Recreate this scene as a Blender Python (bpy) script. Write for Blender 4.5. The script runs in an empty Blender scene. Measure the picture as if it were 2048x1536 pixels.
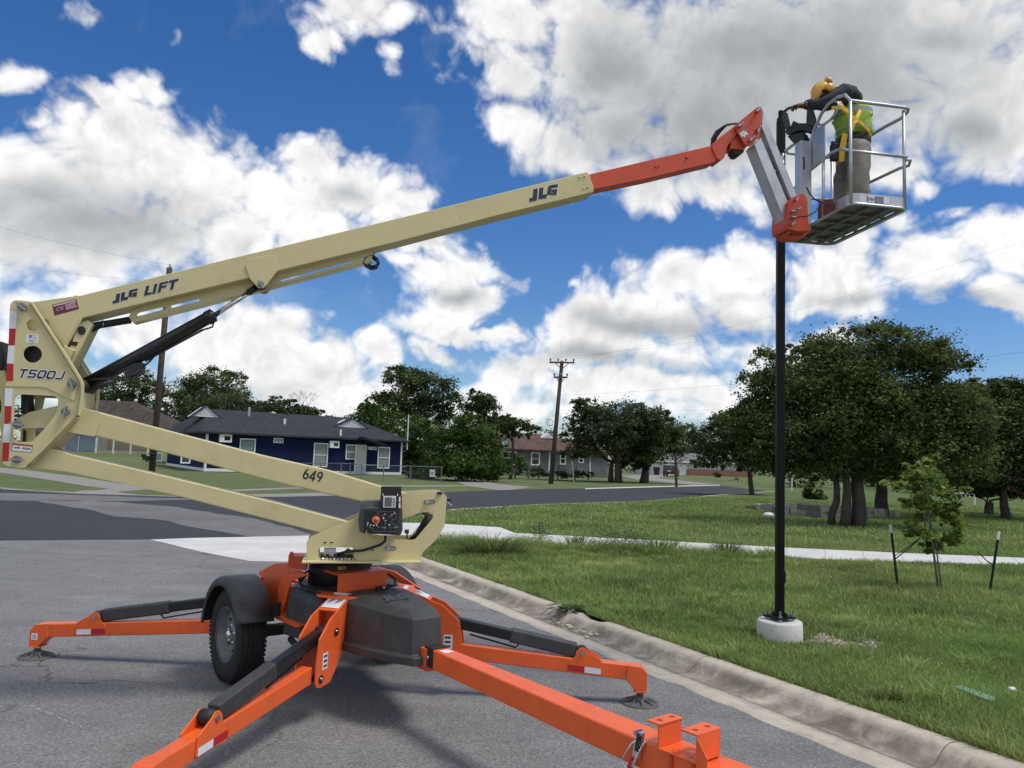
import bpy, math, random
import numpy as np
from mathutils import Matrix, Vector
from mathutils.geometry import tessellate_polygon

random.seed(7); RNG = np.random.default_rng(11)
scene = bpy.context.scene
COL = scene.collection
rad = math.radians

# ------------------------------------------------------------------ camera
F_PX = 1538.0; EYE = 1.85
PITCH = math.atan((915.0 - 768.0) / F_PX); ROLL = 0.036
W_ = np.array([0, math.cos(PITCH), math.sin(PITCH)])
R0 = np.array([1.0, 0, 0]); U0 = np.cross(R0, W_)
R_ = R0 * math.cos(ROLL) + U0 * math.sin(ROLL); U_ = U0 * math.cos(ROLL) - R0 * math.sin(ROLL)
O_ = np.array([0, 0, EYE])
cam_d = bpy.data.cameras.new('camera'); cam = bpy.data.objects.new('camera', cam_d); COL.objects.link(cam)
cam_d.sensor_width = 36; cam_d.lens = F_PX / 2048 * 36; cam_d.clip_start = 0.05; cam_d.clip_end = 6000
mw = Matrix.Identity(4)
for i in range(3):
    mw[i][0] = R_[i]; mw[i][1] = U_[i]; mw[i][2] = -W_[i]; mw[i][3] = O_[i]
cam.matrix_world = mw
scene.camera = cam

# ------------------------------------------------------------------ look
SUN_EL, SUN_AZ = 62.0, 108.0     # degrees; azimuth clockwise from +Y
scene.view_settings.view_transform = 'Standard'; scene.view_settings.look = 'None'
scene.view_settings.gamma = 1.0; scene.view_settings.use_curve_mapping = False
scene.view_settings.exposure = 0.85
scene.cycles.max_bounces = 6; scene.cycles.diffuse_bounces = 3; scene.cycles.transparent_max_bounces = 8
scene.cycles.use_denoising = True

sd = bpy.data.lights.new('sun', 'SUN'); sd.energy = 1.5; sd.angle = rad(17); sd.color = (1, .95, .87)
so = bpy.data.objects.new('sun', sd); COL.objects.link(so)
_az, _el = rad(SUN_AZ), rad(SUN_EL)
sdir = Vector((math.sin(_az) * math.cos(_el), math.cos(_az) * math.cos(_el), math.sin(_el)))
so.rotation_euler = sdir.to_track_quat('Z', 'Y').to_euler(); so.location = sdir * 50

# ------------------------------------------------------------------ world
def ray(x, y): return W_ + R_ * (x - 1024) / F_PX - U_ * (y - 768) / F_PX
def G(x, y, z=0.0):
    d = ray(x, y); return O_ + d * ((z - EYE) / d[2])
def V(x, y, Y):
    d = ray(x, y); return O_ + d * (Y / d[1])

class NT:
    """tiny node-graph writer"""
    def __init__(s, nt): s.nt = nt; s.n = nt.nodes; s.l = nt.links
    def new(s, t, **k):
        n = s.n.new(t)
        for a, b in k.items(): setattr(n, a, b)
        return n
    def put(s, sock, v):
        if hasattr(v, 'is_linked') or hasattr(v, 'links'): s.l.new(v, sock)
        else: sock.default_value = v
    def m(s, op, a, b=None, c=None, clamp=False):
        n = s.new('ShaderNodeMath', operation=op, use_clamp=clamp)
        for i, v in enumerate((a, b, c)):
            if v is not None: s.put(n.inputs[i], v)
        return n.outputs[0]
    def v(s, op, a, b=None, sc=None):
        n = s.new('ShaderNodeVectorMath', operation=op)
        s.put(n.inputs[0], a)
        if b is not None: s.put(n.inputs[1], b)
        if sc is not None: s.put(n.inputs[3], sc)
        return n.outputs['Value'] if op in ('LENGTH', 'DOT_PRODUCT', 'DISTANCE') else n.outputs[0]
    def noise(s, vec, scale, detail=4, rough=.55, dist=0.0, out=0, lac=2.0):
        n = s.new('ShaderNodeTexNoise'); s.put(n.inputs['Vector'], vec)
        n.inputs['Scale'].default_value = scale; n.inputs['Detail'].default_value = detail
        n.inputs['Roughness'].default_value = rough; n.inputs['Distortion'].default_value = dist
        n.inputs['Lacunarity'].default_value = lac
        return n.outputs[out]
    def ramp(s, fac, stops, interp='LINEAR'):
        n = s.new('ShaderNodeValToRGB'); cr = n.color_ramp; cr.interpolation = interp
        while len(cr.elements) < len(stops): cr.elements.new(.5)
        for e, (p, c) in zip(cr.elements, stops):
            e.position = p; e.color = (*c, 1) if len(c) == 3 else c
        s.put(n.inputs[0], fac); return n.outputs[0]
    def mix(s, fac, a, b, blend='MIX'):
        n = s.new('ShaderNodeMix', data_type='RGBA', blend_type=blend, clamp_factor=True)
        s.put(n.inputs[0], fac)
        s.put(n.inputs[6], (*a, 1) if isinstance(a, tuple) and len(a) == 3 else a)
        s.put(n.inputs[7], (*b, 1) if isinstance(b, tuple) and len(b) == 3 else b)
        return n.outputs[2]
    def mr(s, v, a, b, c=0., d=1., smooth=False):
        n = s.new('ShaderNodeMapRange'); n.interpolation_type = 'SMOOTHSTEP' if smooth else 'LINEAR'
        n.clamp = True
        s.put(n.inputs[0], v)
        for i, q in enumerate((a, b, c, d)): s.put(n.inputs[i + 1], q)
        return n.outputs[0]

wd = bpy.data.worlds.new('World'); scene.world = wd; wd.use_nodes = True
g = NT(wd.node_tree); g.n.clear()
geo = g.new('ShaderNodeTexCoord').outputs['Generated']
D3 = g.v('NORMALIZE', geo)
sky = g.new('ShaderNodeTexSky', sky_type='NISHITA', sun_disc=False)
sky.sun_elevation = rad(SUN_EL); sky.sun_rotation = rad(SUN_AZ); sky.altitude = 200
sky.air_density = 1.0; sky.dust_density = .35; sky.ozone_density = 1.6
sep = g.new('ShaderNodeSeparateXYZ'); g.l.new(D3, sep.inputs[0])
dx, dy, dz = sep.outputs
# gnomonic coordinates of the part of the sky in front of the street (u right, w up)
dyc = g.m('MAXIMUM', dy, 0.12)
cmb = g.new('ShaderNodeCombineXYZ')
g.put(cmb.inputs[0], g.m('DIVIDE', dx, dyc)); g.put(cmb.inputs[1], g.m('DIVIDE', dz, dyc)); cmb.inputs[2].default_value = 0
UV = cmb.outputs[0]
warpn = g.noise(D3, 5.5, 3, .5, out=1)
warp = g.v('MULTIPLY', g.v('SUBTRACT', warpn, (.5, .5, .5)), (.17, .13, 0))
warp2 = g.v('MULTIPLY', g.v('SUBTRACT', g.noise(D3, 22, 4, .6, out=1), (.5, .5, .5)), (.045, .04, 0))
UW = g.v('ADD', g.v('ADD', UV, warp), warp2)
def skyuv(x, y):
    d = ray(x, y); return d[0] / d[1], d[2] / d[1]
def field(blobs, coord, sm=.18):
    acc = None
    for (x, y, rx, ry, w) in blobs:
        u, v = skyuv(x, y)
        q = g.v('MULTIPLY', g.v('SUBTRACT', coord, (u, v, 0)), (F_PX / rx, F_PX / ry, 0))
        val = g.m('SUBTRACT', w, g.v('LENGTH', q))
        acc = val if acc is None else g.m('SMOOTH_MAX', acc, val, sm)
    return acc
CL = [(90,360,250,150,1),(280,330,200,140,1),(380,420,170,140,1),(130,470,330,120,1),(470,480,120,90,1),(520,400,90,70,.9),
      (300,150,70,50,.85),(190,185,95,45,.8),(240,230,150,60,.85),
      (640,350,85,75,1),(730,400,120,75,1),(640,430,110,70,1),(820,395,55,40,.9),
      (700,25,130,55,.9),(620,70,60,60,.6),(760,90,60,90,.45),(170,15,110,50,.5),(5,160,90,80,.5),(350,65,60,80,.35),
      (865,545,105,72,1),(900,600,85,42,1),(800,520,60,50,.9),(890,665,130,32,.85),(860,720,70,36,.85),(960,660,70,25,.8),
      (1050,60,160,110,1),(1010,150,110,90,1),(1200,140,250,170,1),(1180,290,150,80,1),(1000,240,80,60,.85),(1420,200,300,190,1),(1700,120,350,240,1),
      (1980,180,220,180,1),(1320,355,150,60,1),(1450,380,110,50,.9),(1840,370,60,45,.75),(1750,330,140,60,.85),(1560,330,160,80,.9),
      (1370,540,130,75,1),(1470,500,70,60,1),(1290,620,180,80,1),(1130,650,90,50,1),(1450,610,120,90,1),(1210,690,210,70,1),
      (1700,540,150,85,1),(1850,520,150,80,1),(1980,480,130,75,1),(2040,590,90,50,.95),(1620,580,80,50,.95),
      (1500,700,160,60,.9),(1640,690,80,50,.9),(1040,740,120,50,.95),(1300,780,260,50,1),(1560,780,200,60,.9),(2040,785,60,28,.8),(1880,60,300,150,1.05),(1960,260,170,110,1),(1560,60,350,150,1),(1480,290,170,110,1),(1240,250,170,100,1),(850,480,80,40,.9),
      (1180,800,200,50,.95),(1430,820,200,50,.95),(980,830,160,40,.9),(1700,800,200,50,.8),(300,780,200,50,.9),(1900,430,60,40,.7),(1800,450,90,50,.8),(250,480,200,110,1),(30,250,60,40,.8),
      (1100,580,50,25,.5),(60,585,110,60,.95),(180,590,140,40,.8),(240,560,60,40,.85),(80,650,150,70,.95),(260,660,120,70,.9),
      (430,700,140,85,1),(540,690,80,60,1),(620,760,130,60,1),(730,720,45,45,.95),(450,800,260,50,.95),(720,800,140,40,.9),(960,790,90,40,.8)]
GR = [(1600,100,420,160,1.05),(1900,250,160,90,.8),(250,470,240,80,.7),(190,440,200,75,1),(100,400,160,80,.7),(1430,230,380,150,1.05),(1250,160,220,110,.85),(1750,180,260,120,.9),(1900,90,200,90,.7),
      (1290,640,230,36,.9),(1200,720,220,26,.8),(880,600,85,26,.8),(700,410,70,36,.5),(1750,590,200,26,.6),(430,760,200,30,.5),(500,560,70,60,.6),(1950,600,120,26,.6)]
fb = field(CL, UW)
nA = g.noise(D3, 6.0, 10, .60, .35)
nB = g.noise(D3, 5.0, 2, .5)
nW = g.noise(D3, 26.0, 6, .62, .6)
def billow(vec):
    acc = None
    for sc, am in ((9., 1.0), (19., .60), (41., .36), (88., .20)):
        v_ = g.m('MULTIPLY', g.m('ABSOLUTE', g.m('SUBTRACT', g.noise(vec, sc, 0, .5), .5)), am * 2)
        acc = v_ if acc is None else g.m('ADD', acc, v_)
    return acc
D3w = g.v('ADD', D3, g.v('MULTIPLY', g.v('SUBTRACT', warpn, (.5, .5, .5)), (.10, .10, .10)))
bl0 = billow(D3w); bl1 = billow(g.v('ADD', D3w, (-.006, .0, .016)))
front = g.mr(dy, .25, .45, smooth=True)
# elsewhere in the sky the same kind of broken cumulus carries on
lown = g.noise(g.v('MULTIPLY', D3, (1, 1, 1.8)), 2.6, 3, .5)
fgen = g.m('MULTIPLY', g.m('SUBTRACT', lown, .47), 5.0)
fmix = g.m('ADD', g.m('MULTIPLY', fb, front), g.m('MULTIPLY', fgen, g.m('SUBTRACT', 1.0, front)))
Fd = g.m('ADD', g.m('ADD', fmix, g.m('MULTIPLY', g.m('SUBTRACT', nA, .5), 2.2)), g.m('MULTIPLY', g.m('SUBTRACT', nW, .5), .22))
Fd = g.m('ADD', Fd, g.m('MULTIPLY', g.m('SUBTRACT', bl0, .42), .85))
alpha = g.mr(Fd, -.20, .50, smooth=True)
# billow relief: the cloud field here against the field a little higher up
up = g.v('ADD', D3, (-.010, .0, .030))
relief = g.m('SUBTRACT', nA, g.noise(up, 6.0, 10, .60, .35))
gf = g.mr(g.m('ADD', field(GR, g.v('ADD', UV, warp), .35), g.m('MULTIPLY', g.m('SUBTRACT', nA, .5), .8)), -.75, 1.0, smooth=True)
deep = g.mr(Fd, .25, 1.5, 0, .10, smooth=True)
soft = g.m('SUBTRACT', 1.0, g.m('MULTIPLY', gf, .72))
shade = g.m('ADD', .95, g.m('MULTIPLY', soft, g.m('ADD', g.m('MULTIPLY', relief, .62), g.m('MULTIPLY', g.m('SUBTRACT', bl0, bl1), .40))))
shade = g.m('SUBTRACT', shade, g.m('ADD', g.m('MULTIPLY', gf, .47), deep))
shade = g.m('MAXIMUM', g.m('MINIMUM', shade, 1.0), .20)
ccol = g.mix(g.mr(shade, .35, .85), (.90, .95, 1.0), (1.0, 1.0, 1.0))
CLOUD_GAIN = 5.7
ccolx = g.v('SCALE', ccol, sc=g.m('MULTIPLY', shade, CLOUD_GAIN))
hs = g.new('ShaderNodeHueSaturation'); hs.inputs['Saturation'].default_value = 1.32; hs.inputs['Value'].default_value = .55
g.put(hs.inputs['Color'], sky.outputs[0])
skyc = g.v('MULTIPLY', hs.outputs[0], (.88, .96, 1.16))
thin = g.m('MULTIPLY', g.mr(g.m('ADD', nA, g.m('MULTIPLY', nB, .6)), .86, 1.15, 0, .16), 1.0)
alphaT = g.m('MAXIMUM', alpha, thin)
final = g.mix(alphaT, skyc, ccolx)
bg = g.new('ShaderNodeBackground'); g.put(bg.inputs[0], final); bg.inputs[1].default_value = 0.1
wo = g.new('ShaderNodeOutputWorld'); g.l.new(bg.outputs[0], wo.inputs[0])
wd.cycles.sampling_method = 'MANUAL'; wd.cycles.sample_map_resolution = 1024

# ------------------------------------------------------------------ materials
def newmat(name):
    m = bpy.data.materials.new(name); m.use_nodes = True
    q = NT(m.node_tree); b = q.n['Principled BSDF']; return m, q, b
def coords(q, kind='Object'): return q.new('ShaderNodeTexCoord').outputs[kind]
def paint(name, col, rough=.4, metal=0., var=.12, scale=3., dirt=None, dirtamt=.35, bump=.0, bscale=60, coat=0., chips=None):
    m, q, b = newmat(name); P = coords(q)
    n = q.noise(P, scale, 5, .6)
    c = q.mix(q.mr(n, .3, .7), tuple(x * (1 - var) for x in col), tuple(min(1, x * (1 + var)) for x in col))
    if dirt:
        n2 = q.noise(P, scale * 2.3, 8, .7)
        c = q.mix(q.mr(n2, .52, .75, 0, dirtamt), c, dirt)
    q.put(b.inputs['Base Color'], c)
    q.put(b.inputs['Roughness'], q.mr(q.noise(P, scale * 5, 3), .3, .7, rough * .85, min(1, rough * 1.2)))
    b.inputs['Metallic'].default_value = metal
    if chips:
        ch = q.noise(P, 46, 3, .7); ln = q.noise(q.v('MULTIPLY', P, (1, 1, 5)), 11, 6, .75)
        c = q.mix(q.mr(ch, .685, .71, 0, .75), c, chips); c = q.mix(q.mr(ln, .60, .68, 0, .38), c, tuple(x * .55 for x in col)); q.put(b.inputs['Base Color'], c)
    if coat: b.inputs['Coat Weight'].default_value = coat
    if bump:
        bn = q.new('ShaderNodeBump'); bn.inputs['Strength'].default_value = bump; bn.inputs['Distance'].default_value = .01
        q.put(bn.inputs['Height'], q.noise(P, bscale, 4)); q.l.new(bn.outputs[0], b.inputs['Normal'])
    return m
CREAM = paint('cream_paint', (.60, .525, .272), .42, var=.05, scale=1.6, dirt=(.30, .26, .15), dirtamt=.34, bump=.08, bscale=180, chips=(.16, .12, .08))
ORANGE = paint('orange_paint', (.80, .125, .026), .38, var=.08, scale=2.5, dirt=(.26, .08, .05), dirtamt=.4, bump=.08, bscale=120, chips=(.09, .045, .03))
ORANGE_D = paint('red_orange_paint', (.56, .066, .022), .45, var=.08, scale=2.5, dirt=(.22, .06, .04), dirtamt=.3)
PLASTIC = paint('black_plastic', (.040, .042, .044), .5, var=.25, scale=3, dirt=(.12, .115, .105), dirtamt=.5, bump=.35, bscale=260)
BLACK = paint('black_paint', (.012, .012, .013), .3, var=.2)
BLACKM = paint('black_matt', (.015, .015, .016), .6, var=.2)
TYRE = paint('tyre_rubber', (.012, .012, .013), .75, var=.3, scale=8, dirt=(.05, .045, .04), dirtamt=.4)
STEEL = paint('galvanised_steel', (.42, .43, .45), .38, 1.0, var=.15, scale=12, dirt=(.25, .25, .26), dirtamt=.4)
ALU = paint('aluminium', (.50, .51, .53), .42, .75, var=.12, scale=6, dirt=(.28, .28, .29), dirtamt=.5)
ALUD = paint('grey_steel', (.20, .21, .22), .5, .5, var=.15, scale=6, dirt=(.12, .12, .12), dirtamt=.5)
CHROME = paint('chrome', (.75, .75, .76), .15, 1.0, var=.05)
PADS = paint('foot_pad_grey', (.13, .135, .13), .6, .2, var=.2, scale=8)
WHITE = paint('white_vinyl', (.72, .73, .75), .4, var=.04)
RED = paint('red_vinyl', (.42, .012, .016), .4, var=.05)
INK = paint('dark_ink', (.022, .024, .03), .45, var=.05)
INKBLUE = paint('grey_blue_ink', (.18, .2, .26), .5, var=.1)
MAROON = paint('maroon_vinyl', (.14, .018, .035), .4, var=.05)
PINK = paint('pale_pink_ink', (.60, .42, .46), .5, var=.05)
WOOD = paint('raw_timber', (.45, .30, .15), .7, var=.2, scale=9)
POLEM = paint('black_gloss_pole', (.003, .003, .0035), .5, var=.2); POLEM.node_tree.nodes['Principled BSDF'].inputs['Specular IOR Level'].default_value = .22
CONC = paint('cast_concrete', (.56, .55, .52), .85, var=.12, scale=4, dirt=(.30, .29, .27), dirtamt=.5, bump=.3, bscale=70)
SCREEN = paint('display_panel', (.10, .12, .12), .2, var=.1)
REDB = paint('red_button', (.70, .04, .02), .35)
PEACH = paint('peach_ring', (.75, .35, .22), .5)

# ------------------------------------------------------------------ mesh builder
def A3(p): return np.array(p, float)
class MB:
    def __init__(s): s.v = []; s.f = []; s.mi = []; s.mats = []; s.m = 0; s.sm = []; s.smooth = False
    def mat(s, m):
        if m not in s.mats: s.mats.append(m)
        s.m = s.mats.index(m); return s
    def add(s, vs, fs):
        o = len(s.v); s.v += [tuple(map(float, p)) for p in vs]
        for f in fs: s.f.append(tuple(i + o for i in f)); s.mi.append(s.m); s.sm.append(s.smooth)
        return s
    def prism(s, poly, ext, holes=()):
        """poly: list of 3-D points (planar), ext: 3-D extrusion vector"""
        rings = [[A3(p) for p in poly]] + [[A3(p) for p in h] for h in holes]
        ext = A3(ext); flat = [p for r in rings for p in r]; n = len(flat)
        tri = tessellate_polygon([[Vector(p) for p in r] for r in rings])
        vs = flat + [p + ext for p in flat]
        a = rings[0]; nrm = np.zeros(3)
        for i in range(len(a)): nrm += np.cross(a[i], a[(i + 1) % len(a)])
        fs = []
        for t in tri:
            q = np.cross(flat[t[1]] - flat[t[0]], flat[t[2]] - flat[t[0]])
            t = tuple(t) if q @ ext < 0 else (t[0], t[2], t[1])
            fs.append(t); fs.append((t[0] + n, t[2] + n, t[1] + n))
        o = 0
        for k, r in enumerate(rings):
            m = len(r); nr = np.zeros(3)
            for i in range(m): nr += np.cross(r[i], r[(i + 1) % m])
            flip = (nr @ ext < 0) != (k > 0)
            for i in range(m):
                j = (i + 1) % m; f = (o + i, o + j, o + j + n, o + i + n)
                fs.append(f if not flip else f[::-1])
            o += m
        return s.add(vs, fs)
    def box(s, c, x, y, z):
        """centre and three half-axis vectors"""
        c, x, y, z = map(A3, (c, x, y, z))
        if np.cross(x, y) @ z < 0: x = -x
        vs = [c + a * x + b * y + d * z for d in (-1, 1) for b in (-1, 1) for a in (-1, 1)]
        return s.add(vs, [(0, 2, 3, 1), (4, 5, 7, 6), (0, 1, 5, 4), (2, 6, 7, 3), (0, 4, 6, 2), (1, 3, 7, 5)])
    def beam(s, p, q, w, h, upv=(0, 0, 1)):
        p, q = A3(p), A3(q); d = q - p; L = np.linalg.norm(d); d = d / L; sd = np.cross(d, A3(upv)); sd /= np.linalg.norm(sd)
        u = np.cross(sd, d); return s.box((p + q) / 2, d * L / 2, sd * w / 2, u * h / 2)
    def tube(s, pts, r, n=8, caps=True, closed=False):
        pts = [A3(p) for p in pts]; m = len(pts)
        rr = r if hasattr(r, '__len__') else [r] * m
        vs = []; prev = None
        for i, p in enumerate(pts):
            d = pts[(i + 1) % m if closed else min(i + 1, m - 1)] - pts[(i - 1) % m if closed else max(i - 1, 0)]; d = d / (np.linalg.norm(d) + 1e-12)
            if prev is None:
                a = np.cross(d, (0, 0, 1)); a = a if np.linalg.norm(a) > 1e-3 else np.cross(d, (1, 0, 0))
            else: a = prev - d * (prev @ d)
            a = a / (np.linalg.norm(a) + 1e-12); prev = a; b = np.cross(d, a)
            for k in range(n):
                t = 2 * math.pi * k / n; vs.append(p + rr[i] * (math.cos(t) * a + math.sin(t) * b))
        fs = []
        for i in range(m if closed else m - 1):
            i2 = (i + 1) % m
            for k in range(n): fs.append((i * n + k, i * n + (k + 1) % n, i2 * n + (k + 1) % n, i2 * n + k))
        if caps and not closed: fs += [tuple(range(n))[::-1], tuple(range((m - 1) * n, m * n))]
        return s.add(vs, fs)
    def cyl(s, p, q, r, n=16, r2=None): return s.tube([p, q], [r, r if r2 is None else r2], n)
    def lathe(s, prof, o, ax, n=32, a0=0., a1=2 * math.pi):
        """prof: (radius, along-axis) pairs"""
        o, ax = A3(o), A3(ax); ax = ax / np.linalg.norm(ax)
        a = np.cross(ax, (0, 0, 1)); a = a if np.linalg.norm(a) > 1e-3 else np.array([1., 0, 0]); a /= np.linalg.norm(a); b = np.cross(ax, a)
        full = abs(a1 - a0 - 2 * math.pi) < 1e-6; cnt = n if full else n + 1; m = len(prof); vs = []
        for i in range(cnt):
            t = a0 + (a1 - a0) * i / n
            for r, h in prof: vs.append(o + ax * h + r * (math.cos(t) * a + math.sin(t) * b))
        fs = []
        for i in range(n):
            j = (i + 1) % cnt
            for k in range(m - 1): fs.append((i * m + k, j * m + k, j * m + k + 1, i * m + k + 1))
        return s.add(vs, fs)
    def ball(s, c, r, n=12, sc=(1, 1, 1), rot=None):
        vs = []; fs = []; h = n // 2
        for i in range(h + 1):
            for k in range(n):
                p = np.array([math.sin(math.pi * i / h) * math.cos(2 * math.pi * k / n), math.sin(math.pi * i / h) * math.sin(2 * math.pi * k / n), math.cos(math.pi * i / h)]) * r * A3(sc)
                if rot is not None: p = np.array(rot) @ p
                vs.append(A3(c) + p)
        for i in range(h):
            for k in range(n): fs.append((i * n + k, (i + 1) * n + k, (i + 1) * n + (k + 1) % n, i * n + (k + 1) % n))
        return s.add(vs, fs)
    def loft(s, r0, r1, cap0=True, cap1=True):
        n = len(r0); fs = [(i, (i + 1) % n, n + (i + 1) % n, n + i) for i in range(n)]
        if cap0: fs.append(tuple(range(n))[::-1])
        if cap1: fs.append(tuple(range(n, 2 * n)))
        return s.add(list(r0) + list(r1), fs)
    def build(s, name, parent=None, mat=None, bevel=0., seg=2, fix=True, **props):
        if mat is not None: s.mats = s.mats or [mat]
        me = bpy.data.meshes.new(name)
        off = wloc(parent) if parent is not None else np.zeros(3)
        if parent is None and props.get('base') is not None: off = A3(props['base'])
        vs = [tuple(A3(p) - off) for p in s.v]
        me.from_pydata(vs, [], s.f)
        for m in s.mats: me.materials.append(m)
        me.polygons.foreach_set('material_index', s.mi)
        me.polygons.foreach_set('use_smooth', s.sm)
        me.update()
        if fix:
            import bmesh
            bm = bmesh.new(); bm.from_mesh(me); bmesh.ops.remove_doubles(bm, verts=bm.verts, dist=1e-6)
            bmesh.ops.recalc_face_normals(bm, faces=bm.faces); bm.to_mesh(me); bm.free()
        o = bpy.data.objects.new(name, me); COL.objects.link(o)
        if parent is not None: o.parent = parent
        else: o.location = off
        if bevel:
            b = o.modifiers.new('bevel', 'BEVEL'); b.width = bevel; b.segments = seg; b.limit_method = 'ANGLE'; b.angle_limit = rad(35)
            b.harden_normals = False
        props.pop('base', None)
        for k, v in props.items(): o[k] = v
        return o
def wloc(o):
    p = np.zeros(3)
    while o is not None: p = p + np.array(o.location); o = o.parent
    return p
def thing(name, label, cat, loc, group=None):
    o = bpy.data.objects.new(name, None); COL.objects.link(o); o.location = tuple(map(float, loc)); o.empty_display_size = .2
    o['label'] = label; o['category'] = cat
    if group: o['group'] = group
    return o
def smooth(mb, on=True): mb.smooth = on; return mb
def vplane(P, D):
    """vertical plane through P (xy) along D; returns hit(x,y,off) and frame"""
    D = A3([D[0], D[1], 0]); D /= np.linalg.norm(D); N = np.array([-D[1], D[0], 0.]); P = A3([P[0], P[1], 0])
    def hit(x, y, off=0.):
        d = ray(x, y); k = ((P - O_) @ N + off) / (d @ N); return O_ + d * k
    return hit, D, N
def text_mesh(body, shear=0., offset=0.):
    cu = bpy.data.curves.new('t', 'FONT'); cu.body = body; cu.size = 1; cu.shear = shear; cu.offset = offset; cu.fill_mode = 'FRONT'
    cu.resolution_u = 3
    return curve_to_arrays(cu)
def poly_curve(polys, offset=0.):
    cu = bpy.data.curves.new('c', 'CURVE'); cu.dimensions = '2D'; cu.fill_mode = 'FRONT'; cu.offset = offset
    for p in polys:
        sp = cu.splines.new('POLY'); sp.points.add(len(p) - 1)
        for i, (x, y) in enumerate(p): sp.points[i].co = (x, y, 0, 1)
        sp.use_cyclic_u = True
    return curve_to_arrays(cu)
def curve_to_arrays(cu):
    ob = bpy.data.objects.new('tmp', cu); COL.objects.link(ob)
    dg = bpy.context.evaluated_depsgraph_get(); dg.update()
    me = bpy.data.meshes.new_from_object(ob.evaluated_get(dg))
    vs = [tuple(v.co) for v in me.vertices]; fs = [tuple(p.vertices) for p in me.polygons]
    bpy.data.objects.remove(ob); bpy.data.curves.remove(cu); bpy.data.meshes.remove(me)
    return vs, fs
def print_on(mb, vf, fn):
    vs, fs = vf; mb.add([fn(v[0], v[1]) for v in vs], fs)
def rect_decal(mb, fn, x0, y0, x1, y1): mb.add([fn(x0, y0), fn(x1, y0), fn(x1, y1), fn(x0, y1)], [(0, 1, 2, 3)])
# ================================================================== SETTING: ground
def lin(a, b, t): return A3(a) * (1 - t) + A3(b) * t
def asphalt(name, base, var, speck=.5, tint=(1, 1, 1), cracks=False):
    m, q, b = newmat(name); P = coords(q)
    big = q.noise(P, .35, 6, .62, .6); mid = q.noise(P, 2.2, 6, .65); fine = q.noise(P, 55, 4, .75); gr = q.new('ShaderNodeTexVoronoi'); q.put(gr.inputs['Vector'], P); gr.inputs['Scale'].default_value = 75
    v = q.m('MULTIPLY', q.mr(big, .25, .75, 1 - var, 1 + var), q.mr(mid, .25, .75, 1 - var * .7, 1 + var * .7))
    v = q.m('MULTIPLY', v, q.mr(fine, .3, .7, 1 - speck, 1 + speck))
    v = q.m('MULTIPLY', v, q.mr(gr.outputs['Color'], 0, 1, .72, 1.28))
    chip = q.new('ShaderNodeTexVoronoi'); q.put(chip.inputs['Vector'], P); chip.inputs['Scale'].default_value = 28
    lt = q.m('MULTIPLY', q.mr(chip.outputs['Distance'], .10, .16, 1, 0), q.mr(q.noise(P, 9, 1), .60, .66, 0, 1))
    v = q.m('ADD', v, q.m('MULTIPLY', lt, .9))
    if cracks:
        wv = q.v('ADD', P, q.v('MULTIPLY', q.v('SUBTRACT', q.noise(P, 1.6, 5, .6, out=1), (.5, .5, .5)), (.9, .9, 0)))
        vo = q.new('ShaderNodeTexVoronoi', feature='DISTANCE_TO_EDGE'); q.put(vo.inputs['Vector'], wv); vo.inputs['Scale'].default_value = .42
        ck = q.m('MULTIPLY', q.mr(vo.outputs['Distance'], .002, .007, 1, 0), q.mr(q.noise(P, .5, 3), .50, .60)); v = q.m('MULTIPLY', v, q.mr(ck, 0, 1, 1, .35))
        oil = q.mr(q.noise(P, 1.1, 3, .5), .66, .74, 0, .32); v = q.m('MULTIPLY', v, q.m('SUBTRACT', 1.0, oil))
        sweep = q.noise(q.v('MULTIPLY', P, (.35, 1.6, 1)), 1.3, 6, .65); v = q.m('MULTIPLY', v, q.mr(sweep, .35, .65, .90, 1.12))
    c = q.v('SCALE', q.v('MULTIPLY', (base, base, base), tint), sc=v)
    q.put(b.inputs['Base Color'], c); b.inputs['Roughness'].default_value = .85
    bn = q.new('ShaderNodeBump'); bn.inputs['Strength'].default_value = .6; bn.inputs['Distance'].default_value = .006
    q.put(bn.inputs['Height'], q.m('ADD', fine, q.m('MULTIPLY', gr.outputs['Distance'], .8))); q.l.new(bn.outputs[0], b.inputs['Normal'])
    return m
ASPH = asphalt('old_grey_asphalt', .178, .16, .5, (1, .995, .975), cracks=True)
ASPHD = asphalt('dark_asphalt', .036, .18, .3, (.93, .98, 1.08))
ASPHM = asphalt('dusty_asphalt', .15, .25, .3, (1, .98, .94))
def concrete(name, base, tint=(1, .97, .90), stain=.5, sc=1.):
    m, q, b = newmat(name); P = coords(q)
    a = q.noise(P, 1.1 * sc, 7, .65); f = q.noise(P, 60, 4, .7); st = q.noise(P, 3.3 * sc, 8, .7, .8)
    v = q.m('MULTIPLY', q.mr(a, .3, .7, .86, 1.12), q.mr(f, .3, .7, .85, 1.15))
    c = q.v('SCALE', q.v('MULTIPLY', (base, base, base), tint), sc=v)
    c = q.mix(q.mr(st, .50, .72, 0, stain), c, tuple(base * t * .45 for t in tint))
    q.put(b.inputs['Base Color'], c); b.inputs['Roughness'].default_value = .9
    bn = q.new('ShaderNodeBump'); bn.inputs['Strength'].default_value = .5; bn.inputs['Distance'].default_value = .006
    q.put(bn.inputs['Height'], q.m('ADD', f, q.m('MULTIPLY', st, 1.5))); q.l.new(bn.outputs[0], b.inputs['Normal'])
    return m
CURBM = concrete('weathered_kerb_concrete', .50, (1, .90, .73), .6, 2.)
WALKM = concrete('new_walk_concrete', .60, (1, .985, .95), .12)
PATHM = concrete('old_path_concrete', .27, (1, .93, .82), .4)
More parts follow.
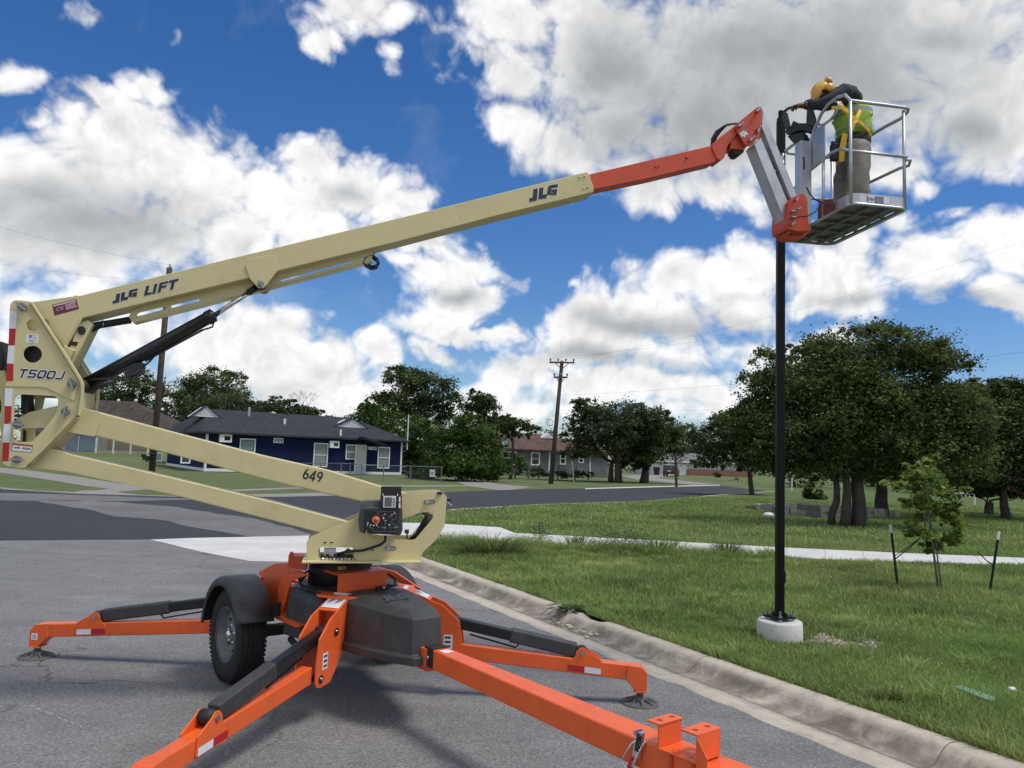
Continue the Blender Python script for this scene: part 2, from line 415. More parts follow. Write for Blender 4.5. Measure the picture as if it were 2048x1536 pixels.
def grassmat(name, c1, c2, c3, leaf=False):
    m, q, b = newmat(name); P = coords(q)
    a = q.noise(P, .22, 4, .6); mm = q.noise(P, 1.3, 5, .65); f = q.noise(P, 28, 4, .75)
    c = q.mix(q.mr(a, .35, .65), c1, c2); c = q.mix(q.mr(mm, .46, .70, 0, .8), c, c3)
    if leaf:
        at = q.new('ShaderNodeAttribute', attribute_name='tone'); tn = at.outputs['Fac']
        c = q.v('SCALE', c, sc=q.mr(tn, 0, 1, .55, 1.5)); c = q.mix(q.mr(tn, .90, .96, 0, .75), c, (.34, .30, .13))
    else:
        c = q.v('SCALE', c, sc=q.mr(f, .25, .75, .45, 1.5))
    q.put(b.inputs['Base Color'], c); b.inputs['Roughness'].default_value = .65 if leaf else .95
    b.inputs['Specular IOR Level'].default_value = .25
    if not leaf:
        bn = q.new('ShaderNodeBump'); bn.inputs['Strength'].default_value = 1; bn.inputs['Distance'].default_value = .05
        q.put(bn.inputs['Height'], f); q.l.new(bn.outputs[0], b.inputs['Normal'])
    else:
        tr = q.new('ShaderNodeBsdfTranslucent'); q.put(tr.inputs[0], q.v('SCALE', c, sc=1.2)); mx = q.new('ShaderNodeMixShader'); mx.inputs[0].default_value = .3
        q.l.new(b.outputs[0], mx.inputs[1]); q.l.new(tr.outputs[0], mx.inputs[2]); q.l.new(mx.outputs[0], q.n['Material Output'].inputs[0])
    return m
GRASS = grassmat('lawn_grass', (.100, .155, .045), (.140, .185, .058), (.080, .125, .036))
GRASSF = grassmat('far_grass', (.125, .165, .060), (.16, .19, .075), (.10, .135, .05))
BLADE = grassmat('grass_blades', (.205, .300, .082), (.315, .360, .125), (.150, .240, .064), leaf=True)
DIRT = concrete('bare_dirt', .26, (1, .86, .70), .7, 3.)

def sheet(name, pts, mat, **kw):
    mb = MB(); mb.mat(mat); P = [A3(p) for p in pts]
    tri = tessellate_polygon([[Vector(p) for p in P]]); fs = []
    for t in tri:
        fs.append(tuple(t) if np.cross(P[t[1]] - P[t[0]], P[t[2]] - P[t[0]])[2] > 0 else (t[0], t[2], t[1]))
    mb.add(P, fs); return mb.build(name, None, fix=False, kind='structure', **kw)
def wob(pts, amp, step=.5, seed=1):
    """walk along the outline and roughen it"""
    r = random.Random(seed); out = []
    for i in range(len(pts)):
        a, b = A3(pts[i]), A3(pts[(i + 1) % len(pts)]); L = np.linalg.norm(b - a); n = max(1, min(60, int(L / step)))
        for k in range(n):
            p = lin(a, b, k / n)
            if k: p = p + A3([r.uniform(-amp, amp), r.uniform(-amp, amp), 0])
            out.append(p)
    return out
sheet('ground', [(-900, -60, -.016), (900, -60, -.016), (900, 1500, -.016), (-900, 1500, -.016)], GRASSF)
# cross street (dark)
cs = [G(-900, 1080), G(0, 1080), G(300, 1079), G(640, 1068), G(895, 1026), G(1080, 1013.5), G(1290, 1006), G(1411, 994.5), G(1545, 984.5), G(1700, 979),
      G(1700, 977), G(1542, 982.5), G(1467, 974), G(1441, 970.5), G(1355, 972.5), G(1280, 974.5), G(1040, 979), G(880, 984.5), G(730, 990), G(560, 993.5), G(340, 993), G(150, 987), G(0, 978), G(-900, 950)]
sheet('cross_street', [(p[0], p[1], 0) for p in cs], ASPHD)
# near street (grey)
E0 = A3([-.907, 11.015, 0]); E1 = A3([2.366, 5.024, 0]); ED = (E1 - E0) / np.linalg.norm(E1 - E0); EN = A3([-ED[1], ED[0], 0]); EN = EN if EN[0] > 0 else -EN
def edge(Y, off=0., z=0.):
    t = (Y - E0[1]) / ED[1]; p = E0 + ED * t + EN * off; p[2] = z; return p
ns = [edge(-30, 0, .004), edge(17.5, 0, .004), G(640, 1100, .004), G(500, 1122, .004), G(400, 1103, .004), G(300, 1079, .004), G(0, 1081, .004), G(-1400, 1090, .004), (-60, -30, .004)]
rg = random.Random(3)
L0 = [edge(-8 + .4 * i, rg.uniform(-.03, .03), .004) for i in range(64)]
sheet('near_street', L0 + ns[2:], ASPH)
# pale swirl of concrete dust / worn strip crossing the dark street
sw = [(75, 1002), (150, 1001), (240, 1004), (330, 1012), (420, 1024), (520, 1040), (600, 1062), (640, 1075), (560, 1080), (490, 1072), (420, 1060), (350, 1046), (300, 1038), (230, 1033), (200, 1025), (130, 1012)]
sheet('worn_street_strip', wob([G(x, y, .004) for x, y in sw], .12, .6, 4), ASPHM)
sw2 = [(-60, 988), (0, 986), (150, 990), (330, 996), (470, 996), (360, 1000), (240, 1002), (100, 1002), (0, 1001), (-60, 1000)]
sheet('dusty_street_edge', wob([G(x, y, .004) for x, y in sw2], .25, .8, 5), ASPHM)
ap = [(300, 1079), (380, 1076), (520, 1073), (620, 1071), (700, 1060), (790, 1050), (880, 1047), (1005, 1055), (1030, 1066), (1030, 1090), (900, 1086), (845, 1095), (800, 1120), (700, 1124), (600, 1124), (500, 1122), (400, 1103)]
sheet('concrete_apron', wob([G(x, y, .008) for x, y in ap], .03, .7, 6), WALKM)
# verge across the street, its old footpath and driveways
vp = [(0, 938), (60, 945), (160, 958), (250, 975), (330, 981), (480, 988), (600, 984), (730, 980), (900, 975), (1000, 968), (1060, 972), (880, 984.4), (730, 989), (560, 992.5), (340, 992), (150, 989), (230, 984), (120, 968), (0, 950)]
sheet('old_footpath', [G(x, y, -.006) for x, y in [(-300, 905), (0, 935), (60, 941), (160, 954), (240, 967), (330, 978), (420, 981), (560, 975.5), (700, 971), (900, 970.5), (960, 971), (960, 972.6), (900, 973), (700, 974), (570, 978.5), (430, 985), (330, 985), (250, 981), (170, 972), (100, 960), (0, 945), (-300, 915)]], PATHM)
sheet('dirt_shoulder', wob([G(x, y, -.009) for x, y in [(0, 974), (70, 981), (150, 984), (250, 974), (330, 980), (440, 990), (700, 984), (880, 979), (900, 986), (700, 993), (500, 998), (300, 1000), (0, 992)]], .2, .8, 9), PATHM)
sheet('grass_strip', [G(x, y, -.003) for x, y in [(235, 984), (290, 979), (350, 981), (470, 988), (340, 991), (280, 989)]], GRASSF)
sheet('house_driveway', [G(x, y, -.004) for x, y in [(885, 953), (910, 953), (1000, 968), (1065, 974), (1010, 982), (935, 972)]], PATHM)
sheet('far_driveway', [G(x, y, -.004) for x, y in [(1240, 951), (1330, 949), (1346, 951), (1312, 956), (1430, 968), (1385, 970), (1270, 958)]], PATHM)
sheet('far_kerb_line', [G(x, y, .004) for x, y in [(1170, 976.5), (1290, 973), (1440, 969.5), (1440, 971), (1290, 974.8), (1170, 978.2)]], WALKM)
sheet('park_drive', [G(x, y, -.004) for x, y in [(1700, 1012), (1900, 1010), (2048, 1018), (2500, 1030), (2500, 1050), (2048, 1038), (1900, 1026), (1700, 1020)]], PATHM)

# kerb and gutter profile swept along the near street: (offset, height)
def kerb():
    prof = [(-.015, .002), (.0, .012), (.20, .003), (.34, -.002), (.39, .012), (.455, .066), (.49, .094), (.53, .110), (.57, .115), (.64, .115), (.66, .05)]
    mb = MB(); mb.mat(CURBM); mb.smooth = True; n = 150; Y0, Y1 = -6., 17.; r = random.Random(5)
    rows = []
    for i in range(n + 1):
        Y = Y0 + (Y1 - Y0) * i / n
        jit = .012 * math.sin(i * 1.7) + r.uniform(-.006, .006); br = 0
        if 8.25 < Y < 8.75: br = -.06 * (1 - abs(Y - 8.5) / .25)
        rows.append([edge(Y, o + (jit if k in (0,) else r.uniform(-.004, .004)), h + (br if h > .05 else 0) + r.uniform(-.0025, .0025)) for k, (o, h) in enumerate(prof)])
    m = len(prof); vs = [p for row in rows for p in row]
    fs = [(i * m + k, i * m + k + 1, (i + 1) * m + k + 1, (i + 1) * m + k) for i in range(n) for k in range(m - 1)]
    mb.add(vs, fs)
    o = mb.build('kerb', None, kind='structure')
    jt = MB(); jt.mat(BLACKM)                                     # open contraction joints and the gutter seam
    for Y in (2.2, 4.9, 6.9, 9.6, 12.3, 15):
        q = [edge(Y, a, h + .003) for a, h in prof[:-1]]
        for a, b in zip(q[:-1], q[1:]):
            e = A3(ED) * .005; jt.add([a - e * .4, a + e * .4, b + e * .4, b - e * .4], [(0, 1, 2, 3)])
    sea = [edge(-4 + .25 * i, .235 + .008 * math.sin(i * .8), .0085) for i in range(80)]
    for a, b in zip(sea[:-1], sea[1:]): jt.add([a, b, b + EN * .007, a + EN * .007], [(0, 1, 2, 3)])
    jo = jt.build('kerb_joint', o, fix=False)
    dm, q, b = newmat('gutter_grime'); P = coords(q); n1 = q.noise(P, 2.2, 8, .7, .6); n2 = q.noise(P, 30, 4, .7)
    uv = q.new('ShaderNodeAttribute', attribute_name='edge').outputs['Fac']
    tr_ = q.new('ShaderNodeBsdfTransparent'); mx = q.new('ShaderNodeMixShader'); q.put(b.inputs['Base Color'], q.mix(n2, (.09, .075, .06), (.20, .17, .135))); b.inputs['Roughness'].default_value = .95
    q.put(mx.inputs[0], q.m('MULTIPLY', q.mr(q.m('ADD', n1, q.m('MULTIPLY', n2, .25)), .50, .74, 0, .7), q.mr(uv, 0, .6))); q.l.new(tr_.outputs[0], mx.inputs[1]); q.l.new(b.outputs[0], mx.inputs[2]); q.l.new(mx.outputs[0], q.n['Material Output'].inputs[0])
    gm = MB(); gm.mat(dm); gp = [(.14, .0062), (.20, .003), (.34, -.002), (.39, .012), (.455, .066), (.49, .094), (.53, .110)]; ge = [0, .25, .9, .9, .6, .2, 0]; Ys = np.linspace(-4, 16.5, 84); m = len(gp)
    vs = [edge(Y, a, h) + A3([0, 0, .009]) - EN * .006 for Y in Ys for a, h in gp]; gm.smooth = True
    gm.add(vs, [(i * m + k, i * m + k + 1, (i + 1) * m + k + 1, (i + 1) * m + k) for i in range(83) for k in range(m - 1)]); go = gm.build('gutter_grime', None, fix=False, kind='structure')
    at = go.data.attributes.new('edge', 'FLOAT', 'POINT'); at.data.foreach_set('value', np.tile(ge, 84).astype(np.float32))
kerb()
# cracked spall and litter at the broken kerb
mb = MB(); mb.mat(CURBM); r = random.Random(8)
for i in range(46):
    p = edge(8.5 + r.gauss(0, .22), .40 + r.gauss(0, .10), .01); s_ = r.uniform(.008, .028)
    a = r.uniform(0, 3); mb.box(p + A3([0, 0, s_ * .3]), A3([math.cos(a), math.sin(a), 0]) * s_, A3([-math.sin(a), math.cos(a), .2]) * s_ * .7, A3([0, -.2, 1]) * s_ * .4)
mb.build('kerb_rubble', None, kind='stuff')

# lawn sheet at kerb height; the footway lies on it
LZ = .105
lawn = [edge(-12, .65, LZ), edge(0, .65, LZ), edge(6, .65, LZ), edge(11, .65, LZ), edge(17, .65, LZ), G(760, 1045, LZ), G(895, 1022, LZ), G(1080, 1010, LZ), G(1290, 1003, LZ), G(1411, 992, LZ), G(1545, 982, LZ), G(1700, 975, LZ), G(2600, 985, LZ), (60, -12, LZ)]
lawn = [A3(p) for p in lawn]
sheet('lawn', lawn, GRASS)
mb = MB(); mb.mat(CURBM)
le = [G(x, y, 0) for x, y in [(895, 1026), (1080, 1014.5), (1290, 1007.3), (1411, 995.5), (1545, 985.3)]]
for a, b in zip(le[:-1], le[1:]):
    d = (b - a) / np.linalg.norm(b - a); nn = A3([d[1], -d[0], 0]); nn = nn if nn[1] < 0 else -nn
    mb.box((a + b) / 2 + nn * .09 + A3([0, 0, .05]), d * np.linalg.norm(b - a) / 2, nn * .09, (0, 0, .065))
mb.build('far_kerb', None, kind='structure')
def walk():
    top = [(740, 1044), (870, 1046.5), (1000, 1054.5), (1030, 1066), (1300, 1080), (1560, 1094.5), (1800, 1105.5), (2048, 1115.5), (2700, 1142)]
    bot = [(2700, 1160), (2048, 1131), (1800, 1124), (1560, 1115), (1300, 1103), (1030, 1090), (868, 1081), (760, 1082)]
    P = [G(x, y, LZ + .012) for x, y in top + bot]
    o = sheet('footway', P, WALKM)
    jt = MB(); jt.mat(CURBM)
    for k in range(1, 22):
        xa = 900 + k * 75; ya = np.interp(xa, [p[0] for p in top], [p[1] for p in top]); a = G(xa, ya, LZ + .015)
        xb = xa - 30 + (xa - 1024) * .05; yb = np.interp(xb, [p[0] for p in bot[::-1]], [p[1] for p in bot[::-1]]); b = G(xb, yb, LZ + .015)
        e = A3([.012, 0, 0]); jt.add([a - e, a + e, b + e, b - e], [(0, 1, 2, 3)])
    j = jt.build('footway_joint', o, fix=False)
    return P
WALKP = walk()
sheet('bare_patch', wob([G(x, y, LZ + .004) for x, y in [(1606, 1262), (1660, 1256), (1720, 1268), (1775, 1290), (1745, 1310), (1700, 1316), (1640, 1298), (1606, 1284)]], .03, .12, 12), DIRT)
mb = MB(); r = random.Random(21)
for i in range(150):
    x = r.uniform(1612, 1760); y = 1266 + (x - 1612) * .2 + r.gauss(8, 9); p = G(x, y, LZ + .01); s_ = r.uniform(.006, .02); a = r.uniform(0, 3)
    mb.mat(WOOD if r.random() < .5 else CONC); mb.box(p, A3([math.cos(a), math.sin(a), 0]) * s_ * 1.6, A3([-math.sin(a), math.cos(a), .2]) * s_ * .5, (0, 0, s_ * .3))
mb.build('wood_chips', None, kind='stuff')

# ---- grass blades (uncountable) -------------------------------------------------
def inpoly(x, y, poly):
    c = np.zeros(len(x), bool); n = len(poly)
    for i in range(n):
        x0, y0 = poly[i][0], poly[i][1]; x1, y1 = poly[(i + 1) % n][0], poly[(i + 1) % n][1]
        cond = ((y0 > y) != (y1 > y)) & (x < (x1 - x0) * (y - y0) / ((y1 - y0) + 1e-12) + x0); c ^= cond
    return c
def hashn(x, y, s):
    return .5 + .25 * np.sin(x * s + 1.3 * np.sin(y * s * .7)) + .25 * np.sin(y * s * 1.13 + 1.7 * np.sin(x * s * .6 + 2))
def blades(name, n, y0, y1, h, w, lawnpoly, excl, z, dens=None, seed=0, hv=.5, lean=.6):
    rg = np.random.default_rng(seed); xs = []; ys = []; got = 0
    while got < n:
        Y = np.sqrt(rg.uniform(y0 ** 2, y1 ** 2, n)); X = Y * rg.uniform(-.75, .90, n)
        ok = inpoly(X, Y, lawnpoly)
        for e in excl: ok &= ~e(X, Y)
        if dens is not None: ok &= rg.random(n) < dens(X, Y)
        xs.append(X[ok]); ys.append(Y[ok]); got += ok.sum()
    X = np.concatenate(xs)[:n]; Y = np.concatenate(ys)[:n]
    tone = np.clip(hashn(X, Y, 1.9) * .5 + rg.normal(.28, .2, n), 0, .89); dry = rg.random(n) < .03 + .22 * (hashn(X * .7 + 3, Y * .9, 1.1) > .78); tone[dry] = 1
    H = h * (1 - hv + 2 * hv * rg.random(n)) * (.7 + .6 * hashn(X, Y, 4.1)); Wd = w * (.7 + .6 * rg.random(n))
    a = rg.uniform(0, 2 * np.pi, n); la = rg.uniform(0, 2 * np.pi, n); ll = lean * H * (.3 + rg.random(n))
    cx, sx = np.cos(a), np.sin(a); vx = np.empty((n, 5, 3))
    for k, (t, ww, lf) in enumerate([(0, 1, 0), (0, -1, 0), (.55, .8, .35), (.55, -.8, .35), (1, 0, 1)]):
        vx[:, k, 0] = X + cx * Wd * .5 * ww + np.cos(la) * ll * lf; vx[:, k, 1] = Y + sx * Wd * .5 * ww + np.sin(la) * ll * lf
        vx[:, k, 2] = z - .005 + H * t * (1 - .25 * lean * t)
    me = bpy.data.meshes.new(name); me.vertices.add(n * 5); me.vertices.foreach_set('co', vx.ravel())
    base = (np.arange(n) * 5)[:, None]
    quads = base + np.array([0, 1, 3, 2]); tris = base + np.array([2, 3, 4])
    loops = np.concatenate([quads, tris], 1).ravel(); me.loops.add(len(loops)); me.loops.foreach_set('vertex_index', loops)
    ls = (np.arange(n) * 7)[:, None] + np.array([0, 4]); lt = np.tile([4, 3], n)
    me.polygons.add(2 * n); me.polygons.foreach_set('loop_start', ls.ravel()); me.polygons.foreach_set('loop_total', lt)
    me.update(); at = me.attributes.new('tone', 'FLOAT', 'POINT'); at.data.foreach_set('value', np.repeat(tone, 5))
    me.materials.append(BLADE); o = bpy.data.objects.new(name, me); COL.objects.link(o); o['kind'] = 'stuff'
    return o
WP = [(p[0], p[1]) for p in WALKP]
pb = G(1561, 1287, LZ)
def ex_pole(X, Y): return (X - POLE[0]) ** 2 + (Y - POLE[1]) ** 2 < .235 ** 2
POLE = A3([pb[0], pb[1] + .22, LZ]); POLE[0] = pb[0] * POLE[1] / pb[1] - .010
def ex_walk(X, Y): return inpoly(X, Y, WP)
bp = G(1690, 1285, LZ)
def ex_patch(X, Y): return ((X - bp[0]) / (.44 + .1 * np.sin(Y * 31))) ** 2 + ((Y - bp[1] + .1 * (X - bp[0])) / (.27 + .08 * np.sin(X * 23))) ** 2 < 1
EX = [ex_pole, ex_walk]
blades('near_grass', 100000, 3.6, 8.5, .055, .0065, lawn, EX, LZ, seed=1, dens=lambda X, Y: np.where(ex_patch(X, Y), .03, .5 + .5 * hashn(X, Y, 2.7)))
blades('middle_grass', 116000, 8.5, 17.9, .07, .011, lawn, EX, LZ, seed=2, dens=lambda X, Y: .45 + .55 * hashn(X, Y, 2.3))
blades('far_lawn_grass', 88000, 17.9, 42, .08, .026, lawn, EX, LZ, seed=3)
rt = np.random.default_rng(77); TC = np.array([(edge(y_, o_)[0], y_) for y_, o_ in zip(rt.uniform(4, 17, 260), rt.uniform(.75, 11, 260))])
def near_tuft(X, Y):
    m = np.zeros(len(X))
    for tx_, ty_ in TC: m = np.maximum(m, np.exp(-((X - tx_) ** 2 + (Y - ty_) ** 2) / (.10 ** 2)))
    return m
blades('tussock_grass', 26000, 4, 17, .115, .009, lawn, EX, LZ, seed=9, dens=near_tuft, lean=1.0)
# longer fringe along the kerb and by the footway
blades('kerb_fringe_grass', 9000, 3.6, 12, .085, .007, [edge(2, .64), edge(13, .64), edge(13, .80), edge(2, .80)], [], LZ, seed=4, lean=.9)
wb = [(x, y) for x, y, _ in [G(868, 1086, LZ), G(1030, 1093, LZ), G(1300, 1105, LZ), G(1560, 1117, LZ), G(1560, 1123, LZ), G(1300, 1112, LZ), G(1030, 1100, LZ), G(860, 1092, LZ)]]
blades('footway_fringe_grass', 7000, 14, 20, .20, .012, wb, [], LZ, seed=5, lean=.8)

# chalk scuffs, grit and leaf litter lying about
mb = MB(); mb.mat(paint('chalk_white', (.6, .6, .58), .9)); r = random.Random(31)
for k in range(70):
    t = r.random(); p = G(58 + 105 * t + r.gauss(0, 1.2), 1409 + 45 * t + r.gauss(0, 1.0), .007); w = r.uniform(.003, .008); a = r.uniform(0, 3); d = A3([math.cos(a), math.sin(a), 0]) * w
    mb.add([p - d, p + A3([-d[1], d[0], 0]) * .6, p + d, p - A3([-d[1], d[0], 0]) * .6], [(0, 1, 2, 3)])
mb.build('chalk_scuff', None, fix=False, kind='stuff')
mb = MB(); LM = [paint('dead_leaf_tan', (.26, .19, .09), .8), paint('grit_pale', (.42, .40, .36), .9), paint('dead_leaf_brown', (.10, .065, .04), .8), DIRT]
for k in range(1500):
    on = r.random() < .45
    if on: Y = r.uniform(3.6, 14); o_ = r.gauss(.28, .12) if r.random() < .6 else -r.expovariate(.55); p = edge(Y, min(o_, .38), .009 + (.004 if o_ > 0 else 0)); s_ = r.uniform(.002, .007)
    else: Y = r.uniform(4, 17); p = edge(Y, r.uniform(.7, 9), LZ + r.uniform(.02, .06)); s_ = r.uniform(.006, .016)
    mb.mat(LM[1] if on and r.random() < .7 else LM[r.choice((0, 0, 2))]); a = r.uniform(0, 3); d = A3([math.cos(a), math.sin(a), r.uniform(-.3, .3)]) * s_; e = A3([-d[1], d[0], d[0] * .5]) * .55
    mb.add([p - d, p - e, p + d, p + e], [(0, 1, 2, 3)])
mb.build('leaf_litter', None, fix=False, kind='stuff')
# ================================================================== BOOM LIFT
C2 = A3([-1.14, 5.93, 0]); TV = A3([.635, -.773, 0]); SV = A3([.773, .635, 0]); CM = C2 + .15 * SV
def M(a, b, z): p = CM + a * TV + b * SV; return A3([p[0], p[1], z])
UZ = A3([0, 0, 1.])
lift = thing('boom_lift', 'orange and cream trailer mounted boom lift on spread outriggers, boom raised over the kerb', 'boom lift', CM)
TH = rad(12)
BP, BD, BN = vplane(C2, (math.cos(TH), math.sin(TH)))
def bpoly(pts, off): return [BP(x, y, off) for x, y in pts]
def bplate(mb, pts, off, th, holes=()): return mb.prism(bpoly(pts, off), BN * th, [bpoly(h, off) for h in holes])
def circ(x, y, rx, ry=None, n=20): return [(x + rx * math.cos(2 * math.pi * k / n), y + (ry or rx) * math.sin(2 * math.pi * k / n)) for k in range(n)]
def pinhead(parent, x, y, off, r=.022, ang=None, L=.07, name='pin'):
    """pin end with its keeper bar"""
    mb = MB(); mb.mat(ALUD); c = BP(x, y, off); mb.cyl(c, c - BN * .028, r, 14)
    if ang is not None:
        d = BD * math.cos(ang) + UZ * math.sin(ang); mb.mat(STEEL); mb.beam(c - d * L * .42 - BN * .034, c + d * L * .42 - BN * .034, .009, .007, upv=BN)
        for s in (-1, 1): mb.cyl(c + s * d * L * .42 - BN * .01, c + s * d * L * .42 - BN * .042, .007, 8)
    return mb.build(name, parent)

def ribbon(pts, w):
    pts = [A3([*p, 0]) for p in pts]; n = len(pts); L = []; Rr = []
    for i, p in enumerate(pts):
        d0 = pts[i] - pts[i - 1] if i else pts[1] - pts[0]; d1 = pts[i + 1] - pts[i] if i < n - 1 else d0
        d0 = d0 / np.linalg.norm(d0); d1 = d1 / np.linalg.norm(d1); b = d0 + d1; b = b / (np.linalg.norm(b) + 1e-9); nn = A3([-b[1], b[0], 0]); k = w / 2 / max(.5, abs(nn @ A3([-d0[1], d0[0], 0])))
        L.append(p + nn * k); Rr.append(p - nn * k)
    return [tuple(p) for p in L + Rr], [(i, i + 1, n + i + 1, n + i) for i in range(n - 1)]
def arc(cx, cy, rx, ry, a0, a1, n=14): return [(cx + rx * math.cos(rad(a0 + (a1 - a0) * k / n)), cy + ry * math.sin(rad(a0 + (a1 - a0) * k / n))) for k in range(n + 1)]
DIG = {'6': [arc(.30, .30, .20, .22, 0, 360, 20), arc(.46, .30, .36, .62, 112, 180, 8) + [(.10, .30)]], '9': [arc(.30, .68, .20, .22, 0, 360, 20), arc(.14, .68, .36, .62, -68, 0, 8)], '4': [[(.42, 0), (.42, .93)], [(.44, .90), (.08, .32)], [(.02, .26), (.60, .26)]]}
OCT = {'T': [[(.0, .90), (.80, .90)], [(.40, .90), (.40, 0)]], '5': [[(.78, .90), (.10, .90), (.10, .52), (.62, .52), (.74, .42), (.74, .20), (.62, .10), (.02, .10)]],
       '0': [[(.20, .10), (.62, .10), (.74, .22), (.74, .78), (.62, .90), (.20, .90), (.08, .78), (.08, .22), (.20, .10), (.40, .10)]], 'J': [[(.70, .98), (.70, .24), (.58, .10), (.02, .10)]]}
def stroke_word(word, font, w, adv, shear=0.):
    vs = []; fs = []; x0 = 0
    for c_ in word:
        for pl_ in font[c_]:
            v, f = ribbon(pl_, w); o = len(vs); vs += [(p[0] + x0 + p[1] * shear, p[1], 0) for p in v]; fs += [tuple(i + o for i in q_) for q_ in f]
        x0 += adv
    return vs, fs
# ---- chassis ------------------------------------------------------------
ch = MB(); ch.mat(ORANGE)
deck = [(-1.0, -.34), (-.55, -.30), (-.28, -.33), (-.05, -.42), (.10, -.34), (.22, -.23), (.30, -.15), (.30, .15), (.22, .23), (.10, .34), (-.05, .42), (-.28, .33), (-.55, .30), (-1.0, .34)]
ch.prism([M(a, b, .775) for a, b in deck], (0, 0, .022))
ch.box(M(-.3, 0, .58), TV * .70, SV * .12, UZ * .15)
ch.box(M(.55, 0, .49), TV * .33, SV * .06, UZ * .06)
chassis = ch.build('chassis', lift, bevel=.004)
tb = MB(); tb.mat(ORANGE)                                         # channel under the turntable
for (a0, a1, b0, b1) in ((-.30, -.02, -.27, .15),):
    tb.prism([M(a1, b0, .797), M(a1, b1, .797), M(a1, b1, .925), M(a1, b0, .925)], -TV * .012)
    tb.prism([M(a0, b0, .797), M(a0, b1, .797), M(a0, b1, .925), M(a0, b0, .925)], TV * .012)
    tb.prism([M(a0, b0, .925), M(a1, b0, .925), M(a1, b1, .925), M(a0, b1, .925)], (0, 0, .012))
tb.build('mounting_channel', lift, bevel=.004)
wd_ = MB(); wd_.mat(WOOD); wd_.box(M(-.17, -.16, .957), (TV * .6 - SV * .8) * .05, (TV * .8 + SV * .6) * .02, UZ * .014); wd_.build('wooden_chock', lift, bevel=.003)
HIT, HD, HN = vplane(M(0, -.50, 0), TV)
fin = MB(); fin.mat(ORANGE)
def hp(pts, off): return [HIT(x, y, off) for x, y in pts]
fin.prism(hp([(516, 1144), (549, 1127), (574, 1126), (612, 1149), (576, 1153), (556, 1172), (555, 1235), (541, 1227), (533, 1180)], .10), HN * .02)
fin.prism(hp([(556, 1172), (571, 1151), (596, 1147), (618, 1150), (600, 1155), (581, 1163), (562, 1232), (554, 1228)], .04), HN * .012)
fin.prism(hp([(543, 1225), (562, 1232), (600, 1252), (592, 1256), (556, 1240), (542, 1232)], 0), HN * .2)
fin.build('side_frame', lift, bevel=.003)
fin2 = MB(); fin2.mat(ORANGE)
fin2.prism([M(-1.0, .50, .45), M(-1.0, .50, .78), M(-.8, .50, .84), M(-.5, .5, .84), (M(-.1, .5, .76)), M(-.3, .5, .5)], SV * .02)
fin2.build('side_frame', lift, bevel=.003)
rb = MB(); rb.mat(ORANGE_D)
bplate(rb, [(575, 1134), (577, 1113), (613, 1113), (613, 1142), (597, 1138)], .10, .22)
bplate(rb, [(576, 1114), (581, 1103), (586, 1104), (588, 1114)], .10, .012); bplate(rb, [(585, 1108), (613, 1107), (613, 1113), (586, 1113)], .30, .02)
rb.build('rear_bracket', lift, bevel=.003)
sl = MB(); sl.mat(BLACKM); sl.smooth = True
sl.lathe([(0, 0), (.25, 0), (.25, .16), (.23, .20), (0, .20)], M(-.40, -.06, .80), UZ, 40); sl.build('slewing_ring', lift)

def mirrored(rings, sgn): return [[M(a, b * sgn, z) for a, b, z in r] for r in rings]
def shell(name, rings, sgn, capbot=False, dec=None):
    mb = MB(); mb.mat(PLASTIC); rr = mirrored(rings, sgn); n = len(rr[0])
    vs = [p for r in rr for p in r]; fs = []
    for k in range(len(rr) - 1):
        for i in range(n): fs.append((k * n + i, k * n + (i + 1) % n, (k + 1) * n + (i + 1) % n, (k + 1) * n + i))
    fs.append(tuple(range(n))); fs.append(tuple(range((len(rr) - 1) * n, len(rr) * n))[::-1])
    mb.add(vs, fs); return mb
tank = [[(-.44, -.50, .44), (-.74, -.29, .44), (-.46, -.13, .44), (-.16, -.13, .44), (-.02, -.24, .44), (.02, -.43, .44)],
        [(-.42, -.47, .76), (-.72, -.27, .77), (-.46, -.13, .77), (-.16, -.13, .76), (-.02, -.27, .74), (.03, -.43, .73)],
        [(-.40, -.43, .80), (-.68, -.26, .82), (-.46, -.14, .83), (-.18, -.16, .83), (-.06, -.27, .80), (-.04, -.39, .78)]]
for sg in (-1, 1): shell('tank_cover', tank, -sg).build('tank_cover', lift, bevel=.018, seg=3)
fc0 = [(.86, 0), (.84, -.13), (.62, -.235), (.32, -.315), (-.02, -.345), (-.10, -.20), (-.10, .20), (-.02, .345), (.32, .315), (.62, .235), (.84, .13)]
fr_ = [[(a * 1.0, b, .435) for a, b in fc0], [(a, b, .49) for a, b in fc0], [(a - .035 if a > 0 else a, b * .93, .50) for a, b in fc0],
       [(.80, 0, .735), (.785, -.115, .733), (.56, -.205, .745), (.28, -.275, .76), (.00, -.31, .77), (-.06, -.18, .785), (-.06, .18, .785), (.0, .31, .77), (.28, .275, .76), (.56, .205, .745), (.785, .115, .733)],
       [(.70, 0, .775), (.68, -.09, .772), (.50, -.15, .79), (.26, -.20, .81), (.05, -.26, .80), (.03, -.12, .815), (.03, .12, .815), (.05, .26, .80), (.26, .20, .81), (.50, .15, .79), (.68, .09, .772)]]
fcov = shell('front_cover', fr_, 1)
fco = fcov.build('front_cover', lift, bevel=.028, seg=4)
for a_, b_, z_ in ():
    fb_ = MB(); fb_.mat(STEEL); pp = M(a_, b_, z_); oo = (SV * (1 if b_ > 0 else -1) * .96 + TV * .25); fb_.cyl(pp - oo * .02, pp + oo * .012, .009, 8); fb_.build('cover_bolt', fco)
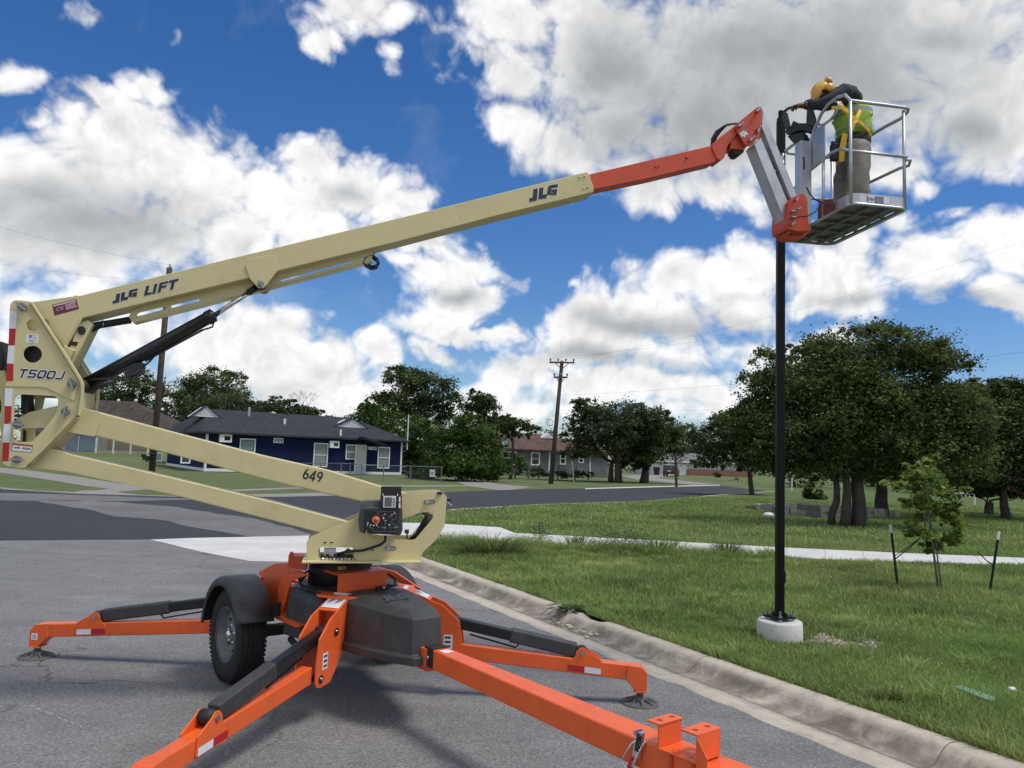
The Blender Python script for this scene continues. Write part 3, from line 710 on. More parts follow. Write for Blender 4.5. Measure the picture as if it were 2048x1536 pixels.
for (pa, pb_, pc, pd_) in ((M(-.50, -.30, .86), M(-.36, -.42, .83), M(-.22, -.40, .80), M(-.12, -.30, .80)), (M(-.52, -.26, .90), M(-.42, -.40, .85), M(-.28, -.44, .82), M(-.05, -.40, .80)), (M(-.20, .2, .90), M(-.05, .24, .86), M(.05, .18, .83), M(.10, .05, .82))):
    hq = MB(); hq.mat(BLACKM); hq.smooth = True; hq.tube([pa, lin(pa, pb_, .5) + UZ * .01, pb_, lin(pb_, pc, .5) - UZ * .004, pc, pd_], .009, 8); hq.build('hydraulic_hose', lift)
# moulded letters on the cover top (built a little proud of the shell)
em = MB(); em.mat(BLACK); vs, fs = text_mesh('JLG', .25, .02)  # black colour stands in for the shade in the moulded letter recesses
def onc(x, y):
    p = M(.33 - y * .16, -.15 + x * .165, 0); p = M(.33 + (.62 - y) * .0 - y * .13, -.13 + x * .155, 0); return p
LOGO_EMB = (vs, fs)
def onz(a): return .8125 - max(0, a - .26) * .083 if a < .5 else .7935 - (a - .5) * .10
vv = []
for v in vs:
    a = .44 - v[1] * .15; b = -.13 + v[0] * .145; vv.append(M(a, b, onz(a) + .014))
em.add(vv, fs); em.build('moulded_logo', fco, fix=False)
lt = MB(); lt.mat(BLACK); lt.box(M(.10, .02, .83), TV * .012, SV * .035, UZ * .012); lt.cyl(M(.10, .02, .80), M(.10, .02, .845), .012, 8); lt.mat(STEEL); lt.ball(M(.12, .04, .83), .012, 8); lt.build('cover_latch', fco)
ax = MB(); ax.mat(BLACKM); ax.box(M(-.92, 0, .37), TV * .04, SV * .62, UZ * .04)
for s in (-1, 1): ax.box(M(-.80, s * .50, .42), TV * .14, SV * .025, UZ * .035)
ax.build('axle', lift)
hs_ = MB(); hs_.mat(BLACKM); hs_.smooth = True; hs_.tube([M(-.66, -.60, .30), M(-.5, -.60, .23), M(-.3, -.55, .27), M(-.05, -.42, .40)], .008, 6)
hs_.tube([M(-.35, -.47, .42), M(-.12, -.52, .42), M(-.02, -.50, .40)], .024, 10); hs_.build('brake_hose', lift)

# ---- wheels -------------------------------------------------------------
def wheel(sgn):
    c = M(-.92, sgn * .665, .375); out = SV * sgn
    w = MB(); w.mat(TYRE); w.smooth = True
    prof = [(.205, -.085), (.225, -.098), (.29, -.108), (.335, -.098), (.352, -.082)]
    tread = []
    for k, h in enumerate([-.080, -.052, -.050, -.044, -.042, -.018, -.016, -.010, -.008, .008, .010, .016, .018, .042, .044, .050, .052, .080]):
        tread.append((.352 if k in (3, 4, 7, 8, 9, 10, 13, 14) and k % 2 in (0, 1) and k in (2, 3, 6, 7, 10, 11, 14, 15) else .364, h))
    prof += tread + [(.352, .082), (.335, .098), (.29, .108), (.225, .098), (.205, .085)]
    w.lathe(prof, c, out, 56)
    lug = MB(); lug.mat(TYRE)
    root = w.build('wheel', lift)
    for k in range(64):
        t = 2 * math.pi * k / 64; d = TV * math.cos(t) + UZ * math.sin(t); tg = -TV * math.sin(t) + UZ * math.cos(t)
        for h, sk in ((-.090, .3), (.090, -.3), (-.032, .25), (.032, -.25), (0, .2)):
            lug.box(c + d * (.3620 if abs(h) < .05 else .3565) + out * h, tg * .0125 + out * sk * .012, out * (.009 if abs(h) > .05 else .0135), d * .0035)
    lug.build('tyre_tread', root)
    r = MB(); r.mat(ALUD); r.smooth = True
    r.lathe([(.208, .094), (.214, .098), (.214, .090), (.198, .082), (.196, .04), (.186, .03), (.186, -.06), (.196, -.08), (.21, -.09)], c, out, 48)
    r.lathe([(.0, .045), (.052, .045), (.075, .03), (.12, .022), (.15, .036), (.187, .030)], c, out, 48); r.build('rim', root)
    hb = MB(); hb.mat(CHROME); hb.smooth = True; hb.lathe([(0, .088), (.028, .085), (.036, .07), (.038, .03)], c, out, 24)
    for k in range(5):
        t = 2 * math.pi * k / 5 + .3; d = TV * math.cos(t) + UZ * math.sin(t); hb.cyl(c + d * .07 + out * .03, c + d * .07 + out * .055, .011, 6)
    hb.build('hub', root)
    vn = MB(); vn.mat(BLACKM)
    for k in range(8):
        t = 2 * math.pi * k / 8; d = TV * math.cos(t) + UZ * math.sin(t); vn.cyl(c + d * .137 + out * .028, c + d * .137 + out * .0335, .016, 12)
    vn.build('vent_hole', root)
wheel(-1); wheel(1)
def fender(sgn):
    R = .455; ins = .55; ou = .82; n = 22; mb = MB(); mb.mat(PLASTIC); mb.smooth = False
    arc = [(R, .02)]
    arc = [(R * math.cos(rad(a)), R * math.sin(rad(a))) for a in np.linspace(28, 176, n)]
    arc = [(R * .97, .17)] + arc
    def P(a, z, b): return M(-.92 + a, sgn * b, .375 + z)
    prof = [(ins, 0), (ou - .035, 0), (ou - .01, -.012), (ou, -.035), (ou, -.075)]
    vs = []
    for (a, z) in arc:
        L = math.hypot(a, z)
        for b, dr in prof:
            k = (L + dr) / L; vs.append(P(a * k, z * k if z > 0 else z, b))
    m = len(prof); fs = [(i * m + k, i * m + k + 1, (i + 1) * m + k + 1, (i + 1) * m + k) for i in range(len(arc) - 1) for k in range(m - 1)]
    mb.smooth = True; mb.add(vs, fs); o = mb.build('fender', lift)
    so_ = o.modifiers.new('thick', 'SOLIDIFY'); so_.thickness = .012; so_.offset = -1
    st = MB(); st.mat(BLACKM); st.box(M(-.50, sgn * .53, .62), TV * .010, SV * .03, UZ * .05); st.build('fender_bracket', lift)
fender(-1); fender(1)

# ---- outriggers ---------------------------------------------------------
def outrigger(H, Fq, tag_side):
    Hp, Fp = M(*H, 0), M(*Fq, 0); D = (Fp - Hp); L = np.linalg.norm(D); D /= L; S = np.cross(UZ, D)
    def P(l, z, o=0.): return Hp + D * l + S * o + UZ * z
    near = -1 if (S @ A3([0, 1, 0])) > 0 else 1          # the side that faces the viewer
    q = L / 1.44; zh, zf = .34, .237
    def zc(l): return zh + (zf - zh) * l / (1.37 * q)
    root = MB(); root.mat(ORANGE); e = 1.40 * q
    root.prism([P(.03, zc(.03) + .057, -.047), P(e, zc(e) + .055, -.047), P(e, zc(e) - .057, -.047), P(.03, zc(.03) - .057, -.047)], S * .094)
    leg = root.build('outrigger', lift, bevel=.009, seg=3)
    hb = MB(); hb.mat(ORANGE)                              # hinge bracket: two side plates and a bridge
    bk = [(-.42, .797), (-.12, .69), (.02, .575), (.045, .40), (.045, .29), (.02, .255), (-.03, .245), (-.16, .25), (-.30, .40), (-.42, .46)]
    for o in (-.083, .071): hb.prism([P(l, z, o) for l, z in bk], S * .012)
    hb.prism([P(-.46, .80, -.083), P(-.22, .725, -.083), P(-.22, .713, -.083), P(-.46, .788, -.083)], S * .166)
    hb.prism([P(-.30, .71, -.071), P(-.30, .42, -.071), P(-.312, .42, -.071), P(-.312, .71, -.071)], S * .142)
    hbo = hb.build('hinge_bracket', lift, bevel=.003)
    for (l, z) in ((-.20, .585), (-.02, .305)):
        pl = MB(); pl.mat(BLACK); pl.cyl(P(l, z, -.092), P(l, z, .092), .026, 16); pl.mat(CHROME); pl.cyl(P(l, z, -.098), P(l, z, .098), .012, 10)
        pl.build('hinge_pin', hbo)
    st = MB(); f = (.0845 if near > 0 else -.0845)
    def dec(mb, mat, l0, z0, l1, z1, k=0.0):
        mb.mat(mat); o = f + near * k; mb.add([P(l0, z0, o), P(l1, z0, o), P(l1, z1, o), P(l0, z1, o)], [(0, 1, 2, 3)])
    dec(st, WHITE, -.10, .36, -.03, .47, .001)
    for k in range(3): dec(st, INK, -.09, .375 + k * .033, -.045, .390 + k * .033, .002)
    st.build('warning_sticker', hbo, fix=False)
    st = MB(); st.mat(WHITE); st.add([P(-.44, .807, -.07), P(-.24, .736, -.07), P(-.24, .736, .07), P(-.44, .807, .07)], [(0, 1, 2, 3)])
    st.mat(INKBLUE)
    for k in range(2): st.add([P(-.40 + .0, .7955, -.05 + .06 * k), P(-.29, .7565, -.05 + .06 * k), P(-.34, .7745, -.01 + .06 * k)], [(0, 1, 2)])
    st.build('warning_sticker', hbo, fix=False)
    lg = MB(); lg.mat(ORANGE); x = .975 * q; zz = zc(x)
    lp = [(x - .115, zz - .045), (x - .10, zz + .04), (x - .055, zz + .075), (x - .048, zz + .115), (x - .02, zz + .142), (x + .015, zz + .142), (x + .045, zz + .115), (x + .15, zz + .055), (x + .16, zz - .045)]
    for o in (-.058, .048): lg.prism([P(l, z, o) for l, z in lp], S * .010)
    lgo = lg.build('cylinder_lug', leg, bevel=.003)
    pn = MB(); pn.mat(STEEL); pn.cyl(P(x, zz + .105, -.068), P(x, zz + .105, .068), .016, 14); pn.build('lug_pin', leg)
    for mt, a, b in ((RED, x - .105, x + .02), (WHITE, x + .02, x + .145)):
        r_ = MB(); o = (.060 if near > 0 else -.060); r_.mat(mt)
        r_.add([P(a, zc(a) - .038, o), P(b, zc(b) - .038, o), P(b, zc(b) + .006, o), P(a, zc(a) + .006, o)], [(0, 1, 2, 3)])
        r_.build('reflector', leg, fix=False)
    # head and pad
    hd = MB(); hd.mat(ORANGE)
    hp_ = [(e - .08, zc(e) + .062), (e + .03, zc(e) + .050), (e + .075, zc(e) + .01), (e + .075, .115), (e - .01, .105), (e - .05, .15), (e - .085, zc(e) - .05)]
    hd.prism([P(l, z, -.058) for l, z in hp_], S * .116); hd.prism([P(e - .02, .103, -.064), P(e + .08, .113, -.064), P(e + .08, .103, -.064), P(e - .02, .093, -.064)], S * .128)
    hd.build('leg_head', leg, bevel=.006)
    if tag_side:
        sk = MB(); sk.mat(WHITE); o = (.0595 if near > 0 else -.0595); sk.add([P(e + .0, .16, o), P(e + .055, .16, o), P(e + .055, .215, o), P(e + .0, .215, o)], [(0, 1, 2, 3)])
        sk.mat(INKBLUE); oo = o + near * .001
        for k in range(3): sk.add([P(e + .01, .172 + k * .012, oo), P(e + .045, .172 + k * .012, oo), P(e + .045, .177 + k * .012, oo), P(e + .01, .177 + k * .012, oo)], [(0, 1, 2, 3)])
        sk.build('small_sticker', leg, fix=False)
    c = P(e + .03, 0); pd = MB(); pd.mat(PADS); pd.smooth = True
    pd.lathe([(.0, .018), (.05, .024), (.135, .012), (.142, .016), (.146, .006), (.14, .004)], c, UZ, 32); pd.lathe([(.05, .02), (.048, .055), (.03, .062), (0, .062)], c, UZ, 16)
    pd.cyl(c + UZ * .06, c + UZ * .105, .026, 12); pd.smooth = False
    for k in range(8):
        t = math.pi * k / 4; d = A3([math.cos(t), math.sin(t), 0]); s2 = A3([-math.sin(t), math.cos(t), 0]) * .004
        pd.prism([c + d * .04 + UZ * .055 - s2, c + d * .13 + UZ * .018 - s2, c + d * .13 + UZ * .01 - s2, c + d * .04 + UZ * .01 - s2], s2 * 2)
    pd.build('foot_pad', leg)
    # cylinder: thin upper tube, square black sleeve below
    u, v = P(-.20, .585), P(x, zz + .105); dd = (v - u); LL = np.linalg.norm(dd); dd /= LL
    cy = MB(); cy.mat(BLACK); cy.beam(u + dd * .10, u + dd * (LL * .62), .07, .085, upv=UZ); cy.mat(BLACKM)
    cy.cyl(u - dd * .03, u + dd * .12, .035, 14); cyo = cy.build('leg_cylinder', leg, bevel=.012, seg=3)
    sv = MB(); sv.mat(PLASTIC); a_, b_ = u + dd * (LL * .52), v - dd * .045
    sv.beam(a_, b_, .086, .105, upv=UZ); sv.build('cylinder_sleeve', leg, bevel=.016, seg=3)
    ey = MB(); ey.mat(BLACKM); ey.smooth = True; ey.cyl(v - S * .04, v + S * .04, .042, 20); ey.smooth = False; ey.beam(b_ - dd * .02, v, .05, .06, upv=UZ); ey.build('rod_eye', leg)
    hz = MB(); hz.mat(BLACKM); hz.smooth = True; w = UZ * -.07
    hz.tube([u + dd * .3 + w, u + dd * (LL * .50) + w * 1.2, u + dd * (LL * .56) + w * 1.25, u + dd * (LL * .58) + w * .8], .007, 6); hz.build('leg_hose', leg)
outrigger((.30, .62), (1.26, 1.69), False)
outrigger((.30, -.62), (1.18, -1.90), False)
outrigger((-1.40, -.60), (-2.487, -1.81), True)
outrigger((-1.40, .60), (-2.487, 1.81), False)
# arms that carry the rear hinge brackets
ra = MB(); ra.mat(ORANGE)
for s in (-1, 1): ra.beam(M(-.7, s * .10, .60), M(-1.22, s * .42, .60), .14, .24)
ra.build('rear_outrigger_arm', lift, bevel=.004)

# ---- tongue -------------------------------------------------------------
def TG(a, e):
    t_ = (a - .9) / 2.0; return (-.037 - .113 * t_) if e < 0 else (.082 - .045 * t_)
tg = MB(); tg.mat(ORANGE); tg.loft([M(.88, TG(.88, -1), .425), M(.88, TG(.88, 1), .425), M(.88, TG(.88, 1), .553), M(.88, TG(.88, -1), .553)], [M(3.5, TG(3.5, -1), .425), M(3.5, TG(3.5, 1), .425), M(3.5, TG(3.5, 1), .553), M(3.5, TG(3.5, -1), .553)]); tgo = tg.build('tow_tongue', lift, bevel=.010, seg=3)
pk = MB(); pk.mat(BLACKM); pk.box(M(.89, .015, .50), TV * .045, SV * .064, UZ * .066); pk.mat(ORANGE); pk.box(M(.80, .01, .43), TV * .07, SV * .045, UZ * .035); pk.mat(CHROME); pk.cyl(M(.90, -.045, .50), M(.90, -.065, .50), .014, 8); pk.build('tongue_socket', lift, bevel=.004)
st = MB(); st.mat(WHITE); st.add([M(.97, -.02, .555), M(1.05, -.02, .555), M(1.05, .05, .555), M(.97, .05, .555)], [(0, 1, 2, 3)]); st.build('tongue_sticker', tgo, fix=False)
cr = MB(); cr.mat(ORANGE)
a0, a1 = 2.965, 3.17
def holes2(a, b): return None
def hc(a, b, z, r=.015): return [M(a + r * math.cos(2 * math.pi * k / 10), b + r * math.sin(2 * math.pi * k / 10), z) for k in range(10)]
cr.prism([M(a0, -.175, .556), M(a1, -.175, .556), M(a1, -.005, .556), M(a0, -.005, .556)], (0, 0, .008), [hc(a0 + .05, -.14, .556, .006), hc(a1 - .05, -.14, .556, .006), hc(a1 - .06, -.03, .556, .008)])
cr.prism([M(a0, -.175, .564), M(a0, -.010, .564), M(a0, -.010, .662), M(a0, -.175, .662)], -TV * .008)
cr.prism([M(a0 - .07, -.178, .662), M(a0 + .004, -.178, .662), M(a0 + .004, -.005, .662), M(a0 - .07, -.005, .662)], (0, 0, .008), [hc(a0 - .034, -.13, .662), hc(a0 - .034, -.045, .662)])
cr.prism([M(a1, -.175, .564), M(a1, -.010, .564), M(a1, -.010, .675), M(a1, -.175, .675)], TV * .008)
cr.prism([M(a1 - .085, -.178, .675), M(a1 + .008, -.178, .675), M(a1 + .008, -.005, .675), M(a1 - .085, -.005, .675)], (0, 0, .008), [hc(a1 - .04, -.13, .675), hc(a1 - .04, -.045, .675)])
cr.prism([M(a1 + .004, -.178, .675), M(a1 + .004, -.178, .51), M(a1 + .06, -.178, .56), M(a1 + .06, -.178, .60)], SV * .006)
for a in (a0 + .06, a1 - .02): cr.mat(ORANGE_D); cr.box(M(a, TG(a, -1) - .003, .49), TV * .008, SV * .006, UZ * .058)
cr.build('boom_cradle', tgo, bevel=.002)
kl = MB(); kl.mat(CHROME); kl.smooth = True
k0 = M(a0 - .16, -.150, .56)
def K(x, z, o=0.): return k0 + TV * x + UZ * z - SV * o
kl.tube([K(.03, .0, .0), K(.0, -.02, .02), K(-.045, -.09, .03), K(-.05, -.12, .035), K(-.015, -.14, .035), K(.01, -.12, .03), K(.045, -.04, .02), K(.06, 0, 0)], .005, 8)
kl.smooth = False; kl.beam(K(.03, .035, 0), K(.02, -.08, .012), .018, .04, upv=TV); kl.cyl(K(-.01, -.03, .0), K(.06, -.02, .02), .006, 8); kl.cyl(K(.02, .03, -.02), K(.02, .03, .03), .010, 8)
kl.mat(BLACK); kl.beam(K(.035, .02, .008), K(.03, -.05, .018), .022, .022, upv=TV); klo = kl.build('toggle_latch', tgo)
kh = MB(); kh.mat(RED); kh.smooth = True; kh.tube([K(.005, -.09, .025), K(-.005, -.13, .03), K(-.01, -.19, .03), K(-.012, -.2, .03)], [.010, .014, .014, .008], 10); kh.build('latch_handle', klo)

# ---- turntable ----------------------------------------------------------
tt = MB(); tt.mat(CREAM)
tt.prism([BP(603, 1127, -.26), BP(843, 1127, -.26), BP(843, 1127, -.26) + BN * .52, BP(603, 1127, -.26) + BN * .52], (0, 0, .012))
tto = tt.build('turntable_base', lift, bevel=.003)
side = [(613, 1121), (613, 1084), (621, 1073.5), (694, 1043), (717, 1034), (735, 1010), (775, 985), (843, 988), (849, 985), (857, 983.5), (876, 984), (889, 988), (894, 994.5), (889, 1052), (871, 1081), (846.5, 1104), (843, 1111), (843, 1122)]
h1 = [(745, 1079), (745, 1062), (806, 1038), (839.5, 1025.5), (859, 1023.5), (865, 1026), (867, 1032), (865, 1038), (831, 1078), (824, 1080)]
h2 = [(637, 1116), (637, 1099), (642, 1094), (704, 1095), (707, 1098), (707, 1116)]
for off, n_ in ((-.17, 0), (.158, 1)):
    mb = MB(); mb.mat(CREAM)
    if n_ == 0: bplate(mb, side, off, .012, [h1, h2])
    else: # the far plate is the same plate moved over
        sh = BN * (.328); P_ = [p + sh for p in bpoly(side, -.17)]; H_ = [[p + sh for p in bpoly(h, -.17)] for h in (h1, h2)]; mb.prism(P_, BN * .012, H_)
    mb.build('turntable_plate', lift, bevel=.002)
vb = MB(); vb.mat(ALU); bplate(vb, [(648, 1097), (672, 1097), (672, 1113), (648, 1113)], -.14, .06)
for k in range(5):
    vb.mat(BLACKM); c = BP(646 + k * 15, 1117, -.15); vb.cyl(c - BN * .02, c + BN * .05, .018, 12); vb.mat(CHROME); vb.ball(c - BN * .028, .011, 10)
vb.mat(BLACKM); bplate(vb, [(641, 1111), (705, 1111), (705, 1120), (641, 1120)], -.13, .08)
for k in range(3): c = BP(655 + k * 16, 1108, -.15); vb.cyl(c, c + UZ * -.02, .012, 8)
vb.build('valve_block', lift)
hh = MB(); hh.mat(BLACKM); hh.smooth = True
hh.tube([BP(771, 1072, -.22), BP(770, 1082, -.22), BP(760, 1090, -.21), BP(745, 1095, -.20), BP(725, 1101, -.20), BP(705, 1102, -.19), BP(690, 1104, -.15), BP(676, 1108, -.12)], .010, 8)
for k in range(5):
    hh.tube([BP(845 + k * 4, 1026 + k, -.10 + .02 * k), BP(852 + k * 3, 1032, -.12 + .02 * k), BP(843 + k * 3, 1048 + k, -.10), BP(832 + k * 3, 1068 + k, -.12 + .02 * k), BP(815 + k * 4, 1082, -.10)], .009, 6)
hh.tube([BP(690, 1103, -.10), BP(696, 1098, -.08), BP(705, 1104, -.06)], .007, 6)
hh.build('hydraulic_hose', lift)
sw_ = MB(); sw_.mat(BLACK); bplate(sw_, [(810, 1060), (818, 1060), (818, 1067), (810, 1067)], -.16, .05); sw_.cyl(BP(814, 1067, -.14), BP(814, 1078, -.14), .006, 8); sw_.build('limit_switch', lift)
for (x, y) in ((650, 1085), (663, 1085), (745, 1100)):
    mb = MB(); mb.mat(BLACKM); bplate(mb, [(x - 3, y - 1), (x + 3, y - 1), (x + 3, y + 1), (x - 3, y + 1)], -.174, .003); mb.build('slot', lift)
for (x, y) in ((859, 1004), (781, 1097)):
    mb = MB(); mb.mat(ALUD)
    bplate(mb, [(x - 12, y), (x - 9, y - 4), (x + 8, y - 5), (x + 12, y - 1), (x + 10, y + 3), (x - 8, y + 5)], -.173, .002); mb.mat(STEEL); c = BP(x - 5, y, -.175); mb.cyl(c, c - BN * .015, .016, 12); d = BD * .02
    mb.beam(c - BN * .012, c - BN * .012 + BD * .045, .01, .008, upv=BN); mb.build('pin', lift)
mb = MB(); mb.mat(BLACK); bplate(mb, [(875, 984), (884, 984), (884, 989), (875, 989)], -.19, .03); mb.cyl(BP(897, 997, -.05), BP(897, 1003, -.05), .02, 10); mb.mat(STEEL); mb.tube([BP(894, 1004, -.08), BP(903, 1012, -.08)], .008, 8); mb.build('rear_fitting', lift)
# control box
cb = MB(); cb.mat(PLASTIC)
fr0 = [(719, 1064), (717, 1040), (722, 1018), (727, 1014), (802, 1014), (805, 1020), (805.5, 1060), (801, 1072), (795, 1071), (728, 1067)]
a_ = bpoly(fr0, -.33); bk_ = [p + BN * .15 + UZ * .02 for p in a_]
cb.loft(a_, bk_); cbo = cb.build('control_box', lift, bevel=.010, seg=3)
pn = MB(); pn.mat(BLACKM); bplate(pn, [(729, 1019.5), (796, 1019.5), (796, 1068), (729, 1065)], -.335, .004); pno = pn.build('control_panel', cbo, bevel=.001)
def dot(mb, x, y, r, off, h=.01, n=12): c = BP(x, y, off); mb.cyl(c, c - BN * h, r, n)
es = MB(); es.mat(PEACH); dot(es, 752, 1040, .027, -.336, .006, 20); es.mat(REDB); es.smooth = True; c = BP(752, 1040, -.342); es.lathe([(0, .022), (.016, .020), (.019, .012), (.012, .0)], c, -BN, 18); es.build('stop_button', cbo)
sws = MB(); sws.smooth = False
for (x, y, an) in ((766, 1033, 1.0), (779, 1034, .8), (770, 1041, 2.2), (757, 1054, 2.3), (780, 1055, 1.9), (764, 1055, .1), (735, 1051, 1.5), (740, 1055, 1.4), (788, 1055, .3), (745, 1056, 1.2), (770, 1047, 1.5), (784, 1029, .6)):
    sws.mat(ALUD); dot(sws, x, y, .0065, -.336, .008, 8); d = (BD * math.cos(an) + UZ * math.sin(an)) * .022 - BN * .02; c = BP(x, y, -.340); sws.mat(CHROME); sws.tube([c, c + d], [.0035, .0055], 8)
sws.build('toggle_switch', cbo)
ln = MB(); ln.mat(INKBLUE)
for pts in ([(757, 1031), (757, 1023), (792, 1023), (792, 1038), (784, 1039), (784, 1048), (792, 1049), (792, 1063), (746, 1063), (746, 1052)], [(770, 1047), (770, 1062)]):
    for p, q_ in zip(pts[:-1], pts[1:]):
        A, B = BP(*p, -.3365), BP(*q_, -.3365); d = (B - A) / np.linalg.norm(B - A); s_ = np.cross(d, BN) * .0012; ln.add([A - s_, B - s_, B + s_, A + s_], [(0, 1, 2, 3)])
ln.build('panel_marking', pno, fix=False)
bk = MB(); bk.mat(BLACK); dot(bk, 738, 1027, .010, -.336, .004, 16); dot(bk, 747, 1026, .010, -.336, .004, 16); bplate(bk, [(733, 1037), (743, 1037), (743, 1043), (733, 1043)], -.338, .004); bk.mat(WOOD); c = BP(733, 1062, -.34); bk.tube([c, c - UZ * .05], .005, 8); bk.build('key_switch', cbo)
hdp = MB(); hdp.mat(BLACK); bplate(hdp, [(762, 973), (803, 973), (803, 992), (762, 992)], -.31, .02); bplate(hdp, [(761, 991), (804, 991), (803.5, 1015), (761, 1015)], -.345, .04); hdo = hdp.build('display_box', cbo, bevel=.004)
sc_ = MB(); sc_.mat(WHITE); bplate(sc_, [(767, 992), (792, 992), (791, 1015), (766.5, 1015)], -.348, .002); sc_.mat(SCREEN); bplate(sc_, [(769.5, 994.5), (784, 994.5), (783.5, 1013), (769, 1013)], -.350, .002)
sc_.mat(WHITE)
for p in ([(798, 994), (801, 993), (801, 1004), (797.5, 1004)], [(798, 1006), (801, 1006), (801, 1016), (797, 1016)], [(765.5, 987), (767, 987), (767, 992), (765.5, 992)], [(794.5, 987), (796, 987), (796, 992), (794.5, 992)]): bplate(sc_, p, -.348, .002)
sc_.mat(INK)
for k in range(6): bplate(sc_, [(785.5, 996 + k * 3), (790, 996 + k * 3), (790, 997.2 + k * 3), (785.5, 997.2 + k * 3)], -.3505, .002)
sc_.build('display', hdo)
gr = MB(); gr.mat(paint('grey_box_paint', (.10, .105, .11), .5)); bplate(gr, [(723, 1016), (727, 1003), (731, 1001), (762, 1001), (762, 1016)], -.28, .10); gr.build('box_lid', cbo, bevel=.008)

# ---- tower arms ---------------------------------------------------------
def arm(name, pts, off=-.08, th=.16, bev=.008, mat=None):
    mb = MB(); mb.mat(mat or CREAM); bplate(mb, pts, off, th); return mb.build(name, lift, bevel=bev, seg=3)
ua = arm('upper_tower_arm', [(196, 824), (330, 860), (520, 909.5), (655, 940), (762, 972.5), (860, 1001), (868, 1010), (845, 1024), (790, 1021), (715, 1001.5), (560, 966.5), (340, 908), (186, 871)])
arm('arm_sleeve', [(120, 806), (163, 815.5), (196, 824), (204, 828), (199, 849), (190, 871), (185, 873), (134, 864), (100, 850)], -.095, .19, .004)
la = arm('lower_tower_arm', [(135, 907), (330, 952), (560, 1007), (694, 1042.5), (716, 1052), (700, 1078), (632, 1064), (560, 1045.5), (330, 986), (131, 943)])
arm('arm_sleeve', [(45, 884), (80, 890), (137, 907.5), (134, 925), (131, 943.5), (57, 934), (35, 925)], -.095, .19, .004)
vf = stroke_word('649', DIG, .15, .62, .12)
tn = MB(); tn.mat(INK); an = rad(13)
def t649(x, y): X = 603 + (x * math.cos(an) + y * math.sin(an) * 1) * 21.5; Y = 957 + (x * math.sin(an) - y * math.cos(an)) * 24; return BP(X, Y, -.0815)
print_on(tn, vf, t649); tn.build('unit_number', ua, fix=False)
# link plate seen through the window of the upright
mb = MB(); mb.mat(CREAM); bplate(mb, [(25, 849), (38, 835), (60, 824), (116, 811), (140, 830), (110, 856), (80, 856), (40, 857)], -.10, .02); mb.build('link_plate', lift, bevel=.002)
mb = MB(); mb.mat(BLACKM); mb.smooth = True
for k in range(3): mb.tube([BP(55 + k * 4, 770, .0), BP(58 + k * 3, 800, .0), BP(60 + k * 3, 824, .02)], .012, 8)
mb.tube([BP(20, 831, .05), BP(45, 832, .02), BP(75, 822, .0)], .010, 8); mb.mat(BLACKM); mb.smooth = False
bplate(mb, [(42, 782), (50, 780), (50, 824), (42, 828)], .05, .06); mb.build('hydraulic_hose', lift)
mb = MB(); mb.mat(CREAM); bplate(mb, [(41, 857), (66, 857), (66, 885), (41, 885)], .03, .05); bplate(mb, [(70, 790), (86, 790), (78, 826), (68, 826)], .10, .05); mb.build('cross_brace', lift)
mb = MB(); mb.mat(BLACKM); bplate(mb, [(46, 858), (51, 862), (51, 884), (45, 884)], .02, .012); mb.build('slot', lift)

# ---- upright ------------------------------------------------------------
up_out = [(19, 620), (21, 607), (27, 601), (34, 600), (58, 602), (124, 704), (158, 759), (162.5, 768), (162, 775), (155, 830), (151, 833), (97, 890), (55, 930), (50, 935), (36, 936), (23, 934), (12, 931), (6, 927), (3, 920), (4, 886), (9, 810), (12, 763), (17, 689)]
win = [(28.5, 800), (31, 792), (39, 788.5), (108, 792), (115, 797), (116, 805), (112, 827), (89, 857), (66, 881), (62, 884), (36, 884), (28, 879), (25.5, 876), (27, 840)]
for k in (0, 1):
    mb = MB(); mb.mat(CREAM); P_ = bpoly(up_out, -.165); H_ = [bpoly(circ(65, 651, 11.7), -.165), bpoly(circ(65.5, 708.7, 19, 17), -.165), bpoly(win, -.165)]
    sh = BN * (.318 * k); mb.prism([p + sh for p in P_], BN * .012, [[p + sh for p in h] for h in H_]); upo = mb.build('upright_plate', lift, bevel=.002)
    if k == 0: upn = upo
    d2 = MB(); d2.mat(CREAM); D_ = [(20, 622), (22, 608), (28, 602), (35, 601), (56, 603), (123, 706), (155, 759), (158, 768), (157, 775), (149, 802), (141, 799), (95, 776), (82, 774), (11.5, 773), (17.5, 690)]
    o2 = -.173 if k == 0 else .165; dd_ = bpoly(D_, -.165); s2 = BN * ((-.006) if k == 0 else .330)
    d2.prism([p + s2 for p in dd_], BN * .006, [[p + s2 for p in h] for h in H_[:2]]); d2.build('doubler_plate', upo, bevel=.0015)
mb = MB(); mb.mat(CREAM)                                         # diagonal flange
fl = [(58, 602), (64, 605), (129, 704), (162, 758), (166, 768), (165, 790), (159, 832), (155, 830), (161, 790), (161.5, 770), (157, 759), (124, 705)]
bplate(mb, fl, -.19, .035); sh = BN * .345; mb.prism([p + sh for p in bpoly(fl, -.19)], BN * .035); mb.build('edge_flange', lift, bevel=.002)
mb = MB(); mb.mat(CREAM)                                         # web plates across the upright
def web(p, q_, t=.01):
    a, b = BP(*p, -.153), BP(*q_, -.153); d = (b - a) / np.linalg.norm(b - a); nn = np.cross(d, BN); mb.prism([a, b, b + BN * .306, a + BN * .306], nn * t)
web((20, 640), (12, 770)); web((5, 880), (4, 915)); web((151, 833), (60, 926)); web((30, 935), (50, 936)); web((158, 775), (152, 830))
mb.build('upright_web', lift)
mb = MB(); mb.mat(BLACKM); c = BP(66, 707, -.10); mb.cyl(c, c + BN * .2, .09, 20); mb.build('hub_cover', lift)
mb = MB(); mb.mat(CREAM); c = BP(66, 651, -.12); mb.cyl(c, c + BN * .24, .055, 20); mb.build('pivot_tube', lift)
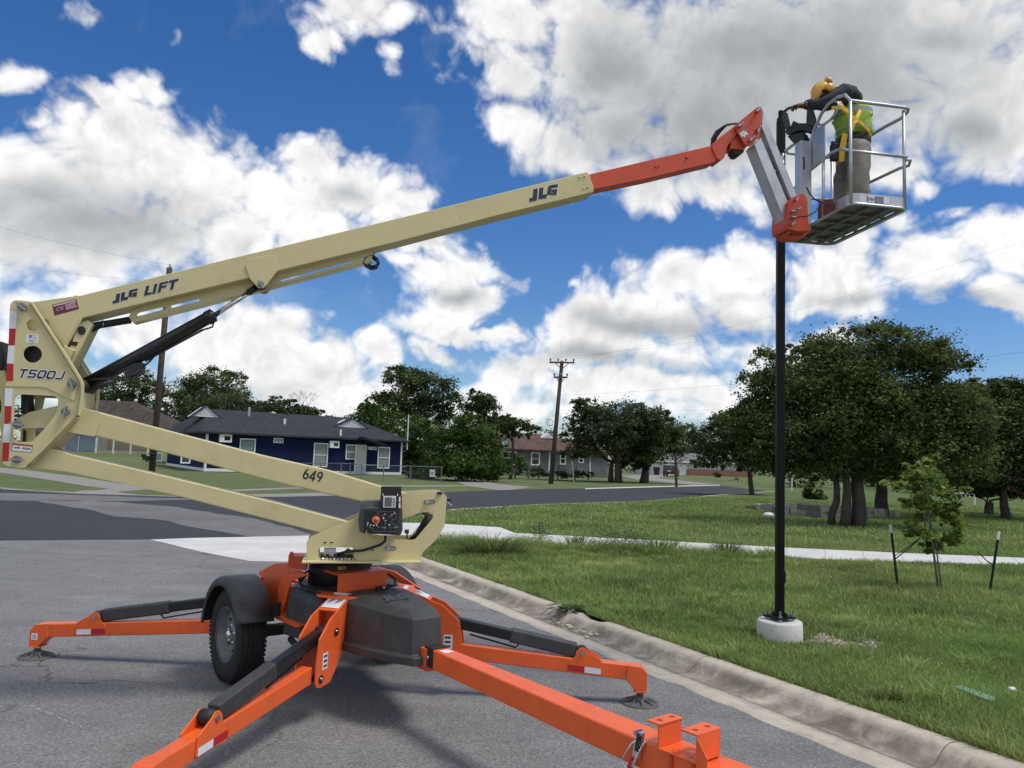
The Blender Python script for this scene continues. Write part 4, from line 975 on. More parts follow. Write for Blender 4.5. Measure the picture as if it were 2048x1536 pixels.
mb = MB(); mb.mat(CREAM); bplate(mb, [(-40, 745), (8, 741), (12, 763), (9, 810), (4, 886), (2, 925), (-40, 925)], -.03, .03, [circ(-12, 762, 12, 10), circ(-6, 812, 9, 20), circ(-6, 875, 9, 26)]); mb.build('rear_plate', lift, bevel=.002)
mb = MB(); mb.mat(BLACKM); bplate(mb, [(-60, 690), (3, 682), (8, 720), (5, 738), (-60, 744)], .02, .2); mb.build('rear_box', lift, bevel=.01)
tape = [((20.5, 623), (33.5, 623), (31.5, 657), (18.5, 657), 0), ((18.5, 657), (31.5, 657), (29.5, 691), (16.5, 691), 1), ((16.5, 691), (29.5, 691), (27, 727), (13.8, 727), 0), ((13.8, 727), (27, 727), (26, 762), (12.4, 762), 1),
        ((10, 776), (25.5, 776), (23, 812), (9.4, 812), 0), ((9.4, 812), (23, 812), (21.6, 848), (8.4, 848), 1), ((8.4, 848), (21.6, 848), (19, 885), (5.4, 885), 0), ((5.4, 885), (19, 885), (17, 922), (4.2, 922), 1)]
for i, t in enumerate(tape):
    mb = MB(); mb.mat(RED if t[4] else WHITE); bplate(mb, t[:4], -.1725 if i < 4 else -.1665, .001); mb.build('reflective_tape', upn)
vf = stroke_word('T500J', OCT, .20, .98, .35); vf2 = stroke_word('T500J', OCT, .38, .98, .35); tn = MB(); an = rad(2)
def t500(off):
    def f(x, y): X = 35 + (x * math.cos(an) + y * math.sin(an)) * 19.0; Y = 754 + (x * math.sin(an) * 1.9 - y) * 17; return BP(X, Y, off)
    return f
tn.mat(WHITE); print_on(tn, vf2, t500(-.1725)); tn.mat(INK); print_on(tn, vf, t500(-.1735)); tn.build('model_lettering', upn, fix=False)
# flag sticker and warning label
def sticker(name, parent, quad, off, items):
    q0, q1, q2, q3 = [A3([*p, 0]) for p in quad]       # tl, tr, br, bl in the photo's measure
    def f(u, v, k=0): p = (q0 * (1 - u) + q1 * u) * (1 - v) + (q3 * (1 - u) + q2 * u) * v; return BP(p[0], p[1], off - .0006 * k)
    mb = MB()
    for (mat, u0, v0, u1, v1, k) in items: mb.mat(mat); mb.add([f(u0, v0, k), f(u1, v0, k), f(u1, v1, k), f(u0, v1, k)], [(0, 1, 2, 3)])
    return mb.build(name, parent, fix=False), f
fi = [(WHITE, 0, 0, 1, 1, 0), (INKBLUE, .2, .08, .46, .4, 2)] + [(PINK if k % 2 == 0 else WHITE, .2, .08 + .1 * k, .82, .17 + .1 * k, 1) for k in range(6)] + [(INKBLUE, .35, .84, .65, .9, 1), (INKBLUE, .2, .72, .8, .78, 1)]
sticker('flag_sticker', upn, [(53, 668), (78, 669), (76, 687), (51, 685)], -.1725, fi)
wi = [(INK, 0, 0, 1, 1, 0), (ORANGE_D, .03, .05, .97, .22, 1), (WHITE, .03, .26, .97, .95, 1), (INKBLUE, .1, .45, .42, .68, 2), (INKBLUE, .5, .40, .92, .70, 2), (INKBLUE, .25, .35, .38, .45, 2)]
sticker('warning_sticker', upn, [(25, 886), (66, 890.5), (63, 905), (22, 901)], -.1665, wi)
for (x, y, an) in ((45, 614, -.6), (145, 768, -1.2), (132, 824, 1.4), (36, 849, -.1), (35, 919, 0)): pinhead(lift, x, y, -.175, .026, an, .085)
for (x, y) in ((92, 644),): pinhead(lift, x, y, -.11, .02, -.7, .05)

# ---- main boom ----------------------------------------------------------
bo = MB(); bo.mat(CREAM)
bplate(bo, [(60, 604), (148, 593), (153, 590.5), (158, 591.5), (460, 517), (800, 435.5), (1174, 343.5), (1180, 352), (1183.5, 364), (1187, 371), (1187.5, 384), (1000, 429.5), (800, 482), (500, 555.5), (165, 636), (126, 704), (118, 694)], -.10, .205)
boom = bo.build('main_boom', lift, bevel=.010, seg=3)
seam = MB(); seam.mat(CREAM)
bplate(seam, [(100, 599), (148, 592.6), (153, 590), (158, 612), (160, 636), (128, 694), (80, 628)], -.104, .004); seam.build('root_plate', boom, bevel=.001)
mb = MB(); mb.mat(CREAM); bplate(mb, [(150, 668), (160, 646), (176, 640), (186, 648), (160, 700), (138, 742), (126, 730)], -.08, .16); bplate(mb, [(128, 690), (148, 700), (132, 735), (118, 715)], -.13, .26); mb.build('boom_root', lift, bevel=.004)
mb = MB(); mb.mat(BLACKM); c = BP(163, 660, -.082); bplate(mb, circ(163, 661, 8, 9, 16), -.086, .01); bplate(mb, [(137, 682), (156, 684), (153, 692), (134, 690)], -.084, .01); mb.build('cable_port', boom)
tr = MB(); tr.mat(CREAM)
def yb(x): return np.interp(x, [165, 500, 800, 1000], [636, 555.5, 482, 429.5]) + 4
bplate(tr, [(257, 634), (264, yb(264) + 4), (300, yb(300)), (420, yb(420)), (560, yb(560)), (700, yb(700)), (745, yb(745)), (744, 522), (735, 529), (640, 554), (546, 579), (462, 600), (339, 632), (268, 647)], -.01, .012,
       [[(273, 629), (278, 625), (328, 613), (332, 614), (331, 618), (281, 631), (275, 632)], [(341, 611), (398, 597), (399, 602), (343, 616)], [(560, 560), (705, 521), (707, 524), (562, 563.5)], [(722, 516), (731, 513.5), (731, 516.5), (723, 519)]])
tr.prism([BP(268, 647, -.01), BP(744, 524, -.01), BP(744, 524, -.01) + BN * .07, BP(268, 647, -.01) + BN * .07], (0, 0, .008)); tro = tr.build('cable_tray', boom, bevel=.001)
mb = MB(); mb.mat(BLACKM); mb.smooth = True
mb.tube([BP(160, 664, -.07), BP(175, 655, -.04), BP(195, 650, -.01), BP(222, 646, .01), BP(262, 639, .02)], .024, 8); mb.tube([BP(165, 668, -.05), BP(200, 652, .0), BP(262, 642, .03)], .018, 8)
mb.mat(STEEL); mb.tube([BP(205, 640, -.03), BP(207, 650, -.045), BP(204, 656, -.02)], .004, 6); mb.build('cable_bundle', boom)
mb = MB(); mb.mat(BLACK); mb.smooth = True
for k in range(5): mb.tube([BP(725, 527, .0), BP(733, 514 + k, .01 * k), BP(744, 511 + k, .01 * k), BP(754, 518 + k, .02), BP(757, 527, .02), BP(752, 536 - k, .02), BP(744, 538 - k, .01 * k), BP(734, 533 - k, 0), BP(725, 527, .0)], .012, 6)
mb.tube([BP(748, 505, 0), BP(748, 513, 0)], .004, 6); mb.build('hose_loop', boom)
for off in (-.110, .104):
    mb = MB(); mb.mat(CREAM); P_ = bpoly([(490.5, 531), (496.5, 520.5), (543, 510), (549, 513), (556, 540), (531, 573), (525, 577), (516, 575.5), (500, 558)], -.110)
    sh = BN * (off + .110); mb.prism([p + sh for p in P_], BN * .008); mb.build('cylinder_lug', boom, bevel=.002)
pinhead(boom, 522.5, 569, -.112, .02, -.9, .07)
mb = MB(); mb.mat(CREAM); mb.smooth = True
for (x, y) in ((1159.5, 354.5), (1169, 352.5), (1166.5, 376.5), (1175.5, 374.5)): mb.ball(BP(x, y, -.102), .009, 8)
mb.build('wear_pad_bolt', boom)
# lettering
LJ = [[(570, 497), (648, 483), (631, 693), (500, 716), (497, 655), (548, 640), (556, 630)], [(668, 478), (747, 464), (731, 590), (800, 578), (806, 605), (790, 648), (650, 674)],
      [(816, 468), (828, 446), (850, 430), (992, 408), (984, 467), (880, 486), (867, 562), (900, 562), (908, 548), (878, 552), (884, 506), (980, 490), (964, 598), (944, 606), (838, 628), (808, 604), (800, 590)]]
LI = {'L': [[(0, 0), (.09, 1), (.39, 1), (.32, .24), (.70, .24), (.68, 0)]], 'I': [[(0, 0), (.09, 1), (.38, 1), (.29, 0)]], 'F': [[(0, 0), (.09, 1), (.86, 1), (.84, .76), (.36, .76), (.34, .62), (.76, .62), (.74, .38), (.32, .38), (.29, 0)]], 'T': [[(.2, 0), (.27, .74), (.02, .74), (.04, 1), (.88, 1), (.86, .74), (.57, .74), (.49, 0)]]}
def lettering(name, polys, fn, parent):
    mb = MB(); mb.mat(WHITE); print_on(mb, poly_curve(polys, .095), fn(-.1015)); mb.mat(INK); print_on(mb, poly_curve(polys, 0), fn(-.1025)); return mb.build(name, parent, fix=False)
def norm(polys): return [[((x - 1000 * 0) / 100., -y / 100.) for x, y in p] for p in polys]
def logo_fn(ox, oy, sx, sy, sk=0):
    def w(off):
        def f(x, y): return BP(ox + x * 100 * sx, oy - y * 100 * sy + x * 100 * sk, off)
        return f
    return w
lettering('maker_logo', norm(LJ), logo_fn(1000, 320, 1 / 8.533, 1 / 8.533), boom)
# the longer wordmark at the boom root, sheared along the boom
J2 = [[((x - 497) / 88., -(y + (x - 497) * .17 - 716) / 88.) for x, y in p] for p in LJ]
wm = [[(x, y) for x, y in p] for p in J2]; X0 = 6.9
for chh, wdt in (('L', .80), ('I', .50), ('F', .98), ('T', .9)):
    for p in LI[chh]: wm.append([(X0 + x * 2.55 + (y) * .3, y * 2.5 + .1) for x, y in p])
    X0 += wdt * 2.3
def wmk(off):
    def f(x, y): X = 225 + x * 9.05; return BP(X, 607.5 - y * 7.6 - (X - 225) * .235, off)
    return f
lettering('maker_wordmark', wm, wmk, boom)
mi = [(INK, 0, 0, 1, 1, 0), (MAROON, .01, .02, .99, .98, 1), (PINK, .03, .06, .96, .2, 2), (PINK, .5, .28, .95, .38, 2), (PINK, .5, .46, .92, .56, 2), (PINK, .5, .64, .96, .74, 2)]
so_, f_ = sticker('hire_sticker', boom, [(104, 609.5), (153, 598), (158, 618), (109, 631.5)], -.1045, mi)
cte = MB(); cte.mat(PINK); vf = text_mesh('CTE', .3, .01); print_on(cte, vf, lambda x, y: f_(.10 + x * .165, .66 - y * .42 * 1, 3)); cte.build('sticker_lettering', so_, fix=False)

# ---- lift cylinder ------------------------------------------------------
mb = MB(); mb.mat(CHROME); mb.smooth = True; mb.cyl(BP(430, 630, .0), BP(500, 583, .0), .019, 18); mb.build('cylinder_rod', lift)
mb = MB(); mb.mat(BLACK); mb.smooth = True; c = BP(522, 569, 0); mb.cyl(c - BN * .07, c + BN * .07, .045, 20); mb.cyl(BP(496, 586, 0), BP(515, 574, 0), .026, 16); mb.build('rod_end', lift)
mb = MB(); mb.mat(BLACK); mb.smooth = True; mb.tube([BP(168, 772, 0), BP(300, 700, 0), BP(413, 637.5, 0), BP(414, 637, 0), BP(427, 630, 0), BP(430, 628.5, 0)], [.050, .049, .047, .053, .053, .03], 24); mb.build('lift_cylinder', lift)
mb = MB(); mb.mat(BLACKM); mb.smooth = True
mb.tube([BP(427, 645, -.01), BP(425, 654, -.01), BP(415, 657, -.01), BP(405, 660, -.01)], .007, 6); mb.tube([BP(405, 660, 0), BP(290, 722, -.02)], .009, 6)
mb.tube([BP(165, 762, -.06), BP(200, 758, -.07), BP(240, 757, -.07), BP(270, 748, -.05), BP(285, 735, -.03)], .008, 6); mb.tube([BP(285, 735, -.03), BP(300, 722, -.01), BP(312, 708, -.01)], .008, 6)
mb.tube([BP(160, 785, -.02), BP(190, 778, -.05), BP(205, 772, -.05), BP(230, 760, -.03)], .012, 6)
mb.smooth = False; bplate(mb, [(252, 735), (268, 726), (285, 725), (284, 745), (262, 757), (250, 750)], -.045, .09); mb.build('cylinder_hose', lift)
mb = MB(); mb.mat(BLACKM); mb.smooth = True; c = BP(168, 774, 0); mb.cyl(c - BN * .12, c + BN * .12, .05, 20); mb.build('cylinder_pivot', lift)

# ---- fly boom, head and jib --------------------------------------------
arm('fly_boom', [(1120, 362), (1180, 348), (1300, 319.5), (1420, 291.5), (1428, 295), (1438, 318), (1428, 325), (1300, 356), (1187.6, 379.5), (1120, 393)], -.072, .145, .006, ORANGE_D)
mb = MB(); mb.mat(ORANGE_D); mb.smooth = True
for (x, y, r_) in ((1374, 315, .011), (1311, 333, .007), (1317, 332, .007)): c = BP(x, y, -.072); mb.cyl(c, c - BN * .012, r_, 10)
mb.build('boom_bolt', lift)
nk = [(1423.6, 294), (1426, 286), (1440, 274), (1471, 250), (1480, 262), (1467, 276), (1456, 291), (1452, 306), (1449, 315), (1442, 321), (1434, 318), (1428, 306)]
mb = MB(); mb.mat(ORANGE_D); bplate(mb, nk, -.082, .165); mb.build('boom_neck', lift, bevel=.006)
hd = [(1469.7, 251), (1474, 247), (1512, 216), (1516, 213.5), (1521, 214), (1525, 219), (1524, 240), (1519.7, 272), (1505, 288), (1500, 292), (1496, 292), (1490, 289), (1473, 262)]
for k in (0, 1):
    mb = MB(); mb.mat(ORANGE_D); P_ = bpoly(hd, -.100); sh = BN * (.19 * k); mb.prism([p + sh for p in P_], BN * .010); hdn = mb.build('jib_head_plate', lift, bevel=.002)
    if k == 0:
        for (x, y, an) in ((1478, 252, .7), (1514, 222, .7), (1514, 261, 1.2), (1500, 280, .8)): pinhead(hdn, x, y, -.101, .016, an, .065)
        sticker('warning_sticker', hdn, [(1478, 267), (1489, 258), (1498, 268), (1487, 277.5)], -.1008, [(INK, 0, 0, 1, 1, 0), (WHITE, .05, .05, .95, .95, 1), (INK, .72, .1, .9, .3, 2), (INK, .1, .72, .28, .9, 2), (INK, .5, .72, .68, .9, 2), (INKBLUE, .3, .3, .5, .5, 2)])
mb = MB(); mb.mat(ORANGE_D); bplate(mb, [(1462, 276), (1476, 262), (1486, 282), (1490, 300), (1460, 297)], -.06, .12); mb.mat(BLACKM); bplate(mb, [(1465, 301), (1478, 294), (1489, 303), (1480, 311), (1472, 311)], -.05, .10); mb.build('head_spacer', lift, bevel=.004)
mb = MB(); mb.mat(CHROME); mb.cyl(BP(1452, 300, 0), BP(1472, 297, 0), .010, 10); mb.build('levelling_rod', lift)
mb = MB(); mb.mat(BLACKM); mb.smooth = True
for k in range(4): mb.tube([BP(1423 + k, 291, -.04 + .03 * k), BP(1424 + k * 3, 277 - k, -.04 + .03 * k), BP(1432 + k * 3, 263, -.04 + .03 * k), BP(1448 + k * 2, 252 - k, -.04 + .03 * k), BP(1466 + k, 247.5, -.04 + .03 * k), BP(1474, 247, -.04 + .03 * k)], .009, 6)
mb.build('head_hose', lift)
jb = [(1508, 287), (1523, 274), (1592, 440), (1592, 455), (1579, 466)]
mb = MB(); mb.mat(ALU); bplate(mb, [(1509, 289), (1521.5, 275), (1590, 438), (1580, 466), (1577, 461)], -.075, .15, [circ(1524, 304, .1, .1, 6)]); jib = mb.build('jib_beam', lift, bevel=.004)
mb = MB(); mb.mat(ALU); bplate(mb, [(1526, 221), (1523.5, 254), (1583, 400), (1594, 392)], -.06, .12); mb.build('jib_link', lift, bevel=.004)
mb = MB(); mb.mat(BLACKM); mb.smooth = True; mb.tube([BP(1530, 300, -.01), BP(1560, 372, .01), BP(1580, 420, 0)], .010, 6); mb.mat(STEEL); mb.ball(BP(1549, 343, -.02), .02, 8); mb.build('jib_hose', lift)

# ---- basket -------------------------------------------------------------
BA = rad(10); BU = A3([math.cos(BA), math.sin(BA), 0]); BV = A3([-math.sin(BA) * .85, math.cos(BA), 0]); BV /= np.linalg.norm(BV)
B0 = V(1702, 406, 6.27); LU, LV = .535, 1.15; ZF = B0[2]
def K3(u, v, z): return B0 + BU * u + BV * v + UZ * z
basket = MB(); basket.mat(ALU)
def rrect(u0, u1, v0, v1, r, z, n=6):
    out = []
    for (cu, cv, a0) in ((u1 - r, v0 + r, -90), (u1 - r, v1 - r, 0), (u0 + r, v1 - r, 90), (u0 + r, v0 + r, 180)):
        for k in range(n + 1): a = rad(a0 + 90 * k / n); out.append(K3(cu + r * math.cos(a), cv + r * math.sin(a), z))
    return out
fl = rrect(.012, LU - .012, .012, LV - .012, .07, .004)
slots = []
def slot(u0, v0, u1, v1, w=.016):
    d = A3([u1 - u0, v1 - v0, 0]); L = np.linalg.norm(d); d /= L; n_ = A3([-d[1], d[0], 0]) * w / 2
    q_ = [A3([u0, v0, 0]) - n_, A3([u1, v1, 0]) - n_, A3([u1, v1, 0]) + n_, A3([u0, v0, 0]) + n_]; return [K3(p[0], p[1], .004) for p in q_]
for k in range(5): slots.append(slot(LU - .042, .12 + .20 * k, LU - .042, .12 + .20 * k + .14, .024))
for k in range(4): slots.append(slot(.06 + .11 * k, LV - .042, .06 + .11 * k + .085, LV - .042, .024))
fm = MB(); fm.mat(ALUD); fm.prism(fl, (0, 0, .006), slots); floor = fm.build('basket_floor', lift)
rim = MB(); rim.mat(ALU); rim.smooth = True; rim.tube(rrect(0, LU, 0, LV, .08, .0), .014, 8, closed=True); rim.build('floor_rim', lift)
rb = MB(); rb.mat(ALUD)
for u in (LU * .33, LU * .66): rb.box(K3(u, LV / 2, -.012), BU * .014, BV * LV * .47, UZ * .014)
for v in (.24, .48, .72, .95): rb.box(K3(LU * .42, v, -.009), BU * LU * .38, BV * .012, UZ * .010)
rb.build('floor_rib', floor)
HR = .895; HM = .455
def post(u, v, h, z0=0., r=.0135): p = MB(); p.mat(ALU); p.smooth = True; p.cyl(K3(u, v, z0), K3(u, v, h), r, 12); p.build('basket_post', lift)
post(.0, .0, HR - .005); post(LU - .02, .015, HR - .02, -.0); post(0, LV, HR - .01); post(LU, LV, HR - .01); post(.0, .42, HM + .10, 0)
SH, SD_, SN_ = vplane(B0[:2], BV)
def sh(x, y, off=0): return SH(x, y, off)
rl = MB(); rl.mat(ALU); rl.smooth = True
loopc = [K3(LU + .0, -.012, HR - .012), K3(LU + .03, -.0, HR - .02), K3(LU + .038, .02, HR - .05), K3(LU + .03, .04, HR - .085)]
rl.tube([sh(1620, 300), sh(1622, 280), sh(1630, 256), sh(1642, 229), sh(1657, 208), sh(1676, 194), sh(1690, 190), K3(0, .0, HR), K3(LU * .5, -.0, HR + .0), K3(LU - .02, 0, HR), K3(LU + .02, .005, HR - .005), K3(LU + .03, .03, HR - .02), K3(LU + .015, .10, HR - .05), K3(LU, .3, HR - .04), K3(LU, LV * .7, HR - .02), K3(LU, LV - .06, HR), K3(LU - .05, LV, HR), K3(.05, LV, HR), K3(0, LV - .06, HR), K3(0, LV * .75, HR)], .0145, 10)
rl.tube([K3(0, LV * .75, HR), K3(0, .74, .72), K3(0, .72, .5)], .0145, 10)
rl.build('top_rail', lift)
ml = MB(); ml.mat(ALU); ml.smooth = True
ml.tube([sh(1619, 342), sh(1640, 325), sh(1662, 306), sh(1680, 298), K3(0, .0, HM), K3(LU, .0, HM)], .0135, 10)
ml.tube([K3(LU - .02, -.012, HM - .03), K3(LU + .03, 0, HM - .025), K3(LU + .035, .03, HM - .06), K3(LU, .10, HM - .06), K3(LU, LV - .06, HM), K3(LU - .06, LV, HM), K3(.05, LV, HM), K3(0, LV - .05, HM), K3(0, .72, HM)], .0135, 10)
ml.build('middle_rail', lift)
hl = MB(); hl.mat(ALU); hl.smooth = True
hl.tube([sh(1670, 202), sh(1676, 205), sh(1678, 212), sh(1672, 226), sh(1660, 240), sh(1648, 249), sh(1638, 250), sh(1636, 243)], .011, 8); hl.build('grab_handle', lift)
sp = MB(); sp.mat(ALU); sp.prism([sh(x, y, -.0) for x, y in [(1621, 290), (1626, 268), (1634, 255), (1649, 250), (1650, 318), (1621, 337)]], BU * .008); sp.build('side_panel', lift)
mt = MB(); mt.mat(ALU); mt.box(K3(-.058, .665, .37), BU * .055, BV * .055, UZ * .42); mast = mt.build('basket_mast', lift, bevel=.006)
ob = MB(); ob.mat(ORANGE_D)
bplate(ob, [(1578, 404), (1588, 393), (1601.5, 387), (1607, 387), (1615, 396.6), (1617, 447), (1623, 461), (1597, 463), (1577, 458), (1574.5, 450), (1576, 426.6)], -.13, .26)
ob.build('rotator_bracket', lift, bevel=.005)
ob = MB(); ob.mat(ORANGE_D); bplate(ob, [(1563, 474.5), (1578, 464), (1622, 462), (1606, 476), (1599, 479), (1577, 479)], -.02, .10); ob.build('jib_foot', lift, bevel=.004)
for (x, y, an) in ((1590, 400, 1.0), (1583, 424, .2), (1584, 436, .1), (1582, 449, .8), (1594, 419, .5)): pinhead(lift, x, y, -.132, .011, an, .035, 'bracket_bolt')
tbd = MB(); tbd.mat(ALU); h = .10
pts_t = [(0.012, .50), (.012, .09), (.03, .035), (.09, .014), (LU - .03, .012)]
for (a, b) in zip(pts_t[:-1], pts_t[1:]): tbd.prism([K3(*a, .012), K3(*b, .012), K3(*b, h), K3(*a, h)], A3(np.cross(UZ, K3(*b, 0) - K3(*a, 0))) / np.linalg.norm(K3(*b, 0) - K3(*a, 0)) * .004)
tbo = tbd.build('toe_board', lift)
st = MB()
for (mt_, a, b, k) in ((INK, .16, .37, 0), (WHITE, .163, .23, 1), (WHITE, .31, .367, 1), (INKBLUE, .236, .304, 1)): st.mat(mt_); st.add([K3(a, .0095 - .001 * k, .028), K3(b, .0095 - .001 * k, .028), K3(b, .0095 - .001 * k, .085), K3(a, .0095 - .001 * k, .085)], [(0, 1, 2, 3)])
st.mat(INK)
for k in range(5): st.add([K3(.17 + .012 * k, .007, .04), K3(.176 + .012 * k, .007, .04), K3(.176 + .012 * k, .007, .07), K3(.17 + .012 * k, .007, .07)], [(0, 1, 2, 3)])
st.build('toe_board_sticker', tbo, fix=False)
mb = MB(); mb.mat(paint('dull_red_panel', (.16, .035, .03), .6)); mb.prism([K3(.004, .26, .014), K3(.004, .50, .014), K3(.004, .50, .14), K3(.004, .40, .16), K3(.004, .26, .12)], -BU * .012); mb.build('side_toe_plate', tbo)
# console with its guard hoop
cs_ = MB(); cs_.mat(BLACKM)
CP, CD, CN = vplane(K3(-.06, .66, 0)[:2], BV * -1 + BU * .55)
def cp(pts, off): return [CP(x, y, off) for x, y in pts]
def cpl(mb, pts, off, th): return mb.prism(cp(pts, off), CN * th)
cs_.prism([CP(*p) for p in [(1570, 262), (1580, 254), (1586, 241), (1597, 246), (1611, 246), (1629, 250), (1630, 262), (1612, 264), (1604, 260), (1592, 263), (1578, 270), (1572, 268)]], CN * .10)
cs_.prism([CP(*p) for p in [(1574, 272), (1604, 264), (1610, 275), (1604, 288), (1596, 292), (1584, 284)]], CN * .09)
cso = cs_.build('control_console', lift, bevel=.006)
gd = MB(); gd.mat(PLASTIC)
for (o, t) in ((0, .022), (.09, .022)):
    gd.prism([CP(x, y, o) for x, y in [(1566, 222), (1573, 225), (1579, 252), (1573, 262), (1563, 236)]], CN * t); gd.prism([CP(x, y, o) for x, y in [(1614, 217), (1624, 217), (1630, 236), (1629, 256), (1612, 250)]], CN * t)
gd.smooth = True; gd.tube([CP(1568, 224, .06), CP(1576, 217, .06), CP(1590, 213, .06), CP(1606, 214, .06), CP(1619, 219, .06)], .014, 8); gd.build('console_guard', cso)
cbw = MB(); cbw.mat(BLACKM); cbw.smooth = True
cbw.tube([K3(-.12, .55, .60), K3(-.12, .54, .54), K3(-.125, .53, .48)], .009, 6); cbw.tube([K3(-.12, .50, .30), K3(-.125, .44, .22), K3(-.12, .36, .14), K3(-.05, .30, .09), K3(-.03, .28, .06)], .007, 6)
cbw.tube([BP(1590, 436, -.15), BP(1600, 433, -.17), BP(1615, 432, -.18), BP(1630, 424, -.17), BP(1640, 410, -.15), BP(1637, 402, -.14)], .006, 6); cbw.build('basket_cable', lift)
# ================================================================== HOUSES
def siding(name, col, step=.2, shade=.75):
    m, q, b = newmat(name); P = coords(q); s = q.new('ShaderNodeSeparateXYZ'); q.l.new(P, s.inputs[0])
    n = q.noise(P, .9, 5, .6); c = q.mix(q.mr(n, .3, .7), tuple(x * .85 for x in col), tuple(min(1, x * 1.15) for x in col))
    q.put(b.inputs['Base Color'], c); b.inputs['Roughness'].default_value = .8; b.inputs['Specular IOR Level'].default_value = .2
    f = q.m('FRACT', q.m('DIVIDE', s.outputs[2], step)); bn = q.new('ShaderNodeBump'); bn.inputs['Distance'].default_value = .02; q.put(bn.inputs['Height'], f); q.l.new(bn.outputs[0], b.inputs['Normal'])
    return m
def shingle(name, col):
    m, q, b = newmat(name); P = coords(q)
    br = q.new('ShaderNodeTexVoronoi'); sc = q.v('MULTIPLY', P, (3.2, 3.2, 7)); q.put(br.inputs['Vector'], sc); br.inputs['Scale'].default_value = 1.0
    n = q.noise(P, .5, 6, .6); v = q.m('MULTIPLY', q.mr(br.outputs['Color'], 0, 1, .6, 1.45), q.mr(n, .3, .7, .8, 1.2))
    c = q.v('SCALE', q.v('MULTIPLY', (1, 1, 1), col), sc=v); q.put(b.inputs['Base Color'], c); b.inputs['Roughness'].default_value = .9
    return m
NAVY = siding('navy_siding', (.006, .014, .058)); GREYS = siding('grey_siding', (.15, .165, .175)); WHITES = siding('white_siding', (.6, .61, .62)); TANS = siding('tan_siding', (.34, .28, .21))
SHEDB = siding('blue_grey_sheet_metal', (.19, .24, .30), .9)
ROOFD = shingle('charcoal_shingles', (.024, .026, .031)); ROOFB = shingle('brown_shingles', (.055, .043, .038)); ROOFR = shingle('red_brown_shingles', (.088, .050, .038)); ROOFG = shingle('grey_shingles', (.17, .165, .165))
TRIM = paint('white_trim', (.72, .73, .74), .5, var=.05); WGLASS = paint('window_glass', (.04, .055, .055), .08, var=.4, scale=1.2); BLIND = paint('window_blind', (.20, .26, .24), .5, var=.1)
DKGLASS = paint('dark_window_glass', (.010, .012, .014), .08, var=.3)
BRICKM, q_, b_ = newmat('red_brick')
bt = q_.new('ShaderNodeTexBrick'); q_.put(bt.inputs['Vector'], q_.v('MULTIPLY', coords(q_), (1, 0, 1))); bt.inputs['Scale'].default_value = 4; bt.inputs['Color1'].default_value = (.22, .075, .045, 1); bt.inputs['Color2'].default_value = (.15, .055, .04, 1); bt.inputs['Mortar'].default_value = (.25, .2, .17, 1)
_c = q_.new('ShaderNodeCombineXYZ'); _s = q_.new('ShaderNodeSeparateXYZ'); q_.l.new(coords(q_), _s.inputs[0]); q_.put(_c.inputs[0], _s.outputs[0]); q_.put(_c.inputs[1], _s.outputs[2]); q_.l.new(_c.outputs[0], bt.inputs['Vector']); q_.l.new(bt.outputs[0], b_.inputs['Base Color'])
WOODP = paint('weathered_pole_wood', (.060, .042, .032), .9, var=.35, scale=5, bump=.3, bscale=40)

class Wall:
    """a wall with local (u along, z up); o outward offset"""
    def __init__(s, P, Q):
        s.P = A3([P[0], P[1], 0]); Q = A3([Q[0], Q[1], 0]); s.L = np.linalg.norm(Q - s.P); s.D = (Q - s.P) / s.L; s.N = A3([s.D[1], -s.D[0], 0])
        if s.N @ (s.P - O_ * A3([1, 1, 0])) > 0: s.N = -s.N
    def at(s, u, z, o=0.): return s.P + s.D * u + s.N * o + UZ * z
    def hit(s, x, y):
        d = ray(x, y); k = ((s.P - O_) @ s.N) / (d @ s.N); q = O_ + d * k; return float((q - s.P) @ s.D), float(q[2])
def window(parent, W, x0, y0, x1, y1, fw=.10, split=1, glass=WGLASS, blind=False, cols=1):
    ua, zt = W.hit(x0, y0); ub, zb = W.hit(x1, y1); zt2 = W.hit(x1, y0)[1]; zt = (zt + zt2) / 2; zb = (zb + W.hit(x0, y1)[1]) / 2; ua, ub = min(ua, ub), max(ua, ub)
    f = MB(); f.mat(TRIM)
    def bar(a, b, c, d): f.prism([W.at(a, c, .01), W.at(b, c, .01), W.at(b, d, .01), W.at(a, d, .01)], W.N * .05)
    bar(ua, ua + fw, zb, zt); bar(ub - fw, ub, zb, zt); bar(ua + fw, ub - fw, zt - fw, zt); bar(ua + fw, ub - fw, zb, zb + fw)
    for k in range(split): z = zb + (zt - zb) * (k + 1) / (split + 1); bar(ua + fw, ub - fw, z - .035, z + .035)
    for k in range(cols - 1): u = ua + (ub - ua) * (k + 1) / cols; f.prism([W.at(u - .03, zb + fw, .012), W.at(u + .03, zb + fw, .012), W.at(u + .03, zt - fw, .012), W.at(u - .03, zt - fw, .012)], W.N * .04)
    fo = f.build('window', parent)
    p = MB(); p.mat(glass); p.prism([W.at(ua + fw * .8, zb + fw * .8, .008), W.at(ub - fw * .8, zb + fw * .8, .008), W.at(ub - fw * .8, zt - fw * .8, .008), W.at(ua + fw * .8, zt - fw * .8, .008)], W.N * .012)
    if blind: p.mat(BLIND); p.prism([W.at(ua + fw * 1.6, zb + fw * 1.5, .022), W.at(ub - fw * 1.6, zb + fw * 1.5, .022), W.at(ub - fw * 1.6, zt - fw * 1.5, .022), W.at(ua + fw * 1.6, zt - fw * 1.5, .022)], W.N * .004)
    p.build('pane', fo); return fo
def board(mb, W, u, z0, z1, w=.14, o=.0): mb.prism([W.at(u - w / 2, z0, o + .003), W.at(u + w / 2, z0, o + .003), W.at(u + w / 2, z1, o + .003), W.at(u - w / 2, z1, o + .003)], W.N * .03)
